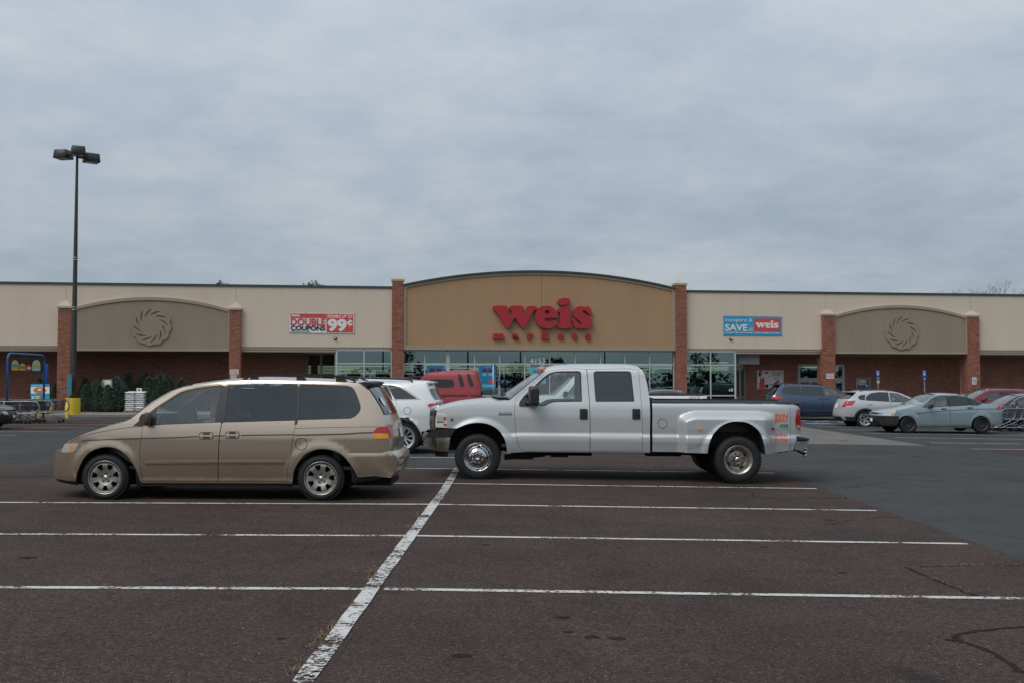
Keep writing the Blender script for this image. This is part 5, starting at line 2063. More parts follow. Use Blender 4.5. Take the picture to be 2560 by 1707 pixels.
    decal('KRZY', 1800, 1948, 698, 778, M['decal_orange'], .03, 1.0)
    for (xa, xe, yt, ybm) in ((1800, 1818, 760, 812), (1836, 1850, 765, 800), (1858, 1868, 768, 785), (1930, 1938, 760, 775), (1896, 1906, 768, 782), (1800, 1830, 690, 715), (1938, 1950, 680, 705)):
        p = [v.m(*t4(xa, yt), Wd), v.m(*t4(xe, yt), Wd), v.m(*t4((xa + xe) / 2 + 3, ybm), Wd)]
        MB().add([(x, -(float(Wd(x, z)) + .006), z) for x, z in p], [(0, 1, 2)]).build('decal_drip', M['decal_orange'], v.root)
    decal('HORSE', 1850, 1950, 808, 848, M['decal_green'], .03, 1.0)
    decal('RACING', 1806, 1946, 858, 868, M['decal_green'], .0, 1.6)
    decal('IHRA', 1806, 1936, 912, 954, M['decal_orange'], .03, 1.15)
    decal('9X2M', 1798, 1938, 972, 1014, M['decal_orange'], .03, 1.1)
    # clearance lamps over the windshield
    rp = cr(roof, 2)
    xr_ = rp[1][0]
    for y in (-.56, -.30, 0, .30, .56):
        zz = rp[1][1] + .030 * (1 - abs(y / .75) ** 3) + .012
        m = MB()
        m.lathe([(.0, .026), (.03, .022), (.05, .010), (.055, -.02)], (xr_ - .02 - .09 * (1 - abs(y / .75) ** 3), y, zz), 'z', 14)
        m.build('clearance_lamp', M['amber'], v.root)
    # wipers
    for y in (-.55, .15):
        MB().tube([(pillar[0][0] - .12, y, pillar[0][1] + .06), (pillar[0][0] + .02, y + .35, pillar[0][1] + .14)], .010, 6).build('wiper', M['black_plastic'], v.root)
    # ---- underside
    well(v, [arF], 0, .42)
    n_ = len(arR)
    well(v, [arR], 0, .62, W=Wd)
    u = MB()
    for y in (-.42, .36):
        u.box(-.75, 5.2, y, y + .07, zb - .02, zb + .14)
    u.box(-.75, .95, -.36, .36, .46, .85)
    u.box(.75, back[-1][0], -.93, .93, zb + .015, zb + .10)
    u.box(xb0, 5.25, -.88, .88, zb + .12, .84)
    u.box(.8, 2.0, -.2, .2, .36, .5)
    u.tube([(2.0, 0, .48), (L, 0, .40)], .05, 8)
    u.tube([(0, -.8, .385), (0, .8, .385)], .055, 8)
    u.tube([(L, -.9, .385), (L, .9, .385)], .07, 8)
    u.lathe([(0, -.2), (.17, -.1), (.19, 0), (.17, .1), (0, .2)], (L, 0, .40), 'y', 14)
    u.box(.55, .95, -.75, -.45, .33, .45)
    u.tube([(.45, -.66, .36), (1.15, -.62, .42)], .05, 8)
    u.box(1.25, 1.55, -.70, -.45, .37, .46)
    u.box(2.9, 3.5, -.72, -.45, .40, .60)
    u.build('underbody', M['underbody'], v.root)
    v.panel('rocker_seam', [(arF[0][0] + .18, zb + .004), (back[-1][0], zb + .004), (back[-1][0], zb - .014), (arF[0][0] + .18, zb - .014)], [], M['pinch'], -.05, .1, lip=.01)
    c = MB()
    for y in (-.45, .45):
        seat(c, 1.66, y, .72, .6, .62, .2)
    seat(c, 2.65, 0, .72, 1.5, .6, .15)
    c.build('seat', M['interior'], v.root, bevel=.03)
    MB().box(.42, .86, -.80, .80, .75, 1.19).build('dashboard', M['dash'], v.root, bevel=.05)
    MB().box(.4, back[-1][0] - .05, -.88, .88, .55, .60).build('cabin_floor', M['interior'], v.root)
    sw = MB().lathe([(.18, -.016), (.198, 0), (.18, .016), (.163, 0), (.18, -.016)], n=26)
    sw.lathe([(0, -.02), (.06, -.015), (.06, .02)], n=12)
    sw.box(-.17, .17, -.008, .008, -.02, .02)
    o = sw.build('steering_wheel', M['dash'], v.root)
    o.location = (1.02, -.42, 1.22)
    o.rotation_mode = 'ZYX'
    o.rotation_euler = (R(-62), 0, R(90))
    # ---- wheels
    def ringlugs(n, rad, yy, hh, r_):
        def f(b, hw, df):
            for k in range(n):
                a = 2 * math.pi * k / n + .3
                b.lathe([(0, -hh), (r_ * .8, -hh * .9), (r_, 0)], (rad * math.cos(a), -hw + yy, rad * math.sin(a)), n=10)
        return f
    def bore(b, hw, df):
        b.lathe([(.058, -.022), (.052, -.03), (.046, -.02), (.045, .06), (0, .06)], (0, -hw - .042, 0), n=24)
    def hubcap(b, hw, df):
        b.lathe([(0, -.012), (.030, -.012), (.036, -.004)], (0, -hw + .024, 0), n=24)
    def hubring(b, hw, df):
        b.lathe([(.036, -.018), (.044, -.014), (.062, .010), (.072, .05), (.075, .085)], (0, -hw + .03, 0), n=28)
    holes = [[(.168 * math.cos(a) * k_, .168 * math.sin(a) * k_) for a, k_ in ((b0 - .16, .97), (b0, .95), (b0 + .16, .97), (b0 + .16, 1.06), (b0, 1.07), (b0 - .16, 1.06))] for b0 in (math.pi / 2 - .1, math.pi - .1, 3 * math.pi / 2 - .1, -.1)]
    stF = dict(dish=[(0, -.03), (.048, -.052), (.060, -.050), (.116, -.046), (.124, -.034), (.150, -.016), (.165, .010), (.176, .032), (.196, .032), (.206, .018), (.222, .012), (.233, .0)], holes=holes, mat=M['chrome'], g=.016, back=.14,
               extra=[('lug_nut', ringlugs(8, .088, -.046, .016, .011), M['chrome']), ('hub_bore', bore, M['dark'])])
    holes2 = [rnd([(rad * math.cos(b0 + t), rad * math.sin(b0 + t)) for rad, t in ((.146, -.26), (.146, .26), (.172, .24), (.172, -.24))], .014, 4) for b0 in (.6, .6 + math.pi / 2, .6 + math.pi, .6 - math.pi / 2)]
    stR = dict(dish=[(0, .085), (.075, .105), (.118, .108), (.126, .120), (.140, .122), (.168, .105), (.190, .060), (.202, .030), (.214, .014), (.233, .0)], holes=holes2, mat=M['steel_tan'], g=.018, back=.17,
               extra=[('lug_nut', ringlugs(8, .098, .106, .02, .013), M['rust']), ('hub_cap', hubcap, M['decal_grey']), ('hub_ring', hubring, M['chrome'])])
    mount_wheels(v, [(0, .985, (-1, 1))], .389, .245, .233, stF)
    mount_wheels(v, [(L, 1.190, (-1, 1)), (L, .90, (-1, 1))], .389, .245, .233, stR)
    return v


TRUCK = truck()

# ================================================================== THE OTHER VEHICLES
def mkW(prof, plan, bumps=(), amp=.012, R0=.37, wd=.10):
    a, b = pchip(prof), pchip(plan)
    f = arch_bumps(bumps, amp, R0, wd)
    return lambda x, z: a(z) - b(x) + f(x, z)


def shell(v, P, front, hood, shield, roof, back, rear, arF, arR, zs, doors=(), wins=(), fx=None, glass='glass_tint', wglass='glass_clear', cabin=True, lower=None):
    """a car body from side-view curves. doors: (outline, window or None)"""
    fx = fx or {}
    g = lambda k, d: fx.get(k, d)
    top = cr(front, 2)[:-1] + cr(hood, 3)[:-1] + cr(shield, 3)[:-1] + cr(roof, 3)[:-1] + cr(back, 3)[:-1] + cr(rear, 2)
    if arR[0][0] < arR[-1][0]: arR = arR[::-1]
    if arF[0][0] < arF[-1][0]: arF = arF[::-1]
    outer = top + [(rear[-1][0] - .05, zs + .05), (arR[0][0] + .01, zs + .02)] + list(arR) + [(arR[-1][0] - .01, zs), (arF[0][0] + .01, zs)] + list(arF) + [(arF[-1][0] - .01, zs + .02)]
    v.panel('body', outer, [d[0] for d in doors] + list(wins), P, g=.07)
    gl = []
    for poly, win in doors:
        ds = v.panel('door', inset(poly, .006), [win] if win else [], P, g=.07)
        if win:
            gl.append(win)
            for i, sd in enumerate((-1, 1)):
                v.panel('window_seal', inset(win, -.002), [inset(win, .018)], M['black_plastic'], -.003, .08, (sd,), .01, ds[i])
                v.panel('window', inset(win, .012), [], M[wglass if (poly is doors[0][0]) else glass], -.008, .12, (sd,), 0, ds[i])
    for win in wins:
        gl.append(win)
        v.panel('window_seal', inset(win, -.002), [inset(win, .018)], M['black_plastic'], -.003, .08, lip=.01)
        v.panel('window', inset(win, .012), [], M[glass], -.008, .12, lip=0)
    v.bridge('front_skin', cr(front, 3), g('front', -.13), 0, P, 2.5, 16)
    v.bridge('hood', cr(hood, 3), g('hood', -.08), g('hoodz', .04), P, 2.3, 16)
    v.bridge('windshield', cr(shield, 3), g('shield', [-.18, -.10]), .02, M['glass_clear'], 2.2, 16)
    v.bridge('roof', cr(roof, 3), g('roof', [-.08, 0, .05]), g('roofz', .045), P, 2.6, 18)
    v.bridge('rear_window', cr(back, 3), g('back', [.05, .10]), .01, M['glass_dark'] if g('backglass', True) else P, 2.4, 16)
    v.bridge('rear_skin', cr(rear, 3), g('rear', .12), g('rearz', 0), P, 2.5, 16)
    # lining, floor, seats
    lo = zs + .22
    lin = [(hood[-1][0] - .3, lo)] + [(x - .0, z - .05) for x, z in hood[-2:]] + [(x + .05, z - .04) for x, z in shield[1:]] + [(x, z - .045) for x, z in roof[1:]] + [(x - .06, z - .04) for x, z in back[1:]] + [(rear[0][0] - .12, lo + .1)]
    v.panel('inner_lining', lin, [inset(w, -.01) for w in gl if inside(np.array([w[0], w[len(w) // 2]]), [lin]).all()], M['interior'], -.06, .14, lip=0)
    well(v, [arF], 0, .36)
    well(v, [arR], 0, .36)
    xf, xr = arF[-1][0], arR[0][0]
    wy = float(v.W(1.2, zs + .2)) - .1
    u = MB().box(hood[0][0] + .1, rear[-1][0] - .15, -.45, .45, zs - .03, zs + .3).box(arF[0][0] + .03, arR[-1][0] - .03, -wy, wy, zs - .01, zs + .28)
    u.build('underbody', M['underbody'], v.root)
    if cabin:
        c = MB()
        for y in (-.37, .37):
            seat(c, arF[0][0] + .80, y, zs + .22)
            seat(c, arF[0][0] + 1.62, y, zs + .24)
        c.build('seat', M['interior_tan'], v.root)
        MB().box(hood[-1][0] - .02, hood[-1][0] + .42, -.6, .6, zs + .3, hood[-1][1] - .02).build('dashboard', M['dash'], v.root)


def lamp(v, pts, mat, off=.006, r=.01, sides=(-1, 1), lip=.02, name='headlight'):
    return v.panel(name, rnd(pts, r), [], mat, off, .05, sides, lip)


def mirror(v, x, z, mat, s=1.0):
    for sd in (-1, 1):
        m = MB()
        w = float(v.W(x, z))
        o = rnd([(-.05, -.07), (.09, -.06), (.09, .07), (-.02, .07)], .04, 4)
        vs = []
        for yy, k in ((.0, .5), (.05, .9), (.14, 1.0), (.20, .75)):
            vs += [(x + p[0] * k * s, sd * (w + yy * s), z + p[1] * k * s) for p in o]
        n = len(o)
        m.add(vs, [(j * n + i, j * n + (i + 1) % n, (j + 1) * n + (i + 1) % n, (j + 1) * n + i) for j in range(3) for i in range(n)], True)
        m.add(vs[-n:], [tuple(range(n))])
        m.build('mirror', mat, v.root)


def handles(v, pts, mat):
    for x, z in pts:
        v.panel('handle', rnd([(x - .10, z - .022), (x + .10, z - .016), (x + .10, z + .016), (x - .10, z + .022)], .015), [], mat, .02, .08, lip=.018)


def ribbon(v, name, pts, wd, mat, off=.004, lip=.003):
    C_ = np.array(cr(pts, 4))
    q = np.gradient(C_, axis=0)
    q /= np.maximum(np.linalg.norm(q, axis=1, keepdims=True), 1e-9)
    n = np.stack([-q[:, 1], q[:, 0]], 1) * wd / 2
    return v.panel(name, [tuple(p) for p in C_ + n] + [tuple(p) for p in (C_ - n)[::-1]], [], mat, off, .08, lip=lip)


def roofrails(v, x0, x1, y, z0, z1, zz=None, cross=False):
    for sd in (-1, 1):
        MB().tube(cr([(x0, sd * y, z0 - .02), (x0 + .12, sd * y, z0 + .05), ((x0 + x1) / 2, sd * y, (z0 + z1) / 2 + .06), (x1 - .12, sd * y, z1 + .05), (x1, sd * y, z1 - .02)], 4), .022, 6).build('roof_rail', M['black_plastic'], v.root)
    if cross:
        for x in ((x0 * .75 + x1 * .25), (x0 * .3 + x1 * .7)):
            MB().tube([(x, -y, (z0 + z1) / 2 + .07), (x, y, (z0 + z1) / 2 + .07)], .022, 6).build('roof_rail', M['black_plastic'], v.root)


def plate_on(v, curve, fxv, t0, t1, name='license_plate'):
    return v.bridge(name, curve, fxv, 0, M['white_paint'], 2.5, 4, t0, t1, .012)


st_steel = dict(dish=[(0, .05), (.05, .05), (.09, .035), (.14, .035), (.17, .06), (.19, .03), (.21, .0)], holes=[circle(.135 * math.cos(a), .135 * math.sin(a), .017, 8) for a in np.linspace(0, 6.283, 14, endpoint=False)], mat=M['black_plastic'], g=.03, back=.12)
st_split = dict(dish=[(0, .04), (.06, .035), (.15, .015), (.22, .008), (.235, 0)], holes=[sector(.075, .205, .20, .17, .02)(2 * math.pi * k / 5 + o) for k in range(5) for o in (.32, .95)], mat=M['alloy_silver'], g=.03, back=.10)
st_five = dict(dish=[(0, .04), (.06, .035), (.15, .02), (.20, .012), (.22, 0)], holes=[sector(.08, .185, .34, .42, .03)(2 * math.pi * k / 5 + .3) for k in range(5)], mat=M['alloy_silver'], g=.03, back=.10)
st_gear = dict(dish=[(0, .04), (.06, .035), (.15, .02), (.20, .012), (.23, 0)], holes=[sector(.07, .165, .26, .33, .02)(2 * math.pi * k / 5) for k in range(5)] + [sector(.175, .205, .19, .22, .012)(2 * math.pi * k / 5 + .628) for k in range(5)], mat=M['alloy_silver'], g=.025, back=.08)


def place(x, y):
    return (x, y, gz(x, y))


PAINT = {
    'white': carpaint('white_car_paint', (0.66, 0.67, 0.67), 0.0, 0.35, 0.9, .08),
    'pearl': carpaint('pearl_white_paint', (0.46, 0.47, 0.49), 0.35, 0.33, 0.9, .12),
    'red': carpaint('faded_red_paint', (0.27, 0.018, 0.024), 0.05, 0.36, 0.4, .10),
    'blue': carpaint('slate_blue_paint', (0.032, 0.058, 0.105), 0.35, 0.3, 0.9, .10),
    'aqua': carpaint('pale_aqua_paint', (0.265, 0.345, 0.37), 0.4, 0.34, 0.8, .14),
    'black': carpaint('black_car_paint', (0.012, 0.013, 0.015), 0.1, 0.25, 1.0, .04),
    'maroon': carpaint('maroon_paint', (0.17, 0.014, 0.022), 0.2, 0.3, 0.9, .08),
    'navy': carpaint('navy_paint', (0.020, 0.028, 0.045), 0.3, 0.28, 0.9, .05),
    'charcoal': carpaint('charcoal_paint', (0.06, 0.06, 0.062), 0.4, 0.3, 0.9, .05),
}


# ---- pale aqua sedan on the right
def aqua_sedan():
    f5 = lambda x, y: (2240 + x / 7.35, 900 + y / 7.35)
    fc = lambda x, y: (1960 + x / 3.92, 880 + y / 3.92)
    L = 2.69
    W = mkW([(.12, .78), (.2, .82), (.32, .86), (.55, .872), (.72, .874), (.85, .862), (.95, .835), (1.1, .775), (1.3, .675), (1.42, .59), (1.5, .48)],
            [(-1.0, .60), (-.92, .42), (-.82, .25), (-.68, .13), (-.45, .04), (-.2, .005), (0, 0), (2.75, 0), (3.1, .025), (3.35, .08), (3.5, .16), (3.6, .30), (3.7, .5)], [(0, .31), (L, .31)])
    y0 = 35.86 + .78
    v = Veh('parked_sedan', 'pale aqua sedan with black front bumper and steel wheels', 'car', place(14.194, y0), R(2.6), W, -1, 'parked cars')
    A = lambda pts: v.ms([f5(*p) for p in pts])
    C = lambda pts: v.ms([fc(*p) for p in pts])
    P = PAINT['aqua']
    hl = C([(962, 600), (1092, 566), (1098, 580), (1062, 624), (1000, 628), (965, 620)])
    hood = [hl[0], hl[1]] + A([(120, 892), (260, 862), (380, 838)])
    hood = [(-.80, hl[0][1] - .0), (-.74, hl[0][1] + .045)] + [hl[1]] + hood[2:]
    shield = A([(380, 838), (440, 818), (560, 730), (660, 662), (740, 632)])
    roof = A([(740, 632), (860, 622), (980, 620), (1130, 632), (1280, 658)])
    back = A([(1280, 658), (1400, 706), (1520, 762), (1590, 790)])
    rear = A([(1590, 790), (1740, 796), (1860, 806), (1905, 830), (1940, 900), (1955, 980)])
    rear += [(rear[-1][0] + .01, .52), (rear[-1][0] + .02, .42), (rear[-1][0] - .03, .30)]
    arF = cr(A([(384, 1236), (376, 1150), (342, 1080), (282, 1032), (205, 1014), (130, 1026), (70, 1066), (36, 1120)]), 3)
    arF = arF + [(arF[-1][0] - .02, .26)]
    arR = cr(A([(1742, 1196), (1712, 1100), (1652, 1040), (1582, 1016), (1520, 1020), (1440, 1062), (1396, 1130), (1380, 1236)]), 3)
    front = [(-.80, .27), (-.885, .36), (-.90, .52), (-.87, .62), (-.80, hl[0][1])]
    s1 = A([(440, 846), (426, 950), (431, 1090), (450, 1214)])
    s2 = A([(968, 640), (985, 850), (1000, 1000), (995, 1212)])
    s3 = A([(1300, 690), (1440, 770), (1482, 850), (1500, 980), (1440, 1022), (1400, 1080), (1372, 1212)])
    w1 = A([(472, 868), (556, 788), (640, 710), (724, 664), (820, 648), (944, 645), (946, 842), (640, 862)])
    w2 = A([(984, 645), (1110, 646), (1302, 672), (1356, 770), (1374, 824), (990, 846)])
    w3 = A([(1334, 684), (1480, 738), (1592, 788), (1520, 828), (1392, 826), (1372, 760)])
    d1 = s2[::-1][-1:] and (A([(440, 846), (540, 756), (650, 684), (740, 646), (860, 634), (968, 632)]) + s2 + s1[::-1][:-1])
    d2 = A([(972, 632), (1130, 640), (1290, 664), (1330, 676)]) + A([(1366, 760), (1390, 836)]) + s3[2:] + s2[::-1]
    shell(v, P, front, hood, shield, roof, back, rear, arF, arR, .235, [(d1, rnd(w1, .02)), (d2, rnd(w2, .02))], [rnd(w3, .02)], dict(front=-.10, hood=[-.12, -.06, -.08], rear=[.0, .02, .06, .10]))
    lamp(v, hl, M['silver_lens'])
    lamp(v, C([(1040, 622), (1062, 592), (1076, 588), (1056, 624)]), M['orange'], .010, .004, lip=.004, name='turn_signal')
    fr = cr(front, 3)
    for s0, s1_ in ((-1, -.55), (.55, 1)):
        v.bridge('headlight', [(-.80, hl[0][1] - .06), (-.80, hl[0][1])], -.10, 0, M['silver_lens'], 2.5, 6, s0, s1_, .008)
    v.bridge('grille', [(-.868, hl[0][1] - .10), (-.81, hl[0][1] - .01)], -.10, 0, M['black_plastic'], 2.5, 8, -.5, .5, .012)
    v.bridge('front_bumper', [(-.80, .26), (-.886, .36), (-.901, .52), (-.872, .62)], -.10, 0, M['black_plastic'], 2.5, 16, -1, 1, .012)
    bp = [(-.79, .255), (-.886, .36), (-.901, .52), (-.872, .625)] + C([(1128, 624), (1148, 636)])[:1] + [arF[-4], arF[-1], (arF[-1][0] - .01, .25)]
    v.panel('front_bumper', bp, [], M['black_plastic'], .008, .06)
    v.bridge('license_plate', [(-.905, .40), (-.905, .52)], -.10, 0, M['white_paint'], 2.5, 6, -.22, .22, .02)
    lamp(v, A([(1818, 886), (1896, 828), (1920, 838), (1926, 905), (1880, 908)]), M['red_lens'], name='taillight')
    handles(v, A([(880, 890), (1360, 868)]), M['black_plastic'])
    ribbon(v, 'side_molding', A([(370, 972), (700, 942), (1000, 918), (1500, 892), (1815, 890)]), .018, M['black_plastic'])
    ribbon(v, 'pillar_trim', A([(962, 652), (968, 740), (968, 842)]), .085, M['black_plastic'], .004)
    ribbon(v, 'pillar_trim', A([(1316, 690), (1362, 760), (1380, 822)]), .05, M['black_plastic'], .004)
    ribbon(v, 'sill', A([(392, 1228), (900, 1228), (1372, 1226)]), .04, P, .018, .015)
    mirror(v, *A([(600, 838)])[0], M['black_plastic'], 1.15)
    mount_wheels(v, [(0, .85, (-1, 1)), (L, .85, (-1, 1))], .312, .20, .205, st_steel, seg=36)
    return v


aqua_sedan()


# ---- white crossover beside it, facing right
def crossover():
    fc = lambda x, y: (1960 + x / 3.92, 880 + y / 3.92)
    L = 2.635
    W = mkW([(.12, .80), (.25, .84), (.4, .875), (.6, .888), (.8, .885), (.95, .865), (1.05, .83), (1.25, .745), (1.4, .675), (1.5, .60), (1.6, .46)],
            [(-1.0, .55), (-.9, .36), (-.75, .18), (-.5, .06), (-.2, .01), (0, 0), (2.7, 0), (3.0, .02), (3.25, .07), (3.4, .15), (3.5, .27), (3.6, .5)], [(0, .34), (L, .34)], .018, .40, .03)
    y0 = 40.83 + .8
    v = Veh('parked_crossover', 'white crossover with black roof rails and dark wheel arch cladding seen from behind', 'car', place(14.43 + L, y0), math.pi, W, 1, 'parked cars')
    C = lambda pts: v.ms([fc(*p) for p in pts])
    P = PAINT['pearl']
    back = C([(712, 392), (722, 420), (700, 456)])
    roof = C([(1170, 412), (1080, 388), (960, 378), (840, 378), (760, 384), (712, 392)])
    shield = [(.42, 1.03)] + C([(1300, 470), (1240, 440), (1170, 412)])
    hood = [(-.82, .72), (-.7, .82), (-.3, .94), (.1, 1.0), (.42, 1.03)]
    front = [(-.80, .28), (-.88, .4), (-.88, .6), (-.82, .72)]
    zz = back[-1][1]
    back = [roof[-1], (roof[-1][0] + .16, roof[-1][1] - .12), (roof[-1][0] + .33, zz)]
    rear = [back[-1], (3.36, .95), (3.40, .80), (3.44, .62), (3.44, .45), (3.36, .30)]
    arF = arch(0, .34, .40, .26, .26, 16)
    arR = arch(L, .34, .40, .26, .26, 16)
    w1 = C([(1032, 394), (1110, 402), (1190, 436), (1256, 468), (1234, 490), (1046, 486)])
    w2 = C([(940, 388), (1018, 392), (1034, 484), (800, 470), (806, 430), (850, 400)])
    w3 = C([(796, 412), (792, 468), (740, 462), (722, 436), (752, 418)])
    d1 = C([(1024, 390), (1110, 396), (1195, 430), (1262, 466), (1270, 490), (1268, 560)]) + [(.62, .35), (.64, .28), (1.62, .28)] + C([(1048, 600), (1040, 486)])
    d2 = C([(1022, 388), (940, 384), (850, 394), (802, 412), (794, 470), (815, 520)]) + [(2.28, .62), (2.18, .28), (1.64, .28)] + C([(1046, 600), (1038, 486)])
    shell(v, P, front, hood, shield, roof, back, rear, arF, arR, .26, [(d1, rnd(w1, .02)), (d2, rnd(w2, .02))], [rnd(w3, .02)], dict(rear=[.10, .12, .13, .16, .14], back=[.10, .10], front=-.12))
    for A_ in (arF, arR):
        o = [(A_[len(A_) // 2][0], .34)]
        cx = o[0][0]
        out = [(cx + (x - cx) * 1.16, .34 + (z - .34) * 1.16) for x, z in A_]
        v.panel('arch_cladding', out + A_[::-1], [], M['black_plastic'], .012, .06, lip=.014)
    v.panel('sill', [(arR[-1][0], .36), (arF[0][0], .36), (arF[0][0], .24), (arR[-1][0], .24)], [], M['black_plastic'], .010, .1)
    v.panel('bumper_cladding', [(3.05, .44), (3.43, .46), (3.36, .29), (3.1, .28)], [], M['black_plastic'], .012, .06)
    lamp(v, C([(608, 520), (622, 476), (690, 470), (700, 478), (668, 516)]), M['red_lens'], .01, name='taillight')
    rc = cr(rear, 3)
    for s0, s1 in ((-1, -.72), (.72, 1)):
        v.bridge('taillight', rc[1:6], [.105, .12], 0, M['red_lens'], 2.5, 6, s0, s1, .01)
    v.bridge('bumper_cladding', rc[-4:], [.155, .14], 0, M['black_plastic'], 2.5, 14, -.75, .75, .010)
    v.bridge('license_plate', rc[3:7], [.115, .125], 0, M['white_paint'], 2.5, 6, -.17, .17, .014)
    MB().box(roof[-1][0] - .02, roof[-1][0] + .24, -.52, .52, roof[-1][1] + .0, roof[-1][1] + .035).build('spoiler', P, v.root, bevel=.012)
    handles(v, C([(845, 505), (1085, 520)]), M['chrome'])
    zr = roof[2][1]
    roofrails(v, 1.15, 2.75, .58, zr + .0, zr - .02, cross=True)
    mirror(v, *C([(1242, 470)])[0], P)
    mount_wheels(v, [(0, .87, (-1, 1)), (L, .87, (-1, 1))], .34, .225, .228, st_gear, seg=36)
    return v


crossover()


# ---- slate blue minivan by the pavement, facing right
def blue_van():
    fd = lambda x, y: (1860 + x / 8.71, 900 + y / 8.71)
    L = 3.03
    W = mkW([(.12, .85), (.25, .92), (.45, .975), (.7, .988), (.9, .98), (1.05, .95), (1.2, .90), (1.4, .82), (1.6, .73), (1.72, .62), (1.8, .5)],
            [(-1.1, .6), (-.95, .36), (-.8, .2), (-.55, .07), (-.2, .01), (0, 0), (3.1, 0), (3.5, .03), (3.8, .09), (3.95, .16), (4.05, .28), (4.2, .5)], [(0, .33), (L, .33)])
    v = Veh('parked_minivan', 'slate blue minivan parked by the shop pavement facing right', 'van', place(16.55, 48.9), math.pi, W, 1)
    D = lambda pts: v.ms([fd(*p) for p in pts])
    P = PAINT['blue']
    roof = D([(1840, 580), (1650, 552), (1400, 540), (1150, 528), (960, 526), (800, 530)])
    shield = [(.10, 1.08)] + D([(2230, 740), (2120, 672), (1980, 616), (1840, 580)])
    hood = [(-.86, .78), (-.75, .90), (-.4, 1.0), (-.1, 1.05), (.10, 1.08)]
    front = [(-.84, .28), (-.95, .4), (-.95, .6), (-.86, .78)]
    back = D([(800, 530), (752, 590), (700, 676), (668, 740)])
    rear = [back[-1], (3.93, .98), (3.97, .8), (4.0, .6), (4.0, .42), (3.9, .28)]
    arF = arch(0, .33, .42, .24, .24, 16)
    arR = arch(L, .33, .42, .24, .24, 16)
    w3 = D([(815, 700), (840, 630), (880, 572), (1216, 562), (1204, 756), (880, 738)])
    w2 = D([(1240, 570), (1690, 584), (1722, 776), (1226, 758)])
    w1 = D([(1732, 590), (1850, 604), (1990, 640), (2110, 700), (2150, 760), (2110, 806), (1772, 782)])
    d1 = D([(1704, 578), (1850, 592), (2000, 632), (2160, 716), (2180, 800), (2150, 980), (2130, 1120), (1740, 1128), (1732, 960), (1730, 790)])
    d2 = D([(1222, 556), (1700, 576), (1726, 790), (1728, 960), (1736, 1128), (1230, 1124), (1206, 960), (1200, 770)])
    shell(v, P, front, hood, shield, roof, back, rear, arF, arR, .23, [(d1, rnd(w1, .03)), (d2, rnd(w2, .03))], [rnd(w3, .05)], dict(rear=[.12, .12, .12, .15], back=[.08, .12], front=-.14))
    lamp(v, D([(590, 830), (600, 792), (690, 772), (838, 782), (800, 832)]), M['red_lens'], .01, name='taillight')
    lamp(v, D([(610, 786), (660, 742), (700, 772), (640, 790)]), M['silver_lens'], .012, .005, name='taillight_chrome')
    rc = cr(rear, 3)
    for s0, s1 in ((-1, -.7), (.7, 1)):
        v.bridge('taillight', rc[1:5], .12, 0, M['red_lens'], 2.5, 6, s0, s1, .01)
    MB().box(back[0][0] - .05, back[0][0] + .26, -.60, .60, back[0][1] - .02, back[0][1] + .02).build('spoiler', M['black_plastic'], v.root, bevel=.01)
    handles(v, D([(1665, 832), (1805, 840)]), M['navyh'])
    ribbon(v, 'side_molding', D([(1250, 1096), (1700, 1112), (2050, 1110)]), .03, P, .02, .018)
    v.panel('sill', [(arR[-1][0], .30), (arF[0][0], .30), (arF[0][0], .19), (arR[-1][0], .19)], [], M['black_plastic'], -.01, .1)
    roofrails(v, 1.55, 3.35, .60, roof[2][1] + .01, roof[4][1] + .0)
    mirror(v, *D([(2140, 770)])[0], P, 1.2)
    mount_wheels(v, [(0, .97, (-1, 1)), (L, .97, (-1, 1))], .33, .225, .21, st_five, seg=32)
    return v


M['navyh'] = plain('blue_handle', (0.02, 0.035, 0.06), 0.35, 0.2)
blue_van()


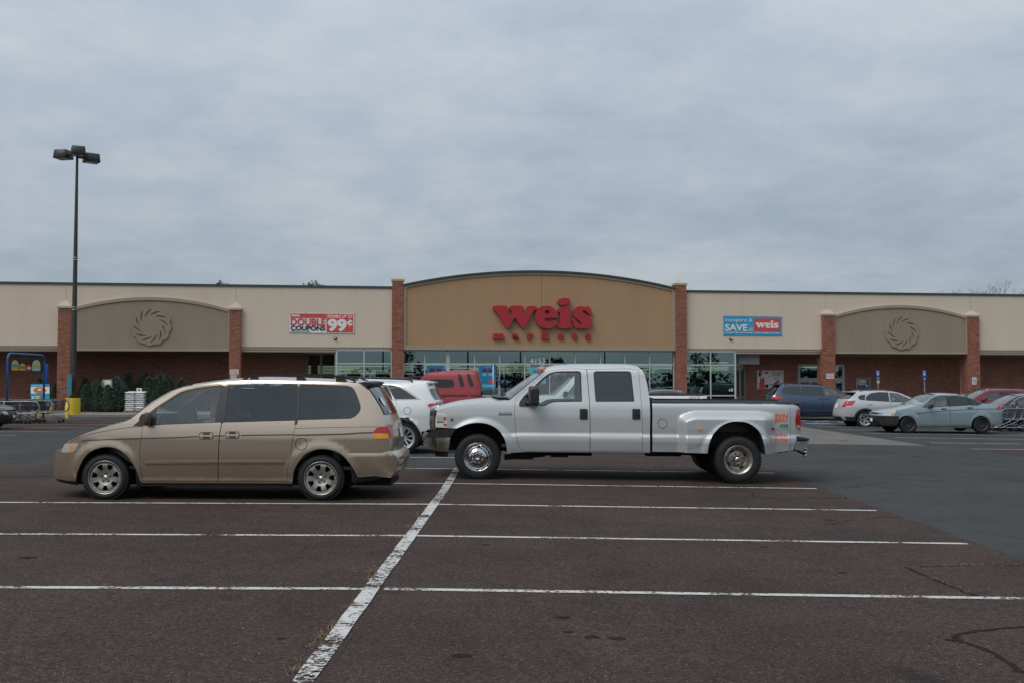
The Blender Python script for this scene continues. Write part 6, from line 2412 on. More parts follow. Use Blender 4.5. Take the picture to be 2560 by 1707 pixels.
# ---- white SUV behind the tan minivan
def white_suv():
    fe = lambda x, y: (940 + x / 7.125, 940 + y / 7.125)
    L = 2.78
    W = mkW([(.12, .82), (.25, .87), (.4, .92), (.6, .938), (.85, .94), (1.0, .925), (1.1, .90), (1.3, .82), (1.5, .735), (1.6, .67), (1.7, .52)],
            [(-1.1, .6), (-.95, .36), (-.75, .16), (-.5, .05), (-.2, .01), (0, 0), (2.85, 0), (3.2, .03), (3.45, .09), (3.6, .16), (3.7, .26), (3.85, .5)], [(0, .36), (L, .36)], .02, .43, .05)
    y0 = 22.88 + .84
    v = Veh('parked_suv', 'white SUV with dark wheel arch cladding half hidden behind the tan minivan', 'SUV', place(-2.473 - L, y0), 0, W, -1, 'parked cars')
    E = lambda pts: v.ms([fe(*p) for p in pts])
    P = PAINT['white']
    roof = [(1.05, 1.60)] + E([(-300, 72), (0, 76), (300, 82), (560, 92), (760, 102), (880, 112)])
    shield = [(.22, 1.10), (.55, 1.36), (1.05, 1.60)]
    hood = [(-.85, .80), (-.75, .93), (-.4, 1.02), (-.1, 1.07), (.22, 1.10)]
    front = [(-.86, .30), (-.95, .45), (-.95, .65), (-.85, .80)]
    back = E([(880, 112), (926, 224), (965, 310), (1012, 392), (1064, 458)])
    rear = [back[-1], (back[-1][0] + .06, .95), (3.62, .80), (3.66, .66), (3.68, .50), (3.58, .32)]
    arF = arch(0, .36, .42, .28, .28, 16)
    arR = cr(E([(800, 1220), (790, 1130), (755, 1020), (700, 920), (620, 830), (520, 782), (420, 776), (330, 800), (250, 860), (190, 960), (160, 1080), (155, 1180)]), 2)
    arR = arR + [(arR[-1][0], .30)]
    w3 = E([(206, 152), (320, 162), (430, 196), (540, 262), (640, 332), (736, 398), (300, 408), (282, 330)])
    w2 = E([(-330, 150), (-100, 146), (190, 151), (230, 230), (270, 322), (292, 408), (-330, 416)])
    d2 = E([(-345, 146), (190, 146), (240, 230), (290, 330), (340, 410), (368, 450), (372, 520), (340, 600), (250, 690), (160, 800), (80, 960), (40, 1100), (-345, 1100)])
    d1 = [(1.6, 1.52), (1.2, 1.50), (.8, 1.36), (.55, 1.14), (.52, .7), (.6, .36), (1.58, .36), (1.6, 1.1)]
    w1 = [(1.55, 1.48), (1.22, 1.46), (.86, 1.33), (.7, 1.14), (1.55, 1.12)]
    shell(v, P, front, hood, shield, roof, back, rear, arF, arR, .29, [(d1, rnd(w1, .03)), (d2, rnd(w2, .02))], [rnd(w3, .015)], dict(rear=[.10, .13, .16, .16], back=[.14, .13], roof=[-.1, 0, .12], front=-.14, backglass=False), wglass='glass_tint')
    v.bridge('rear_window', cr(back, 3)[3:-2], [.14, .13], .01, M['glass_dark'], 2.4, 16, -.93, .93, .012)
    MB().box(back[0][0] - .12, back[0][0] + .20, -.56, .56, back[0][1] - .02, back[0][1] + .025).build('spoiler', P, v.root, bevel=.012)
    wl_ = E([(0, 138), (200, 140), (330, 150), (450, 190), (560, 254), (660, 322), (750, 385), (790, 402)])
    ribbon(v, 'window_chrome', wl_, .022, M['chrome'], .006)
    ribbon(v, 'window_chrome', E([(-300, 424), (240, 415), (500, 410), (780, 404)]), .014, M['chrome'], .006)
    lamp(v, E([(914, 512), (948, 482), (1060, 474), (1075, 492), (1010, 520), (946, 546)]), M['red_lens'], .01, name='taillight')
    rc = cr(rear, 3)
    for s0, s1 in ((-1, -.62), (.62, 1)):
        v.bridge('taillight', [(p[0], p[1]) for p in rc[0:3]], .12, 0, M['red_lens'], 2.5, 6, s0, s1, .012)
    cx = L
    out = [(cx + (x - cx) * 1.15, .36 + (z - .36) * 1.15) for x, z in arR]
    v.panel('arch_cladding', out + arR[::-1], [], M['black_plastic'], .012, .06, lip=.014)
    v.panel('bumper_cladding', [(3.18, .50), (3.68, .52), (3.58, .32), (3.22, .30)], [], M['black_plastic'], .012, .06)
    v.bridge('bumper_cladding', [(3.68, .52), (3.70, .42), (3.58, .31)], .15, 0, M['black_plastic'], 2.5, 14, -1, 1, .01)
    c = E([(558, 612)])[0]
    ro = circle(c[0], c[1], .088, 24)
    v.panel('fuel_door', ro, [inset(ro, .009)], M['decal_grey'], .002, .05, (-1,), 0)
    MB().tube([(back[-1][0] + .12, .0, back[-1][1] + .06), (back[-1][0] + .16, -.3, back[-1][1] + .12)], .014, 6).build('rear_wiper', M['black_plastic'], v.root)
    roofrails(v, 1.15, 2.95, .63, roof[2][1] + .02, roof[4][1] + .0)
    mirror(v, .62, 1.18, P, 1.2)
    mount_wheels(v, [(0, .92, (-1, 1)), (L, .92, (-1, 1))], .36, .235, .245, st_split, seg=40)
    return v


white_suv()


# ---- pickups, sedans and SUVs mostly hidden by others: built from typical side curves
def pickup(name, label, x, y, paint, L, zr, cabx, bedx, endx, bz, cap=None, rz=0.0):
    W = mkW([(.2, .82), (.4, .88), (.6, .90), (.85, .90), (1.0, .88), (1.12, .855), (1.3, .79), (1.5, .72), (1.65, .65), (1.8, .5)],
            [(-1.0, .3), (-.9, .18), (-.7, .06), (-.4, .01), (0, 0), (endx - .4, 0), (endx, .05), (endx + .2, .1)], [(0, .36), (L, .36)], .03, .42, .1)
    v = Veh(name, label, 'pickup truck', place(x, y), rz, W, -1)
    P = PAINT[paint]
    zb = .42
    hz = zr - .70
    hood = [(-.84, hz - .16), (-.78, hz - .05), (-.4, hz + .0), (.1, hz + .04), (.55, hz + .06)]
    shield = [(.55, hz + .06), (.85, hz + .32), (1.18, zr - .07)]
    roof = [(1.18, zr - .07), (1.5, zr - .03), (cabx - .4, zr - .03), (cabx - .1, zr - .07)]
    back = [(cabx - .1, zr - .07), (cabx - .02, zr - .35), (cabx, hz)]
    rear = [(cabx, hz), (cabx, hz - .2), (cabx, zb)]
    front = [(-.84, .45), (-.9, .55), (-.88, .7), (-.84, hz - .16)]
    arF = arch(0, .36, .42, zb, zb, 14)
    top = cr(front, 2)[:-1] + cr(hood, 3)[:-1] + cr(shield, 3)[:-1] + cr(roof, 3)[:-1] + cr(back, 3)[:-1] + rear
    d = [(.72, hz - .02), (1.02, hz + .30), (1.22, zr - .12), (1.85, zr - .10), (1.85, zb + .03), (.72, zb + .03)]
    w = [(.92, hz + .06), (1.12, hz + .32), (1.28, zr - .16), (1.78, zr - .15), (1.80, hz + .04)]
    wins = []
    if cabx > 2.4:
        wins = [rnd([(1.94, zr - .15), (cabx - .28, zr - .17), (cabx - .22, hz + .06), (1.94, hz + .05)], .04)]
    v.panel('body', top + arF, [d] + wins, P, g=.08)
    ds = v.panel('door', inset(d, .006), [w], P, g=.08)
    for i, sd in enumerate((-1, 1)):
        v.panel('window', w, [], M['glass_clear'], -.006, .12, (sd,), 0, ds[i])
    for q in wins:
        v.panel('window', q, [], M['glass_tint'], -.006, .12, lip=0)
    v.bridge('hood', cr(hood, 3), -.05, .04, P, 2.4, 14)
    v.bridge('windshield', cr(shield, 3), [-.15, -.1], .02, M['glass_clear'], 2.2, 14)
    v.bridge('roof', cr(roof, 3), 0, .05, P, 2.6, 14)
    v.bridge('cab_back', cr(back, 3) + rear[1:], .03, 0, P, 4, 12)
    v.bridge('rear_window', cr(back, 3)[1:5], .03, 0, M['glass_dark'], 4, 10, -.75, .75, .01)
    v.bridge('grille', cr(front, 3), -.06, 0, M['chrome'], 3, 12)
    v.panel('headlight', rnd([(-.84, hz - .2), (-.70, hz - .19), (-.70, hz - .35), (-.87, hz - .36)], .02), [], M['silver_lens'], .006, .08)
    arR = arch(L, .36, .42, zb, zb, 14)
    bed = [(bedx, bz), (endx - .03, bz - .005), (endx, bz - .05), (endx, zb + .05)] + [(arR[0][0] + .1, zb)] + arR + [(bedx, zb)]
    v.panel('bed_side', bed, [], P, g=.08)
    MB().box(bedx, endx - .05, -.75, .75, zb + .2, zb + .25).box(bedx, bedx + .05, -.8, .8, zb + .2, bz).build('bed_floor', M['black_plastic'], v.root)
    MB().box(endx - .07, endx - .01, -.80, .80, zb + .12, bz - .02).build('tailgate', P, v.root, bevel=.01)
    v.panel('taillight', rnd([(endx - .14, bz - .10), (endx + .002, bz - .10), (endx + .002, bz - .46), (endx - .14, bz - .46)] if not cap else [(endx - .08, bz - .06), (endx, bz - .06), (endx, bz - .36), (endx - .08, bz - .36)], .02), [], M['red_lens'], .008, .08)
    MB().box(endx - .0, endx + .12, -.8, .8, zb - .02, zb + .14).build('rear_bumper', M['chrome'], v.root, bevel=.02)
    well(v, [arF], 0, .36)
    well(v, [arR], 0, .36)
    MB().box(-.7, endx - .1, -.45, .45, .36, .55).box(.5, L - .5, -.8, .8, zb, zb + .15).build('underbody', M['underbody'], v.root)
    MB().box(.55, .9, -.7, .7, hz - .3, hz + .02).build('dashboard', M['dash'], v.root)
    c = MB()
    for yy in (-.4, .4):
        seat(c, 1.5, yy, .7)
    c.build('seat', M['interior'], v.root)
    mirror(v, .88, hz + .12, M['black_plastic'], 1.3)
    mount_wheels(v, [(0, .88, (-1, 1)), (L, .88, (-1, 1))], .36, .24, .21, st_five, seg=32)
    return v


# red pickup with a matching red cap over the bed
def red_pickup():
    fr = lambda x, y: (960 + x / 5.88, 860 + y / 5.88)
    v = pickup('parked_pickup_truck', 'red pickup with a matching red cap over its bed', -5.15, 32.9, 'red', 3.1, 1.72, 2.16, 2.2, 4.17, 1.19, cap=True)
    P = PAINT['red']
    Wc = lambda x, z: pchip([(1.0, .88), (1.2, .87), (1.4, .83), (1.7, .755), (1.9, .69), (2.0, .60)])(z) - pchip([(1.9, 0), (3.9, 0), (4.1, .03), (4.3, .12)])(x)
    E = lambda pts: v.ms([fr(*p) for p in pts], Wc)
    o = E([(520, 545), (548, 490), (600, 440), (700, 424), (860, 408), (960, 396), (1150, 390), (1330, 394), (1352, 420), (1385, 520), (1410, 620), (1425, 684)])
    low = [(o[-1][0], 1.20), (o[0][0], 1.20)]
    w1 = rnd(E([(556, 540), (575, 516), (800, 510), (1010, 516), (1034, 560), (1028, 622), (990, 636), (800, 638), (560, 622)]), .03)
    w2 = rnd(E([(1080, 440), (1130, 436), (1186, 610), (1170, 626), (1120, 618)]), .03)
    w3 = rnd(E([(1212, 436), (1262, 434), (1320, 606), (1306, 620), (1254, 614)]), .03)
    v.panel('bed_cap', o + low, [w1, w2, w3], P, .0, .07, W=Wc)
    for w in (w1, w2, w3):
        v.panel('window_seal', inset(w, -.004), [inset(w, .02)], M['black_plastic'], .004, .08, lip=.01, W=Wc)
        v.panel('window', inset(w, .012), [], M['glass_dark'], -.004, .12, lip=0, W=Wc)
    top = o[1:9]
    v.bridge('bed_cap_roof', cr(top, 3), 0, .035, P, 2.6, 16, W=Wc)
    v.bridge('bed_cap_front', cr(o[:2], 3), -.01, 0, P, 3, 8, W=Wc)
    v.bridge('rear_window', cr(o[7:], 3), .06, 0, M['glass_dark'], 3, 12, -1, 1, 0, W=Wc)
    ribbon(v, 'bed_seal', [(2.22, 1.195), (4.12, 1.195)], .03, M['black_plastic'], .004)
    a, b = v.m(*fr(1210, 764)), v.m(*fr(1385, 730))
    text('decal_lettering', '4X4', M['white_paint'], v.root, a[0], b[0], a[1], b[1], .004, .003, .02, .3, W=v.W)


red_pickup()


def white_pickup():
    f4 = lambda x, y: (1540 + x / 4.523, 880 + y / 4.523)
    v = pickup('parked_pickup_truck', 'white pickup mostly hidden behind the silver pickup', .80, 32.9, 'white', 3.78, 1.86, 2.9, 2.95, 5.48, 1.245)
    ribbon(v, 'bed_rail_cap', [(2.96, 1.255), (5.44, 1.25)], .05, M['black_plastic'], .008, .02)
    a, b = v.m(*f4(818, 518)), v.m(*f4(950, 495))
    text('decal_lettering', '4X4', M['alu_grey'], v.root, a[0], b[0], a[1], b[1], .004, .003, .02, .3, W=v.W)


white_pickup()


def sedan(name, label, cat, x, y, paint, rz, near, h=1.42, suv=False, group='parked cars', plate=False):
    k = h / 1.42
    if suv:
        W = mkW([(.15, .80), (.3, .88), (.6, .915), (.85, .915), (1.0, .89), (1.1, .86), (1.3, .79), (1.5, .71), (1.58, .64), (1.7, .5)],
                [(-1.0, .6), (-.9, .38), (-.75, .18), (-.5, .06), (0, 0), (2.7, 0), (3.2, .05), (3.45, .16), (3.6, .5)], [(0, .34), (2.62, .34)])
        front = [(-.82, .28), (-.9, .42), (-.9, .62), (-.84, .76)]
        hood = [(-.84, .76), (-.72, .88), (-.3, .98), (.05, 1.03), (.30, 1.06)]
        shield = [(.30, 1.06), (.62, 1.30), (1.10, h - .09)]
        roof = [(1.10, h - .09), (1.5, h - .045), (2.1, h - .045), (2.7, h - .07), (3.05, h - .13)]
        back = [(3.05, h - .13), (3.25, 1.30), (3.38, 1.06)]
        rear = [(3.38, 1.06), (3.43, .85), (3.46, .6), (3.38, .3)]
        w1 = [(.72, 1.10), (.98, 1.32), (1.22, h - .17), (1.62, h - .13), (1.64, 1.10)]
        w2 = [(1.74, h - .13), (2.2, h - .13), (2.52, h - .17), (2.56, 1.12), (1.76, 1.10)]
        w3 = [(2.64, h - .18), (2.95, h - .22), (3.16, 1.16), (2.68, 1.13)]
        L, zs, r = 2.62, .27, .345
    else:
        W = mkW([(.15, .78), (.3, .86), (.55, .895), (.75, .895), (.88, .875), (.96, .84), (1.1, .775), (1.25, .69), (1.36, .60), (1.45, .48)],
                [(-1.0, .62), (-.92, .44), (-.82, .26), (-.68, .12), (-.4, .03), (0, 0), (2.7, 0), (3.2, .04), (3.5, .14), (3.65, .28), (3.8, .5)], [(0, .31), (2.72, .31)])
        front = [(-.84, .24), (-.93, .36), (-.92, .52), (-.86, .62)]
        hood = [(-.86, .62), (-.74, .72), (-.3, .83), (.1, .89), (.42, .93)]
        shield = [(.42, .93), (.8, 1.15), (1.22, h - .08)]
        roof = [(1.22, h - .08), (1.6, h - .04), (2.0, h - .05), (2.35, h - .10)]
        back = [(2.35, h - .10), (2.75, 1.14), (3.1, .98)]
        rear = [(3.1, .98), (3.45, .96), (3.62, .9), (3.7, .65), (3.7, .45), (3.6, .27)]
        w1 = [(.80, .96), (1.06, 1.14), (1.34, h - .15), (1.66, h - .11), (1.70, .97)]
        w2 = [(1.78, h - .11), (2.05, h - .12), (2.35, h - .19), (2.58, .99), (1.80, .97)]
        w3 = [(2.46, h - .23), (2.66, 1.11), (2.84, 1.0), (2.66, .99)]
        L, zs, r = 2.72, .24, .32
    v = Veh(name, label, cat, place(x, y), rz, W, near, group)
    P = PAINT[paint]
    arF, arR = arch(0, r, r + .065, zs, zs, 14), arch(L, r, r + .065, zs, zs, 14)
    d1 = [(w1[0][0] - .12, w1[0][1]), (w1[1][0] - .07, w1[1][1] + .03), (w1[2][0] - .03, w1[2][1] + .04), (w1[3][0] + .05, w1[3][1] + .035), (w1[4][0] + .06, zs + .04), (arF[0][0] + .12, zs + .04), (w1[0][0] - .14, .6)]
    d2 = [(w1[3][0] + .052, w1[3][1] + .035), (w2[1][0], w2[1][1] + .03), (w2[2][0] + .03, w2[2][1] + .02), (w2[3][0] + .03, w2[3][1]), (w2[3][0] - .05, .75), (arR[-1][0] - .03, zs + .04), (w1[4][0] + .062, zs + .04)]
    shell(v, P, front, hood, shield, roof, back, rear, arF, arR, zs, [(d1, rnd(w1, .03)), (d2, rnd(w2, .03))], [rnd(w3, .02)], dict(front=-.11, rear=[.0, .06, .12] if not suv else .12))
    lamp(v, [(-.86, hood[0][1] - .01), (-.70, hood[1][1] - .01), (-.52, hood[1][1] - .0), (-.62, hood[0][1] - .06), (-.88, hood[0][1] - .10)], M['clear_lens'])
    fc_ = cr(front, 4)
    for s0, s1 in ((-1, -.58), (.58, 1)):
        v.bridge('headlight', fc_[-5:], -.11, 0, M['clear_lens'], 2.5, 6, s0, s1, .008)
    v.bridge('grille', fc_[-5:], -.11, 0, M['black_plastic'], 2.5, 8, -.5, .5, .01)
    if plate:
        v.bridge('license_plate', fc_[5:8], -.11, 0, M['white_paint'], 2.5, 6, -.17, .17, .018)
    lamp(v, [(rear[1][0] - .22, rear[1][1] - .05), (rear[2][0] - .02, rear[2][1] - .02), (rear[2][0] + .0, rear[2][1] - .16), (rear[1][0] - .12, rear[1][1] - .2)], M['red_lens'], name='taillight')
    ribbon(v, 'pillar_trim', [((w1[3][0] + w2[0][0]) / 2, w1[3][1] - .01), ((w1[4][0] + w2[-1][0]) / 2, w1[4][1] + .01)], .09, M['black_plastic'], .004)
    mirror(v, w1[0][0] + .12, w1[0][1] + .06, P, 1.1)
    handles(v, [(1.5, w1[0][1] - .12), (2.35, w1[0][1] - .11)], P)
    if suv:
        roofrails(v, 1.25, 2.9, .58, roof[1][1] + .0, roof[3][1] + .0)
    mount_wheels(v, [(0, .87, (-1, 1)), (L, .87, (-1, 1))], r, .215, .205, st_five, seg=32)
    return v, roof, shield, w1


sv_, rf_, sh_, w1_ = sedan('parked_suv', 'maroon SUV with a pale roof rail at the right edge behind the black sedan', 'SUV', 19.55, 44.0, 'maroon', 0, -1, 1.62, True)
sb_, rf_, sh_, w1_ = sedan('parked_sedan', 'black sedan with chrome window line behind the carts', 'car', 19.35, 41.1, 'black', 0, -1, 1.42)
ribbon(sb_, 'window_chrome', [(.74, .965), (1.02, 1.17), (1.32, 1.295), (1.68, 1.335), (2.05, 1.325), (2.38, 1.25)], .02, M['chrome'], .006)
sedan('parked_sedan', 'black sedan nose with a white front plate at the left edge', 'car', -18.2, 34.35, 'black', math.pi, 1, 1.40, plate=True)
sedan('parked_sedan', 'charcoal sedan roof showing behind the white pickup bed', 'car', 3.75, 36.2, 'charcoal', 0, -1, 1.44)
sedan('parked_sedan', 'navy sedan hidden behind the silver pickup cab', 'car', .72, 27.6, 'navy', 0, -1, 1.43)

# ================================================================== SIGNS ON THE FRONT
M['sign_red'] = plain('sign_red', (0.37, 0.018, 0.030), 0.45, var=0.05)
M['banner_red'] = plain('banner_red', (0.58, 0.065, 0.05), 0.5, var=0.06)
M['banner_white'] = plain('banner_white', (0.72, 0.71, 0.70), 0.5, var=0.04)
M['banner_blue'] = plain('banner_blue', (0.03, 0.30, 0.50), 0.5, var=0.06)
M['poster_blue'] = plain('poster_blue', (0.015, 0.16, 0.36), 0.5, var=0.1)
M['poster_cyan'] = plain('poster_cyan', (0.10, 0.42, 0.52), 0.5, var=0.1)
M['poster_dark'] = plain('poster_dark', (0.10, 0.018, 0.03), 0.5, var=0.2)
M['sign_blue'] = plain('sign_blue', (0.02, 0.10, 0.36), 0.45, var=0.06)
M['steel'] = plain('galvanised_steel', (0.36, 0.37, 0.38), 0.4, 0.7, var=0.2)
M['skin'] = plain('printed_skin', (0.50, 0.29, 0.21), 0.6)
M['food'] = plain('printed_food', (0.55, 0.17, 0.04), 0.6, var=0.5, scale=30)
M['yellow'] = plain('yellow_paint', (0.62, 0.47, 0.02), 0.55, var=0.12)
M['sign_green'] = plain('printed_green', (0.10, 0.17, 0.06), 0.6, var=0.3, scale=20)


class Wall:
    """something fixed to the shop front, measured at a given depth"""

    def __init__(s, name, label, cat, px, py, yb, group=None):
        s.yb = yb
        s.x, s.z = fb(px, py, yb)
        w = BM_ @ Vector((s.x, yb, s.z))
        s.root = thing(name, label, cat, w, PHI, group)

    def p(s, px, py):
        x, z = fb(px, py, s.yb)
        return (x - s.x, z - s.z)

    def q(s, pts):
        return [s.p(*a) for a in pts]

    def flat(s, name, pts, mat, y0, th=0.003):
        return MB().prism(s.q(pts), y0, y0 + th).build(name, mat, s.root)

    def text(s, name, body, mat, x0, y0, x1, y1, d, bold=0.0, shear=0.0, space=1.0, th=0.003):
        a, b = s.p(x0, y1), s.p(x1, y0)
        return text(name, body, mat, s.root, a[0], b[0], a[1], b[1], d, th, bold, shear, space)


# traced outlines of the four big letters (units of the enlargement they were drawn from)
W_ = [(240, 400), (250, 375), (290, 358), (380, 352), (470, 354), (515, 370), (532, 405), (528, 450), (545, 500), (580, 525), (605, 505), (612, 475), (590, 440), (560, 415), (565, 385), (610, 362), (710, 354), (800, 358), (840, 380), (850, 410), (832, 440), (838, 480), (860, 520), (882, 528), (908, 500), (918, 460), (905, 430), (902, 400), (925, 370), (990, 358), (1060, 362), (1100, 380), (1108, 405), (1095, 430), (1050, 450), (1020, 490), (980, 560), (930, 650), (880, 740), (855, 785), (830, 798), (800, 780), (760, 720), (710, 640), (672, 600), (635, 640), (590, 720), (555, 785), (525, 798), (495, 780), (460, 720), (400, 620), (340, 520), (310, 475), (270, 445), (245, 425)]
E1 = [(1258, 598), (1262, 640), (1300, 668), (1370, 680), (1430, 662), (1465, 648), (1490, 670), (1485, 710), (1440, 760), (1370, 795), (1300, 800), (1210, 780), (1140, 740), (1095, 680), (1073, 620), (1070, 580), (1085, 480), (1130, 410), (1200, 370), (1290, 358), (1380, 370), (1450, 420), (1495, 490), (1508, 560), (1502, 596)]
EH = [(1260, 514), (1255, 495), (1268, 455), (1300, 438), (1330, 450), (1350, 490), (1346, 513)]
ID = [(1510, 285), (1530, 240), (1600, 210), (1690, 206), (1740, 230), (1748, 270), (1720, 310), (1650, 340), (1570, 342), (1525, 320)]
IS = [(1738, 370), (1750, 400), (1752, 690), (1770, 715), (1795, 735), (1790, 765), (1760, 785), (1650, 798), (1540, 785), (1510, 760), (1512, 735), (1545, 710), (1555, 680), (1555, 510), (1540, 490), (1510, 475), (1508, 440), (1522, 415), (1580, 388), (1680, 372)]
S_ = [(1815, 500), (1825, 440), (1870, 390), (1940, 368), (2030, 378), (2080, 370), (2115, 370), (2145, 400), (2175, 470), (2175, 510), (2145, 525), (2110, 510), (2060, 465), (2015, 452), (1998, 470), (2010, 500), (2060, 530), (2130, 570), (2172, 620), (2182, 690), (2160, 750), (2110, 785), (2030, 802), (1930, 792), (1880, 796), (1850, 785), (1820, 740), (1800, 680), (1808, 645), (1840, 635), (1870, 650), (1900, 690), (1940, 715), (1970, 715), (1980, 695), (1960, 670), (1900, 630), (1850, 590), (1822, 550)]
LET = [([cr(W_, 4, True)], []), ([cr(E1, 4)], [cr(EH, 4)]), ([cr(ID, 4, True)], []), ([cr(IS[:2], 1) + cr(IS[2:], 3)], []), ([cr(S_, 4, True)], [])]


def logo(w, mat, y0, y1, fit=None):
    """the four-letter word as solid letters; fit = (x0, y0, x1, y1) in photo pixels"""
    for outs, holes in LET:
        f = (lambda p: (1200 + p[0] / 7.84, 720 + p[1] / 7.84)) if fit is None else (lambda p: (fit[0] + (p[0] - 236) / 1946 * (fit[2] - fit[0]), fit[1] + (p[1] - 206) / 594 * (fit[3] - fit[1])))
        for o in outs:
            plate('letter', w.q([f(p) for p in o]), [w.q([f(p) for p in h]) for h in holes], y0, y1, mat, w.root, 0.4)


ws = Wall('wall_sign', 'big red raised letters on the ochre arched panel over the entrance', 'sign', 1355, 800, -0.125)
logo(ws, M['sign_red'], -0.22, 0.0)
z7 = lambda x, y: (1200 + x / 7.84, 720 + y / 7.84)
for ch, x0, y0, x1, y1 in (('m', 255, 888, 465, 1003), ('a', 634, 890, 752, 1004), ('r', 922, 892, 1040, 1003), ('k', 1204, 852, 1352, 1003), ('e', 1517, 892, 1632, 1006), ('t', 1792, 872, 1893, 1008), ('s', 2062, 896, 2162, 1016)):
    a, b = z7(x0, y0), z7(x1, y1)
    o = ws.text('letter', ch, M['sign_red'], a[0], a[1], b[0], b[1], 0.0, .085, th=.12)
    sl = {'m': ((-.03, .32), (.35, .65), (.70, 1.03)), 'r': ((-.02, .66),), 'a': ((.6, 1.05),), 't': ((.35, 1.0),), 'k': ((0, .45), (.58, 1.0))}.get(ch, ())
    for s0, s1 in sl:
        q = [z7(x0 + (x1 - x0) * s0, y1 - 16), z7(x0 + (x1 - x0) * s1, y1 - 16), z7(x0 + (x1 - x0) * s1, y1 + 2), z7(x0 + (x1 - x0) * s0, y1 + 2)]
        MB().prism(ws.q(q), -.118, -.01).build('letter_foot', M['sign_red'], ws.root)


def banner(w, corners, mat, seed, amp=0.007):
    """a slightly rippled vinyl sheet laced to the wall"""
    c = w.q(corners)
    nx_, nz_ = 44, 14
    r_ = random.Random(seed)
    ph = [(r_.uniform(4, 12), r_.uniform(-9, 9), r_.uniform(0, 6.28), r_.uniform(.2, 1)) for _ in range(5)]
    vs = []
    for j in range(nz_ + 1):
        for i in range(nx_ + 1):
            u, t = i / nx_, j / nz_
            x = (c[0][0] * (1 - u) + c[1][0] * u) * (1 - t) + (c[3][0] * (1 - u) + c[2][0] * u) * t
            z = (c[0][1] * (1 - u) + c[1][1] * u) * (1 - t) + (c[3][1] * (1 - u) + c[2][1] * u) * t
            e = 1 - .65 * max(abs(2 * u - 1) ** 6, abs(2 * t - 1) ** 6)
            y = -0.03 - amp * e * sum(a * math.sin(f * u + g_ * t + p) for f, g_, p, a in ph) / 2
            vs.append((x, y, z))
    b = MB().add(vs, [(j * (nx_ + 1) + i, (j + 1) * (nx_ + 1) + i, (j + 1) * (nx_ + 1) + i + 1, j * (nx_ + 1) + i + 1) for j in range(nz_) for i in range(nx_)], True)
    o = b.build('vinyl_sheet', mat, w.root)
    g = MB()
    for u in (0, .25, .5, .75, 1):
        for t in (0, 1):
            x = (c[0][0] * (1 - u) + c[1][0] * u) * (1 - t) + (c[3][0] * (1 - u) + c[2][0] * u) * t
            z = (c[0][1] * (1 - u) + c[1][1] * u) * (1 - t) + (c[3][1] * (1 - u) + c[2][1] * u) * t
            MB().lathe([(0, -.055), (.018, -.05), (.022, -.02), (.022, .03)], (x, 0, z + (.02 if t else -.02)), n=8).build('grommet', M['steel'], w.root)
    return o


z3 = lambda x, y: (560 + x / 5.113, 680 + y / 5.114)
b1 = Wall('banner', 'white and red double coupons banner on the cream wall left of the entrance', 'banner', *z3(1250, 655), 0.0)
R3 = lambda a, b, c, d: (*z3(a, b), *z3(c, d))
box3 = lambda a, b, c, d: [z3(a, b), z3(c, b), z3(c, d), z3(a, d)]
banner(b1, [z3(838, 522), z3(1666, 531), z3(1662, 788), z3(838, 777)], M['banner_white'], 3)
b1.flat('red_field', [z3(852, 533), z3(1306, 537), z3(1306, 592), z3(852, 588)], M['banner_red'], -.044)
b1.flat('red_field', [z3(1310, 537), z3(1652, 541), z3(1650, 776), z3(1310, 772)], M['banner_red'], -.044)
logo(b1, M['banner_white'], -.049, -.046, (*z3(862, 538), *z3(968, 574)))
b1.text('lettering', 'DOUBLE', M['banner_red'], *R3(852, 598, 1296, 684), -.046, .03)
b1.text('lettering', 'COUPONS', M['black_print'], *R3(852, 692, 1294, 750), -.046, .035)
b1.text('lettering', 'Every Day / Every Week', M['black_print'], *R3(858, 758, 1108, 773), -.046, .02, .2)
b1.text('lettering', 'DOUBLE UP TO', M['banner_white'], *R3(1320, 551, 1640, 589), -.048, .03, .25)
b1.text('lettering', '99', M['banner_white'], *R3(1324, 604, 1572, 764), -.048, .05)
b1.text('lettering', 'c', M['banner_white'], *R3(1577, 622, 1643, 686), -.048, .05)
b1.flat('cent_bar', [z3(1605, 606), z3(1615, 606), z3(1611, 704), z3(1601, 704)], M['banner_white'], -.0485)
z4 = lambda x, y: (1680 + x / 4.523, 700 + y / 4.522)
R4 = lambda a, b, c, d: (*z4(a, b), *z4(c, d))
b2 = Wall('banner', 'blue compare and save banner on the cream wall right of the entrance', 'banner', *z4(910, 520), 0.0)
banner(b2, [z4(580, 408), z4(1238, 418), z4(1240, 632), z4(582, 628)], M['banner_blue'], 8, .008)
b2.flat('red_field', [z4(923, 437), z4(1220, 440), z4(1220, 579), z4(923, 577)], M['banner_red'], -.046)
logo(b2, M['banner_white'], -.051, -.048, (*z4(940, 462), *z4(1200, 545)))
b2.text('lettering', 'compare &', M['banner_white'], *R4(596, 436, 906, 486), -.048, .0)
b2.text('lettering', 'SAVE', M['banner_white'], *R4(597, 503, 850, 577), -.048, .03)
b2.text('lettering', 'at', M['banner_white'], *R4(868, 537, 914, 577), -.048, .0)
b2.text('lettering', 'Compare & Save on Hundreds of items throughout the store!', M['banner_white'], *R4(596, 588, 1218, 610), -.048, .02, .25)

for px, py, lb in ((838, 846, 'round dark wall light below the coupons banner'), (1827, 847.5, 'round dark wall light below the blue banner')):
    w = Wall('wall_light', lb, 'wall light', px, py, 0.0)
    MB().lathe([(0, -.10), (.05, -.095), (.085, -.05), (.095, -.0)], n=20).build('lamp_housing', M['black_plastic'], w.root)
    MB().lathe([(0, -.135), (.03, -.125), (.045, -.09)], (0, 0, .01), n=14).build('lamp_lens', M['white_paint'], w.root)

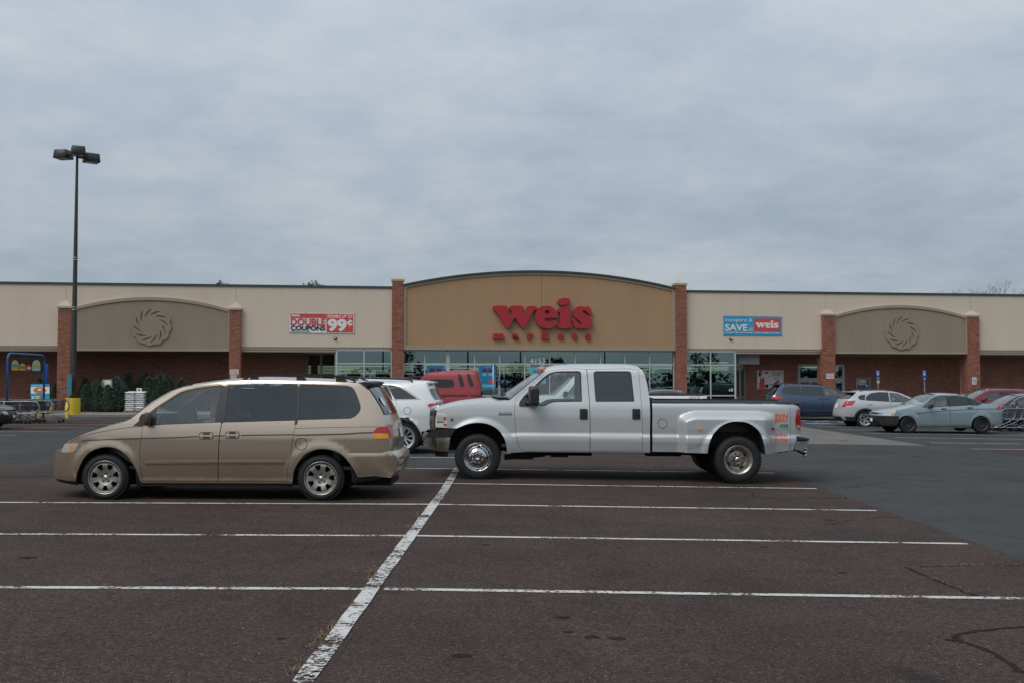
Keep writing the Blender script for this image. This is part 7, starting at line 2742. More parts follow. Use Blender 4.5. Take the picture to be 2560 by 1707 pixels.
# house number, posters and stickers on the glass
w = Wall('house_number', 'white house number on the glass above the silver pickup cab', 'number', 1343, 901, GY + .008)
w.text('numeral', '4153', M['white_paint'], 1325, 894.5, 1362.5, 907.5, -.004, .0)
w = Wall('window_poster', 'blue window poster partly hidden behind the red truck cap', 'poster', 1088, 925, GY + .008)
w.flat('poster_sheet', [(1067, 913), (1110, 913), (1110, 952), (1067, 952)], M['poster_blue'], -.006)
for a in (1074, 1091):
    w.flat('printed_picture', [(a, 920), (a + 13, 920), (a + 13, 933), (a, 933)], M['poster_dark'], -.010)
w = Wall('window_poster', 'tall blue window poster right of the red truck cap', 'poster', 1218, 945, GY + .008)
w.flat('poster_sheet', [(1197, 913), (1239.5, 913), (1239.5, 973), (1197, 973)], M['poster_blue'], -.006)
for a in (1206, 1221):
    w.flat('printed_picture', [(a, 921), (a + 11, 921), (a + 11, 930), (a, 930)], M['poster_dark'], -.010)
    w.flat('printed_picture', [(a, 931), (a + 11, 931), (a + 11, 939), (a, 939)], M['poster_cyan'], -.010)
w.flat('printed_picture', [(1222, 948), (1237, 948), (1237, 957), (1222, 957)], M['banner_red'], -.010)
w.flat('printed_band', [(1200, 960), (1238, 960), (1238, 967), (1200, 967)], M['poster_cyan'], -.010)
w.text('lettering', 'SAVE', M['poster_cyan'], 1212, 914.5, 1228, 919, -.010, .02)
w = Wall('window_poster', 'pale teal window poster beside the pickup windshield', 'poster', 1345, 930, GY + .008)
w.flat('poster_sheet', [(1325, 917), (1365, 917), (1365, 958), (1325, 958)], M['poster_cyan'], -.006)
w.flat('printed_picture', [(1334, 925), (1352, 925), (1352, 936), (1334, 936)], M['sign_green'], -.010)
w = Wall('window_sticker', 'black and white sticker low on the right window', 'sticker', 1828, 973, GY + .008)
w.flat('sticker_sheet', [(1821, 968), (1834, 968), (1834, 978), (1821, 978)], M['black_print'], -.006)
for a, b, c, d in ((1822.5, 972, 1825, 976.5), (1827, 970.5, 1832, 972), (1827, 973, 1833, 974), (1827, 975, 1832, 976.5)):
    w.flat('sticker_print', [(a, b), (c, b), (c, d), (a, d)], M['white_paint'], -.009)

# hiring poster on the brick wall
zd = lambda x, y: (1860 + x / 8.71, 900 + y / 8.71)
Rd = lambda a, b, c, d: (*zd(a, b), *zd(c, d))
qd = lambda pts: [zd(*p) for p in pts]
w = Wall('hiring_poster', 'white hiring poster with a woman in a red apron on the brick wall', 'poster', *zd(567, 415), YB)
w.flat('poster_board', qd([(280, 218), (856, 218), (856, 614), (284, 616)]), M['banner_white'], -.03, .02)
w.flat('printed_shirt', qd(cr([(322, 345), (360, 320), (420, 335), (440, 400), (400, 560), (330, 560), (300, 500), (300, 420)], 3, True)), M['white_paint'], -.034)
w.flat('printed_hair', qd(cr([(320, 350), (314, 300), (322, 250), (355, 226), (392, 238), (402, 275), (385, 300), (350, 345)], 3, True)), M['black_print'], -.037)
w.flat('printed_face', qd(cr([(352, 290), (352, 255), (375, 243), (396, 258), (398, 300), (378, 325)], 3, True)), M['skin'], -.040)
w.flat('printed_apron', qd([(350, 345), (362, 342), (368, 396), (412, 396), (408, 345), (420, 350), (440, 400), (446, 610), (318, 612), (340, 470)]), M['banner_red'], -.038)
w.flat('printed_arm', qd([(288, 500), (300, 490), (340, 520), (345, 545), (320, 535)]), M['skin'], -.041)
w.flat('printed_logo', qd([(445, 246), (533, 246), (533, 288), (445, 288)]), M['banner_red'], -.034)
w.text('lettering', 'NOW HIRING', M['banner_red'], *Rd(585, 245, 838, 282), -.034, .03)
w.text('lettering', 'all positions', M['black_print'], *Rd(610, 290, 815, 318), -.034, .02)
for a, b, c, mt in ((640, 760, 356, 'decal_grey'), (660, 735, 380, 'banner_red'), (630, 770, 405, 'decal_grey')):
    w.flat('printed_line', qd([(a, c - 4), (b, c - 4), (b, c + 4), (a, c + 4)]), M[mt], -.034)
w.flat('printed_arc', qd(cr([(505, 395), (540, 350), (640, 325), (740, 328), (815, 352)], 4) + cr([(815, 344), (740, 318), (640, 316), (535, 342), (500, 395)], 4)), M['banner_red'], -.034)
w.flat('printed_circle', qd(circle(490, 560, 42, 20)), M['black_print'], -.034)
w.flat('printed_book', qd([(640, 500), (745, 425), (775, 465), (700, 520), (640, 520)]), M['banner_red'], -.034)

# small notices
def notice(px0, py0, px1, py1, yb, lb, lines, name='notice_sign', cat='sign'):
    w = Wall(name, lb, cat, (px0 + px1) / 2, (py0 + py1) / 2, yb)
    w.flat('sign_board', [(px0, py0), (px1, py0), (px1, py1), (px0, py1)], M['banner_white'], -.02, .015)
    h = (py1 - py0)
    for i, (t, mt) in enumerate(lines):
        y0 = py0 + h * (.12 + .8 * i / len(lines))
        w.text('lettering', t, M[mt], px0 + (px1 - px0) * .1, y0, px1 - (px1 - px0) * .1, y0 + h * .55 / len(lines), -.022, .02)
    return w


notice(575, 922.5, 596.5, 935, -.225, 'upper white notice on the brick pillar above the tan minivan', (('NO PARKING', 'banner_red'), ('FIRE LANE', 'banner_red'), ('BY ORDER', 'decal_grey')))
notice(577.5, 937, 591.5, 946, -.225, 'lower white notice on the brick pillar above the tan minivan', (('TOW', 'banner_red'), ('ZONE', 'banner_red')))
notice(2066, 933, 2084, 945.5, -.225, 'white notice on the brick pillar beside the entrance door', (('NO PARKING', 'banner_red'), ('FIRE LANE', 'decal_grey'), ('BY ORDER', 'banner_red')))
notice(2430, 942.5, 2441, 960, -.225, 'narrow white notice on the far right brick pillar', (('NO', 'decal_grey'), ('PARKING', 'decal_grey'), ('FIRE', 'decal_grey'), ('LANE', 'decal_grey')))
zr_ = lambda x, y: (2040 + x / 4.523, 680 + y / 4.523)
w = Wall('display_case', 'grey framed display case with a save card on the brick wall', 'display case', *zr_(528, 1260), YB)
w.flat('case_frame', [zr_(448, 1196), zr_(608, 1196), zr_(608, 1330), zr_(448, 1330)], M['alu_grey'], -.06, .05)
w.flat('case_panel', [zr_(458, 1206), zr_(598, 1206), zr_(598, 1325), zr_(458, 1325)], M['decal_grey'], -.066, .004)
w.flat('card', [zr_(466, 1214), zr_(561, 1214), zr_(561, 1272), zr_(466, 1272)], M['banner_white'], -.072, .004)
w.text('lettering', 'SAVE', M['banner_red'], *zr_(472, 1240), *zr_(556, 1266), -.074, .03)
w.flat('card_print', [zr_(472, 1220), zr_(498, 1220), zr_(498, 1234), zr_(472, 1234)], M['banner_red'], -.075)
w.flat('card', [zr_(*p) for p in circle(568, 1288, 26, 20)], M['sign_blue'], -.072, .004)
w.flat('card', [zr_(*p) for p in circle(568, 1282, 12, 16)], M['white_paint'], -.078, .004)


# ================================================================== STREET FURNITURE
def post_sign(px, y0, y1, Y, lb, half, second=None, turn=0.0, zt=None, w_=None):
    a = at(px, y0, Y)
    g = gz(a.x, Y) + (.12 if Y > 49 else 0)
    r = thing('parking_sign', lb, 'sign', (a.x, Y, g), turn)
    zt, zb_ = at(px, y0, Y).z - g, at(px, y1, Y).z - g
    wd = half * Y / FPX
    MB().box(-.025, .025, .006, .05, 0, zt - .02).build('sign_post', M['steel'], r)
    MB().box(-wd, wd, -.004, .004, zb_, zt).build('sign_plate', M['sign_blue'], r, bevel=.003, seg=1)
    h = zt - zb_
    m = MB()
    z0 = zb_ + h * .60
    m.lathe([(.0, -.008), (.10 * h, -.008), (.10 * h, -.006)], (-.0, 0, z0 - .02 * h), n=14)
    m.box(-.03 * h, .02 * h, -.008, -.005, z0 + .05 * h, z0 + .24 * h)
    m.box(-.02 * h, .10 * h, -.008, -.005, z0 + .02 * h, z0 + .05 * h)
    m.lathe([(.0, -.0085), (.035 * h, -.0085), (.035 * h, -.006)], (0, 0, z0 + .29 * h), n=10)
    m.build('wheelchair_symbol', M['white_paint'], r)
    text('lettering', 'VAN', M['white_paint'], r, -wd * .7, wd * .7, zb_ + h * .10, zb_ + h * .22, -.005, .003, .02)
    if second:
        zc, zd_ = at(px, second[0], Y).z - g, at(px, second[1], Y).z - g
        MB().box(-wd * .75, wd * .75, -.004, .004, zd_, zc).build('sign_plate', M['sign_pale'], r)
    return r


M['sign_pale'] = plain('pale_green_plate', (0.42, 0.52, 0.46), 0.5)
post_sign(2195, 925.5, 948.5, 49.2, 'blue disabled parking sign with a small pale plate above the white crossover', 4.2, (949.5, 957))
post_sign(2311, 925, 950, 49.2, 'blue disabled parking sign without a second plate above the aqua sedan', 4.4)
post_sign(1248, 940, 962, 46.0, 'blue disabled parking sign turned edge on near the pickup windshield', 4.4, turn=R(62))
a = at(1233, 909, 44.5)
g = gz(a.x, 44.5)
r = thing('sign_post', 'bare grey metal post beside the tall blue window poster', 'post', (a.x, 44.5, g))
MB().tube([(0, 0, 0), (0, 0, a.z - g)], .028, 8).build('post', M['steel'], r)

# ---- lamp post with three floodlight heads
LX, LYp = -20.52, 46.6
M['lamp_dark'] = plain('dark_bronze_paint', (0.034, 0.030, 0.027), 0.5, var=0.15)
r = thing('lamp_post', 'tall dark lamp post with three box heads on a yellow concrete base', 'lamp post', (LX, LYp, 0))
zt = at(195, 392, LYp).z
zy = at(200, 994.5, LYp).z
MB().lathe([(.0, zy), (.325, zy), (.33, zy - .03), (.33, -.05)], axis='z', n=40).build('concrete_base', M['yellow'], r)
MB().lathe([(.055, zt), (.135, zy + 1.15), (.14, zy + 1.1), (.142, zy + .003), (.0, zy + .003)], axis='z', n=20).build('pole', M['lamp_dark'], r)
for z, rr_ in ((at(177, 937, LYp).z, .143), (at(177, 645, LYp).z, .10), (at(177, 651, LYp).z, .101), (at(177, 769, LYp).z, .125), (at(177, 775, LYp).z, .126)):
    MB().lathe([(rr_, -.02), (rr_ + .012, -.018), (rr_ + .012, .018), (rr_, .02)], (0, 0, z), 'z', 18).build('clamp_band', M['alu_grey'] if rr_ < .14 else M['lamp_dark'], r)
for ang, dist, dz in ((R(168), .72, .08), (R(-62), .42, .12), (R(38), .62, -.04)):
    m = Matrix.Translation((0, 0, zt + dz)) @ Matrix.Rotation(ang, 4, 'Z')
    h = MB()
    p = [(-.30, -.30), (.34, -.30), (.34, .30), (-.30, .30)]
    top_, bot_ = [(dist + x * .94, y * .94, .24) for x, y in p], [(dist + x * 1.06, y * 1.06, -.16) for x, y in p]
    h.add([m @ Vector(v_) for v_ in top_ + bot_], [(0, 1, 2, 3), (4, 7, 6, 5), (0, 4, 5, 1), (1, 5, 6, 2), (2, 6, 7, 3), (3, 7, 4, 0)])
    hd = h.build('lamp_head', M['lamp_dark'], r, bevel=.012, seg=1)
    g = MB()
    g.add([m @ Vector((dist + x * .85, y * .85, -.163)) for x, y in p], [(0, 3, 2, 1)])
    g.build('lamp_glass', M['lampglass'] if 'lampglass' in M else plain('lamp_glass', (0.20, 0.18, 0.14), 0.25), hd)
    MB().tube([m @ Vector((0, 0, .0)), m @ Vector((dist - .28, 0, .0))], .045, 8).build('lamp_arm', M['lamp_dark'], r)

def bollard(px, ptop, pbot, Y, rr_, lb):
    a, b = at(px, ptop, Y), at(px, pbot, Y)
    g = gz(a.x, Y)
    o = thing('bollard', lb, 'bollard', (a.x, Y, g))
    h = a.z - g
    MB().lathe([(0, h + rr_ * .35), (rr_ * .6, h + rr_ * .25), (rr_, h), (rr_, -.02)], axis='z', n=20).build('bollard_post', M['yellow'], o)
    return o


bollard(169, 1006, 1043, 45.4, .085, 'thin yellow bollard in front of the lamp post base')
bollard(96.5, 991, 1047, 44.0, .085, 'tall yellow bollard in front of the food poster')
bollard(129.5, 1007, 1030, 48.5, .09, 'short yellow bollard right of the food poster')
a = at(173, 935, 46.0)
r = thing('sign_post', 'thin pale blue sign seen edge on beside the lamp post', 'sign', (a.x, 46.0, 0), R(80))
MB().tube([(0, 0, 0), (0, 0, a.z)], .022, 8).build('post', M['steel'], r)
MB().box(-.15, .15, -.03, -.024, a.z - .95, a.z).build('sign_plate', M['poster_cyan'], r)

# food poster on an A-frame
Y = 47.2
a = at(100, 1000, Y)
r = thing('poster_stand', 'blue sidewalk poster stand with a food picture left of the lamp post', 'poster stand', (a.x, Y, .0))
def pw(px, py):
    q = at(px, py, Y)
    return (q.x - a.x, q.z)
def pf(name, pts, mat, y, th=.004):
    return MB().prism([pw(*p) for p in pts], y, y + th).build(name, mat, r)
pf('stand_frame', [(75, 957), (125.5, 957), (125.5, 1016), (75, 1016)], M['black_plastic'], .0, .05)
pf('poster_sheet', [(77, 959), (124, 959), (124, 1014), (77, 1014)], M['banner_blue'], -.006)
pf('printed_band', [(77, 966), (124, 966), (124, 982.5), (77, 982.5)], M['white_paint'], -.011)
pf('printed_food', circle(100, 974.5, 8.0, 22, 2.0), M['food'], -.016)
pf('printed_food', circle(100, 973, 2.6, 12, 1.8), M['white_paint'], -.021)
pf('printed_logo', [(112, 961.5), (121, 961.5), (121, 964.5), (112, 964.5)], M['banner_red'], -.011)
pf('printed_logo', [(107, 984.5), (116, 984.5), (116, 987.5), (107, 987.5)], M['banner_red'], -.011)
x0_, z1_ = pw(79, 988.5); x1_, z0_ = pw(93, 996.5)
text('lettering', '$2', M['white_paint'], r, x0_, x1_, z0_, z1_, -.008, .004, .01)
x0_, z1_ = pw(79, 960.5); x1_, z0_ = pw(110, 964.5)
text('lettering', 'compare SAVE', M['white_paint'], r, x0_, x1_, z0_, z1_, -.008, .004, .01)
MB().box(-.45, -.40, .0, .5, 0, .05).box(.40, .45, .0, .5, 0, .05).box(-.45, .45, .04, .06, .0, .6).build('stand_foot', M['black_plastic'], r)

# ---- trolley bays
M['bay_steel'] = plain('weathered_rail_steel', (0.20, 0.20, 0.205), 0.45, 0.6, var=0.25)
M['bay_blue'] = plain('bay_blue_paint', (0.012, 0.095, 0.27), 0.4, var=0.1)
M['cart_grey'] = plain('cart_wire', (0.10, 0.10, 0.105), 0.4, 0.4, var=0.2)
M['cart_chrome'] = plain('cart_chrome', (0.42, 0.42, 0.43), 0.25, 0.9, var=0.15)
M['cart_blue'] = plain('cart_blue', (0.02, 0.10, 0.28), 0.4, var=0.1)
M['handle_red'] = plain('cart_handle', (0.30, 0.03, 0.03), 0.5)


def bay_rail(px0, X1, Y, lb, sgn=1, zt=.88, zb_=.42):
    """galvanised rail with a rounded end"""
    g = gz(X1, Y)
    r = thing('trolley_bay_rail', lb, 'rail', (X1, Y, g), 0, 'rails of the trolley bay')
    hr = (zt - zb_) / 2
    pts = [(-6.5 * sgn, 0, zt), (-hr * sgn, 0, zt)] + [(-hr * sgn + hr * sgn * math.sin(t), 0, zb_ + hr + hr * math.cos(t)) for t in np.linspace(.2, math.pi - .2, 9)] + [(-hr * sgn, 0, zb_), (-6.5 * sgn, 0, zb_)]
    MB().tube(pts, .027, 8).build('rail', M['bay_steel'], r)
    for x in (-1.35, -3.6, -6.0):
        MB().tube([(x * sgn, .0, 0), (x * sgn, .0, zt)], .03, 8).build('rail_post', M['bay_steel'], r)
    return r


bay_rail(0, (101 - 1280) / FPX * 38.1, 38.1, 'nearest galvanised rail of the left trolley bay')
bay_rail(0, (137 - 1280) / FPX * 39.6, 39.6, 'middle galvanised rail of the left trolley bay')
bay_rail(0, (175 - 1280) / FPX * 41.1, 41.1, 'farthest galvanised rail of the left trolley bay')


def bay_arch(x, Y, dy, H, lb, rot=0.0, signs=True):
    g = gz(x, Y)
    r = thing('trolley_bay_arch', lb, 'arch', (x, Y, g), rot)
    c = .22
    pts = [(0, 0, 0), (0, 0, H - c)] + [(0, c - c * math.cos(t), H - c + c * math.sin(t)) for t in np.linspace(.3, 1.3, 4)] + [(0, c, H), (0, dy - c, H)] + [(0, dy - c + c * math.sin(t), H - c + c * math.cos(t)) for t in np.linspace(.3, 1.3, 4)] + [(0, dy, H - c), (0, dy, 0)]
    MB().tube(pts, .042, 10).build('arch_tube', M['bay_blue'], r)
    if signs:
        m = Matrix.Rotation(R(0), 4, 'Z')
        MB().box(.0, .03, .12, dy - .12, H - .68, H - .12).build('sign_board', M['black_plastic'], r)
        y0 = .22
        for w_, h_, mt, mt2 in ((.56, .40, 'arch_yellow', 'banner_blue'), (.50, .28, 'arch_yellow', 'banner_red'), (.42, .24, 'banner_red', 'white_paint'), (.70, .44, 'sign_pale', 'arch_yellow')):
            zb_ = H - .64
            o = [(y0, zb_), (y0 + w_, zb_), (y0 + w_, zb_ + h_ * .55)] + [(y0 + w_ / 2 + w_ / 2 * math.cos(t), zb_ + h_ * .55 + h_ * .45 * math.sin(t)) for t in np.linspace(.2, 2.94, 8)] + [(y0, zb_ + h_ * .55)]
            b = MB()
            b.add([(.036, y, z) for y, z in o], [tuple(range(len(o)))])
            b.build('sign_print', M[mt], r)
            b = MB()
            b.add([(.040, y, z) for y, z in ((y0 + .06, zb_ + h_ * .3), (y0 + w_ - .06, zb_ + h_ * .3), (y0 + w_ - .06, zb_ + h_ * .6), (y0 + .06, zb_ + h_ * .6))], [(0, 1, 2, 3)])
            b.build('sign_print', M[mt2], r)
            y0 += w_ + .06
        MB().box(.04, .10, dy - .02, dy + .14, H - 1.15, H - .35).build('side_plate', M['sign_blue'], r, bevel=.01)
    return r


M['arch_yellow'] = plain('printed_yellow', (0.55, 0.42, 0.08), 0.5, var=0.1)
bay_arch(-19.35, 38.2, 3.0, 2.72, 'blue tubular arch with yellow and red signs over the left trolley bay')
bay_arch(2.30, 43.0, 2.6, 2.66, 'blue tubular arch seen end on behind the silver pickup cab', R(-3), signs=False)


def make_cart(label, wire, handle, group, name='shopping_cart'):
    r = thing(name, label, 'shopping cart', (0, 0, 0), 0, group)
    L, W2 = .82, .27
    f = MB()
    # base frame, uprights, basket rims: front at +x
    for sd in (-1, 1):
        f.tube(cr([(-.42, sd * .26, .13), (.0, sd * .24, .15), (.46, sd * .17, .15)], 2), .013, 5)
        f.tube(cr([(.40, sd * .18, .15), (-.10, sd * .23, .34), (-.36, sd * .25, .55), (-.46, sd * .26, .96)], 3), .013, 5)
    f.tube([(.46, -.17, .15), (.46, .17, .15)], .012, 5)
    f.build('cart_frame', wire, r)
    b = MB()
    q = {}
    for sd in (-1, 1):
        for z, x0, x1, ya, yb in ((.93, -.44, .52, .27, .20), (.72, -.38, .47, .25, .185), (.50, -.34, .42, .235, .17)):
            b.tube([(x0, sd * ya, z), (x1, sd * yb, z)], .011 if z < .9 else .016, 4)
        for k in range(20):
            t = k / 19
            b.tube([(-.44 + .96 * t, sd * (.27 - .07 * t), .93), (-.34 + .76 * t, sd * (.235 - .065 * t), .50)], .0085, 3, False)
    for z, x, y in ((.93, .52, .20), (.72, .47, .185), (.50, .42, .17)):
        b.tube([(x, -y, z), (x, y, z)], .008, 4)
    for k in range(8):
        t = k / 7 * 2 - 1
        b.tube([(.52, .20 * t, .93), (.42, .17 * t, .50)], .0085, 3, False)
        b.tube([(-.34, .235 * t, .50), (.42, .17 * t, .50)], .0085, 3, False)
        b.tube([(-.44, .27 * t, .93), (-.34, .235 * t, .50)], .0085, 3, False)
    b.build('wire_basket', wire, r)
    MB().tube([(-.50, -.28, 1.0), (-.50, .28, 1.0)], .017, 6).build('cart_handle', handle, r)
    MB().box(-.44, -.40, -.24, .24, .68, .93).build('child_seat', M['black_plastic'], r)
    wm = None
    for x in (-.40, .40):
        for sd in (-1, 1):
            y = sd * (.25 if x < 0 else .17)
            if wm is None:
                o = MB().lathe([(0, -.016), (.058, -.016), (.062, -.008), (.062, .008), (.058, .016), (0, .016)], n=12).build('caster', M['rubber'], r)
                wm = o.data
            else:
                o = bpy.data.objects.new('caster', wm)
                COL.objects.link(o)
                o.parent = r
            o.location = (x, y, .062)
            k = bpy.data.objects.new('caster_fork', fork) if False else None
    return r


def cart_row(proto, spots):
    for i, (x, y, rz, lb) in enumerate(spots):
        o = proto if i == 0 else copy_tree(proto)
        o.location = (x, y, gz(x, y))
        o.rotation_euler = (0, 0, rz)
        if lb: o['label'] = lb


gcart = make_cart('grey wire shopping cart nested in the left trolley bay', M['cart_grey'], M['handle_red'], 'grey carts in the left trolley bay')
spots = []
for row, (y, x1) in enumerate(((38.85, -18.75), (40.4, -18.6))):
    for k in range(8):
        lb = None
        if k == 0: lb = ('end cart of the nearer row in the left trolley bay', 'end cart of the farther row in the left trolley bay')[row]
        x = x1 - (.52 if k == 0 else .86 + .30 * (k - 1) + .4) + .45 * row
        spots.append((x + rng.uniform(-.03, .03), y + rng.uniform(-.04, .04), R(rng.uniform(-3, 3)), lb))
spots = [s for s in spots if s[3] is None] + [s for s in spots if s[3]]
cart_row(gcart, spots)
r1 = bay_rail(0, (2500 - 1280) / FPX * 38.0, 38.0, 'galvanised rail of the right trolley bay behind the aqua sedan', -1, .87, .46)
ccart = make_cart('chrome shopping cart nested behind the aqua sedan', M['cart_chrome'], M['handle_red'], 'chrome carts in the right trolley bay')
bcart = make_cart('blue shopping cart among the chrome carts behind the aqua sedan', M['cart_blue'], M['cart_blue'], 'blue carts in the right trolley bay')
cart_row(ccart, [(18.95 + .30 * k + (.25 if k > 1 else 0) + (.3 if k > 3 else 0), 38.6 + .04 * (k % 2), math.pi + R(rng.uniform(-3, 3)), None) for k in range(6)])
cart_row(bcart, [(19.32, 38.85, math.pi, None), (20.25, 39.1, math.pi + .05, None)])

# ================================================================== FIR TREES, BAGS AND THE PALLET
M['fir'] = plain('fir_needles', (0.070, 0.118, 0.072), 0.7, var=0.45, scale=9)
M['fir_blue'] = plain('blue_fir_needles', (0.10, 0.155, 0.125), 0.7, var=0.4, scale=9)
M['bark'] = plain('bark', (0.075, 0.05, 0.035), 0.9, var=0.3, scale=15)


def fir(label, mat, seed, group):
    rr_ = random.Random(seed)
    r = thing('fir_tree', label, 'tree', (0, 0, 0), 0, group)
    H = 1.75
    MB().tube([(0, 0, 0), (0, 0, H * .6), (0, 0, H + .30)], [.035, .02, .006], 6).build('trunk', M['bark'], r)
    b = MB()
    for k in range(210):
        t = (k / 210) ** .8
        z = .12 + t * (H - .12)
        R_ = (.60 * min(1, (t + .1) * 5) * (1 - t) ** .6 + .03) * rr_.uniform(.6, 1.15)
        a = k * 2.4 + rr_.uniform(-.4, .4)
        d = Vector((math.cos(a), math.sin(a), .38 + .35 * t)).normalized()
        for j in range(9):
            s_ = (j + 1) / 9
            if R_ * s_ < .05 and t < .9: continue
            p = Vector((0, 0, z)) + d * R_ * s_
            for q in (-1, 1, 0):
                sd = d.cross(Vector((0, 0, 1))).normalized()
                e = (d * .8 + sd * q * .9 + Vector((0, 0, rr_.uniform(-.1, .45)))).normalized() * rr_.uniform(.05, .10) * (1.1 - .3 * s_)
                n = Vector((rr_.uniform(-1, 1), rr_.uniform(-1, 1), rr_.uniform(-1, 1))).normalized() * .011
                b.add([p - n, p + n, p + e + n * .4, p + e - n * .4], [(0, 1, 2, 3)])
    b.build('crown', mat, r, fix=False)
    return r


FX = []
fa = fir('dark green cut fir tree in the row against the brick wall', M['fir'], 1, 'cut fir trees for sale along the wall')
fbt = fir('blue green cut fir tree in the front of the row against the brick wall', M['fir_blue'], 2, 'cut fir trees for sale along the wall')
firs = [(118, 49.6, 1.0, 0), (140, 50.6, .95, 0), (205, 50.6, .95, 0), (222, 51.2, 1.0, 0), (236, 50.2, .92, 1), (252, 51.2, 1.05, 0), (262, 50.1, .96, 0), (278, 50.4, .95, 1), (292, 51.3, 1.0, 0), (305, 50.2, 1.06, 1), (322, 51.4, 1.12, 0), (340, 51.6, 1.1, 0), (360, 51.5, 1.12, 0), (374, 50.5, 1.1, 0), (390, 51.2, 1.05, 0), (404, 50.4, 1.14, 1), (420, 51.2, 1.05, 0), (440, 51.0, 1.02, 0), (456, 50.6, 1.0, 0), (213, 50.0, .82, 0), (245, 49.9, .8, 0), (270, 49.8, .78, 1), (298, 50.0, .85, 0), (312, 50.6, 1.0, 0), (382, 50.0, .95, 0), (396, 49.9, .9, 0), (416, 50.1, .9, 0)]
used = [False, False]
for px, Y, s_, kind in firs:
    p = (fa, fbt)[kind]
    o = p if not used[kind] else copy_tree(p)
    used[kind] = True
    x = (px - 1280) / FPX * Y
    o.location = (x, Y, .06)
    o.scale = (s_ * rng.uniform(.82, 1.2), s_ * .95, s_ * rng.uniform(.88, 1.06))
    o.rotation_euler = (R(-4 + rng.uniform(-5, 5)), R(rng.uniform(-11, 11)), rng.uniform(0, 6.28))

Y = 50.0
gs = .06
xb0, xb1 = (318 - 1280) / FPX * Y, (369 - 1280) / FPX * Y
r = thing('pallet', 'wooden pallet under the stack of white bags', 'pallet', ((xb0 + xb1) / 2, Y + .1, gs))
M['wood'] = plain('pallet_wood', (0.30, 0.21, 0.12), 0.85, var=0.3, scale=12)
for k in range(5):
    x = -.5 + k * .25
    MB().box(x - .05, x + .05, -.45, .45, .10, .12).build('plank', M['wood'], r)
for y in (-.40, 0, .40):
    MB().box(-.55, .55, y - .04, y + .04, 0, .098).build('stringer', M['wood'], r)
M['bag_white'] = plain('white_plastic_bag', (0.66, 0.66, 0.66), 0.4, var=0.08, scale=8)
bagm = None
zt_ = at(345, 978, Y).z
nrow = 9
hb = (zt_ - gs - .12) / nrow
for k in range(nrow):
    for c in (0, 1):
        if bagm is None:
            n, m_ = 14, 12
            vs = []
            for side in (1, -1):
                for j in range(m_ + 1):
                    for i in range(n + 1):
                        u, t = i / n * 2 - 1, j / m_ * 2 - 1
                        f = max(0, (1 - u ** 4) * (1 - t ** 4)) ** .45
                        wv = .010 * math.sin(9 * u + 3 * t) * f + .008 * math.sin(7 * t - 4 * u) * f
                        vs.append((u * .265 * (1 - .03 * t * t), t * .42, side * (hb * .60) * f + wv))
            N_ = (n + 1) * (m_ + 1)
            fs = [(s_ * N_ + j * (n + 1) + i, s_ * N_ + j * (n + 1) + i + 1, s_ * N_ + (j + 1) * (n + 1) + i + 1, s_ * N_ + (j + 1) * (n + 1) + i) for s_ in (0, 1) for j in range(m_) for i in range(n)]
            o = MB().add(vs, fs, True).build('pellet_bag', M['bag_white'])
            bagm = o.data
        else:
            o = bpy.data.objects.new('pellet_bag', bagm)
            COL.objects.link(o)
        tag(o, 'white plastic bag stacked flat on the pallet beside the fir trees', 'bag', 'white bags stacked on the pallet')
        if k == nrow - 1: o['label'] = ('top left white bag under the small price sign', 'top right white bag under the small price sign')[c]
        taper = 1 - .006 * k
        o.location = ((xb0 + xb1) / 2 + (-.252 if c == 0 else .252) * taper + rng.uniform(-.012, .012), Y + .1 + rng.uniform(-.02, .02), gs + .12 + hb * (k + .5))
        o.rotation_euler = (0, 0, R(rng.uniform(-2, 2)) + (math.pi if (k + c) % 2 else 0))
a = at(347.5, 972, Y)
r = thing('price_sign', 'small white price sign on top of the stacked bags', 'sign', (a.x, Y + .02, zt_ - .02))
MB().box(-.13, .13, -.006, .006, .04, .20).build('sign_card', M['banner_white'], r)
text('lettering', '5.99', M['black_print'], r, -.08, .08, .07, .14, -.007, .002, .02) if False else None
MB().box(-.07, .07, -.009, -.0065, .08, .14).build('printed_price', M['black_print'], r)
MB().box(-.012, .012, -.005, .005, -.02, .04).build('sign_stick', M['steel'], r)
Y = 49.9
a = at(267.5, 958, Y)
r = thing('price_sign', 'square picture sign standing above the fir trees', 'sign', (a.x, Y, gs))
zz0, zz1 = at(267, 968.5, Y).z - gs, at(267, 948, Y).z - gs
MB().box(-.28, .28, -.01, .01, zz0, zz1).build('sign_board', M['sign_board_grey'] if 'sign_board_grey' in M else plain('sign_board_grey', (0.42, 0.44, 0.36), 0.6, var=.1), r)
MB().add([(-.28, -.012, zz0), (-.10, -.012, zz0), (-.20, -.012, zz1), (-.28, -.012, zz1)], [(0, 1, 2, 3)]).build('printed_tree', M['sign_green'], r)
MB().add([(-.05, -.0125, zz0 + .06), (.22, -.0125, zz0 + .06), (.24, -.0125, zz1 - .05), (-.08, -.0125, zz1 - .05)], [(0, 1, 2, 3)]).build('printed_field', M['white_paint'], r)
MB().box(.0, .17, -.0165, -.0135, zz0 + .09, zz0 + .18).build('printed_price', M['banner_red'], r)
MB().tube([(0, .03, 0), (0, .03, zz0 + .05)], .018, 6).build('sign_stick', M['steel'], r)


# ================================================================== TREES BEHIND THE SHOP AND ACROSS THE ROAD
M['leaf'] = plain('tree_leaves', (0.040, 0.062, 0.024), 0.8, var=0.4, scale=2)
M['leaf_far'] = plain('far_tree_leaves', (0.030, 0.036, 0.022), 0.9, var=0.4, scale=1)
M['leaf_brown'] = plain('autumn_leaves', (0.16, 0.085, 0.05), 0.85, var=0.3, scale=2)


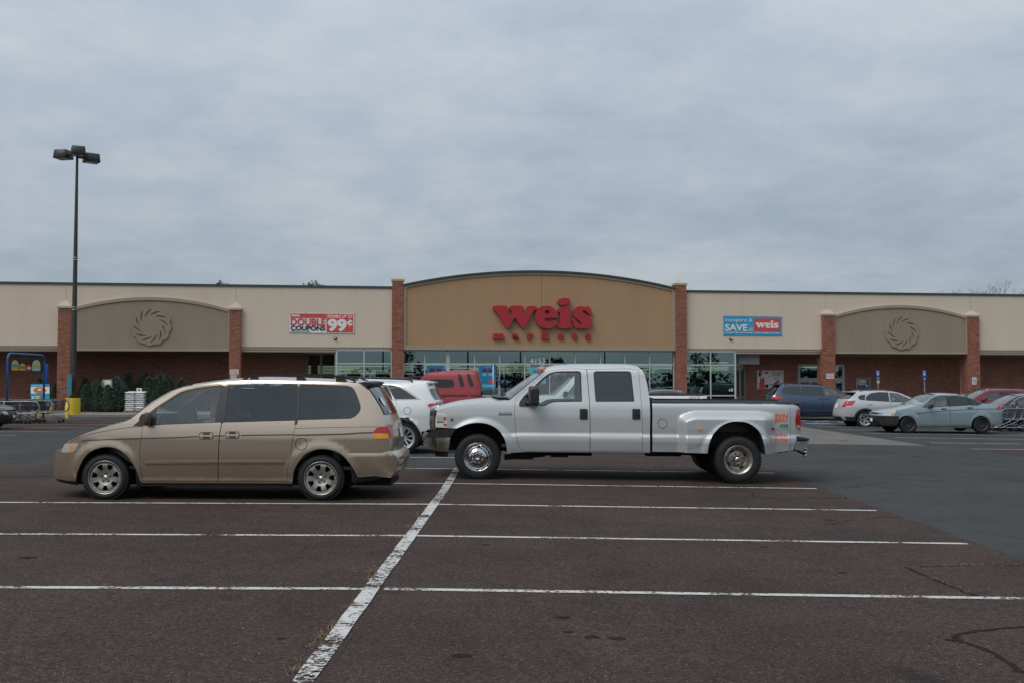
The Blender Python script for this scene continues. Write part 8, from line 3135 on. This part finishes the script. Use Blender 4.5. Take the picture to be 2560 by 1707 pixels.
def clumps(b, c, rad, n, size, rr_):
    for k in range(n):
        d = Vector((rr_.gauss(0, 1), rr_.gauss(0, 1), rr_.gauss(0, 1))).normalized() * rad * rr_.random() ** .4
        p = c + Vector((d.x, d.y, d.z * .9))
        u = Vector((rr_.uniform(-1, 1), rr_.uniform(-1, 1), rr_.uniform(-1, 1))).normalized() * size * rr_.uniform(.6, 1.2)
        w = u.orthogonal().normalized() * size * rr_.uniform(.3, .6)
        b.add([p - u, p + w, p + u, p - w], [(0, 1, 2, 3)])


def green_tree(px, py, Y, lb, seed, wide):
    rr_ = random.Random(seed)
    top = at(px, py, Y)
    r = thing('tree', lb, 'tree', (top.x, Y, 0))
    H = top.z
    MB().tube([(0, 0, -.3), (.2, 0, H * .4), (0, .1, H * .8)], [.45, .3, .08], 8).build('trunk', M['bark'], r)
    b = MB()
    for k in range(70):
        t = rr_.random()
        z = H * (.35 + .58 * t)
        R_ = wide * math.sin(math.pi * (.15 + .8 * t)) ** .7
        a = rr_.uniform(0, 6.28)
        d = R_ * rr_.random() ** .5
        clumps(b, Vector((d * math.cos(a), d * math.sin(a), z)), .9, 45, .22, rr_)
    for k in range(26):
        x = rr_.uniform(-wide * .8, wide * .8)
        h = H * .93 + (H * .08) * (1 - (x / wide) ** 2) * rr_.uniform(.4, 1.0)
        for j in range(14):
            clumps(b, Vector((x + rr_.gauss(0, .08), rr_.gauss(0, .5), h - j * .16)), .14 + .03 * j, 5, .14, rr_)
    b.build('crown', M['leaf'], r, fix=False)


def bare_tree(px, py, Y, lb, seed, spread):
    rr_ = random.Random(seed)
    top = at(px, py, Y)
    H = top.z
    r = thing('bare_tree', lb, 'tree', (top.x, Y, 0))
    t_, lf = MB(), MB()

    def grow(p, d, L, rad, lev):
        q = p + d * L
        t_.tube([p, p + d * L * .5 + Vector((rr_.gauss(0, .03), rr_.gauss(0, .03), 0)) * L, q], [rad, rad * .85, rad * .7], 5 if lev < 3 else 3, False)
        if lev >= 6:
            if rr_.random() < .75:
                clumps(lf, q, .24, 3, .11, rr_)
            return
        for k in range(3 if lev < 5 else 2):
            dd = (d + Vector((rr_.uniform(-1, 1), rr_.uniform(-1, 1), rr_.uniform(-.3, .6))) * spread).normalized()
            grow(q, dd, L * rr_.uniform(.62, .82), rad * .62, lev + 1)
    grow(Vector((0, 0, -.3)), Vector((0, 0, 1)), H * .30, .34, 0)
    zmax = max(v_[2] for v_ in t_.v)
    k = H / zmax
    t_.v = [(x, y, z * k) for x, y, z in t_.v]
    lf.v = [(x, y, z * k) for x, y, z in lf.v]
    t_.build('trunk', M['bark'], r, fix=False)
    lf.build('crown', M['leaf_brown'], r, fix=False)


green_tree(556, 704, 172, 'green treetop over the left part of the roof line', 5, 2.2)
green_tree(783, 704, 172, 'green treetop over the roof above the coupons banner', 6, 2.6)
bare_tree(2400, 727, 180, 'bare treetop with rusty leaves over the right arch', 3, .75)
bare_tree(2450, 729, 184, 'low bare treetop over the far right pillar', 9, .8)
bare_tree(2535, 697, 178, 'tall bare tree over the right end of the roof', 12, .7)

# the tree line and poles across the road behind the camera, seen mirrored in the glass
rr_ = random.Random(21)
b = MB()
for k in range(46):
    x = -110 + k * 5.2 + rr_.uniform(-2, 2)
    y = -62 - rr_.uniform(0, 22)
    H = rr_.choice((3.2, 3.6, 4.0, 4.4, 5.0, 6.5, 8.0)) * rr_.uniform(.9, 1.1)
    wd = H * rr_.uniform(.28, .42)
    for j in range(22):
        t = rr_.random()
        z = H * (.18 + .74 * t)
        Rr = wd * math.sin(math.pi * (.18 + .74 * t)) ** .7
        a = rr_.uniform(0, 6.28)
        clumps(b, Vector((x + Rr * math.cos(a), y + Rr * math.sin(a) * .6, z)), H * .13, 26, .34, rr_)
tag(b.build('treeline', M['leaf_far'], fix=False), 'dark tree line across the road', 'trees', kind='stuff')
bk = MB()
for k in range(60):
    x = -150 + k * 5.5
    clumps(bk, Vector((x, -96, 1.6)), 3.2, 60, .6, rr_)
tag(bk.build('hedge_line', M['leaf_far'], fix=False), 'low hedge line far across the road', 'hedge', kind='stuff')
pm = None
for i, (x, H) in enumerate(((-38, 10.5), (-12, 9.5), (8, 10.0), (22, 11.5), (31, 10.5), (46, 10), (63, 11))):
    if pm is None:
        r = thing('utility_pole', 'wooden utility pole with a crossarm across the road', 'utility pole', (0, 0, 0), 0, 'utility poles across the road')
        MB().tube([(0, 0, 0), (0, 0, 10)], [.16, .11], 8).build('pole', M['bark'], r)
        MB().box(-1.3, 1.3, -.06, .06, 9.1, 9.25).box(-.9, .9, -.06, .06, 8.2, 8.33).build('crossarm', M['bark'], r)
        MB().lathe([(0, .45), (.2, .42), (.2, -.4), (0, -.42)], (.35, -.2, 7.6), 'z', 10).build('transformer', M['steel'], r)
        pm = r
        o = r
    else:
        o = copy_tree(pm)
    o.location = (x, -56, gz(x, -20))
    o.scale = (1, 1, H / 10)
for z in (9.2, 8.3):
    tag(MB().tube([(x, -56, z + .25 * math.sin(x * .4)) for x in np.arange(-110, 121, 4.0)], .03, 4).build('power_line', M['black_plastic']), 'power lines strung between the poles across the road', 'power line', 'power lines across the road')
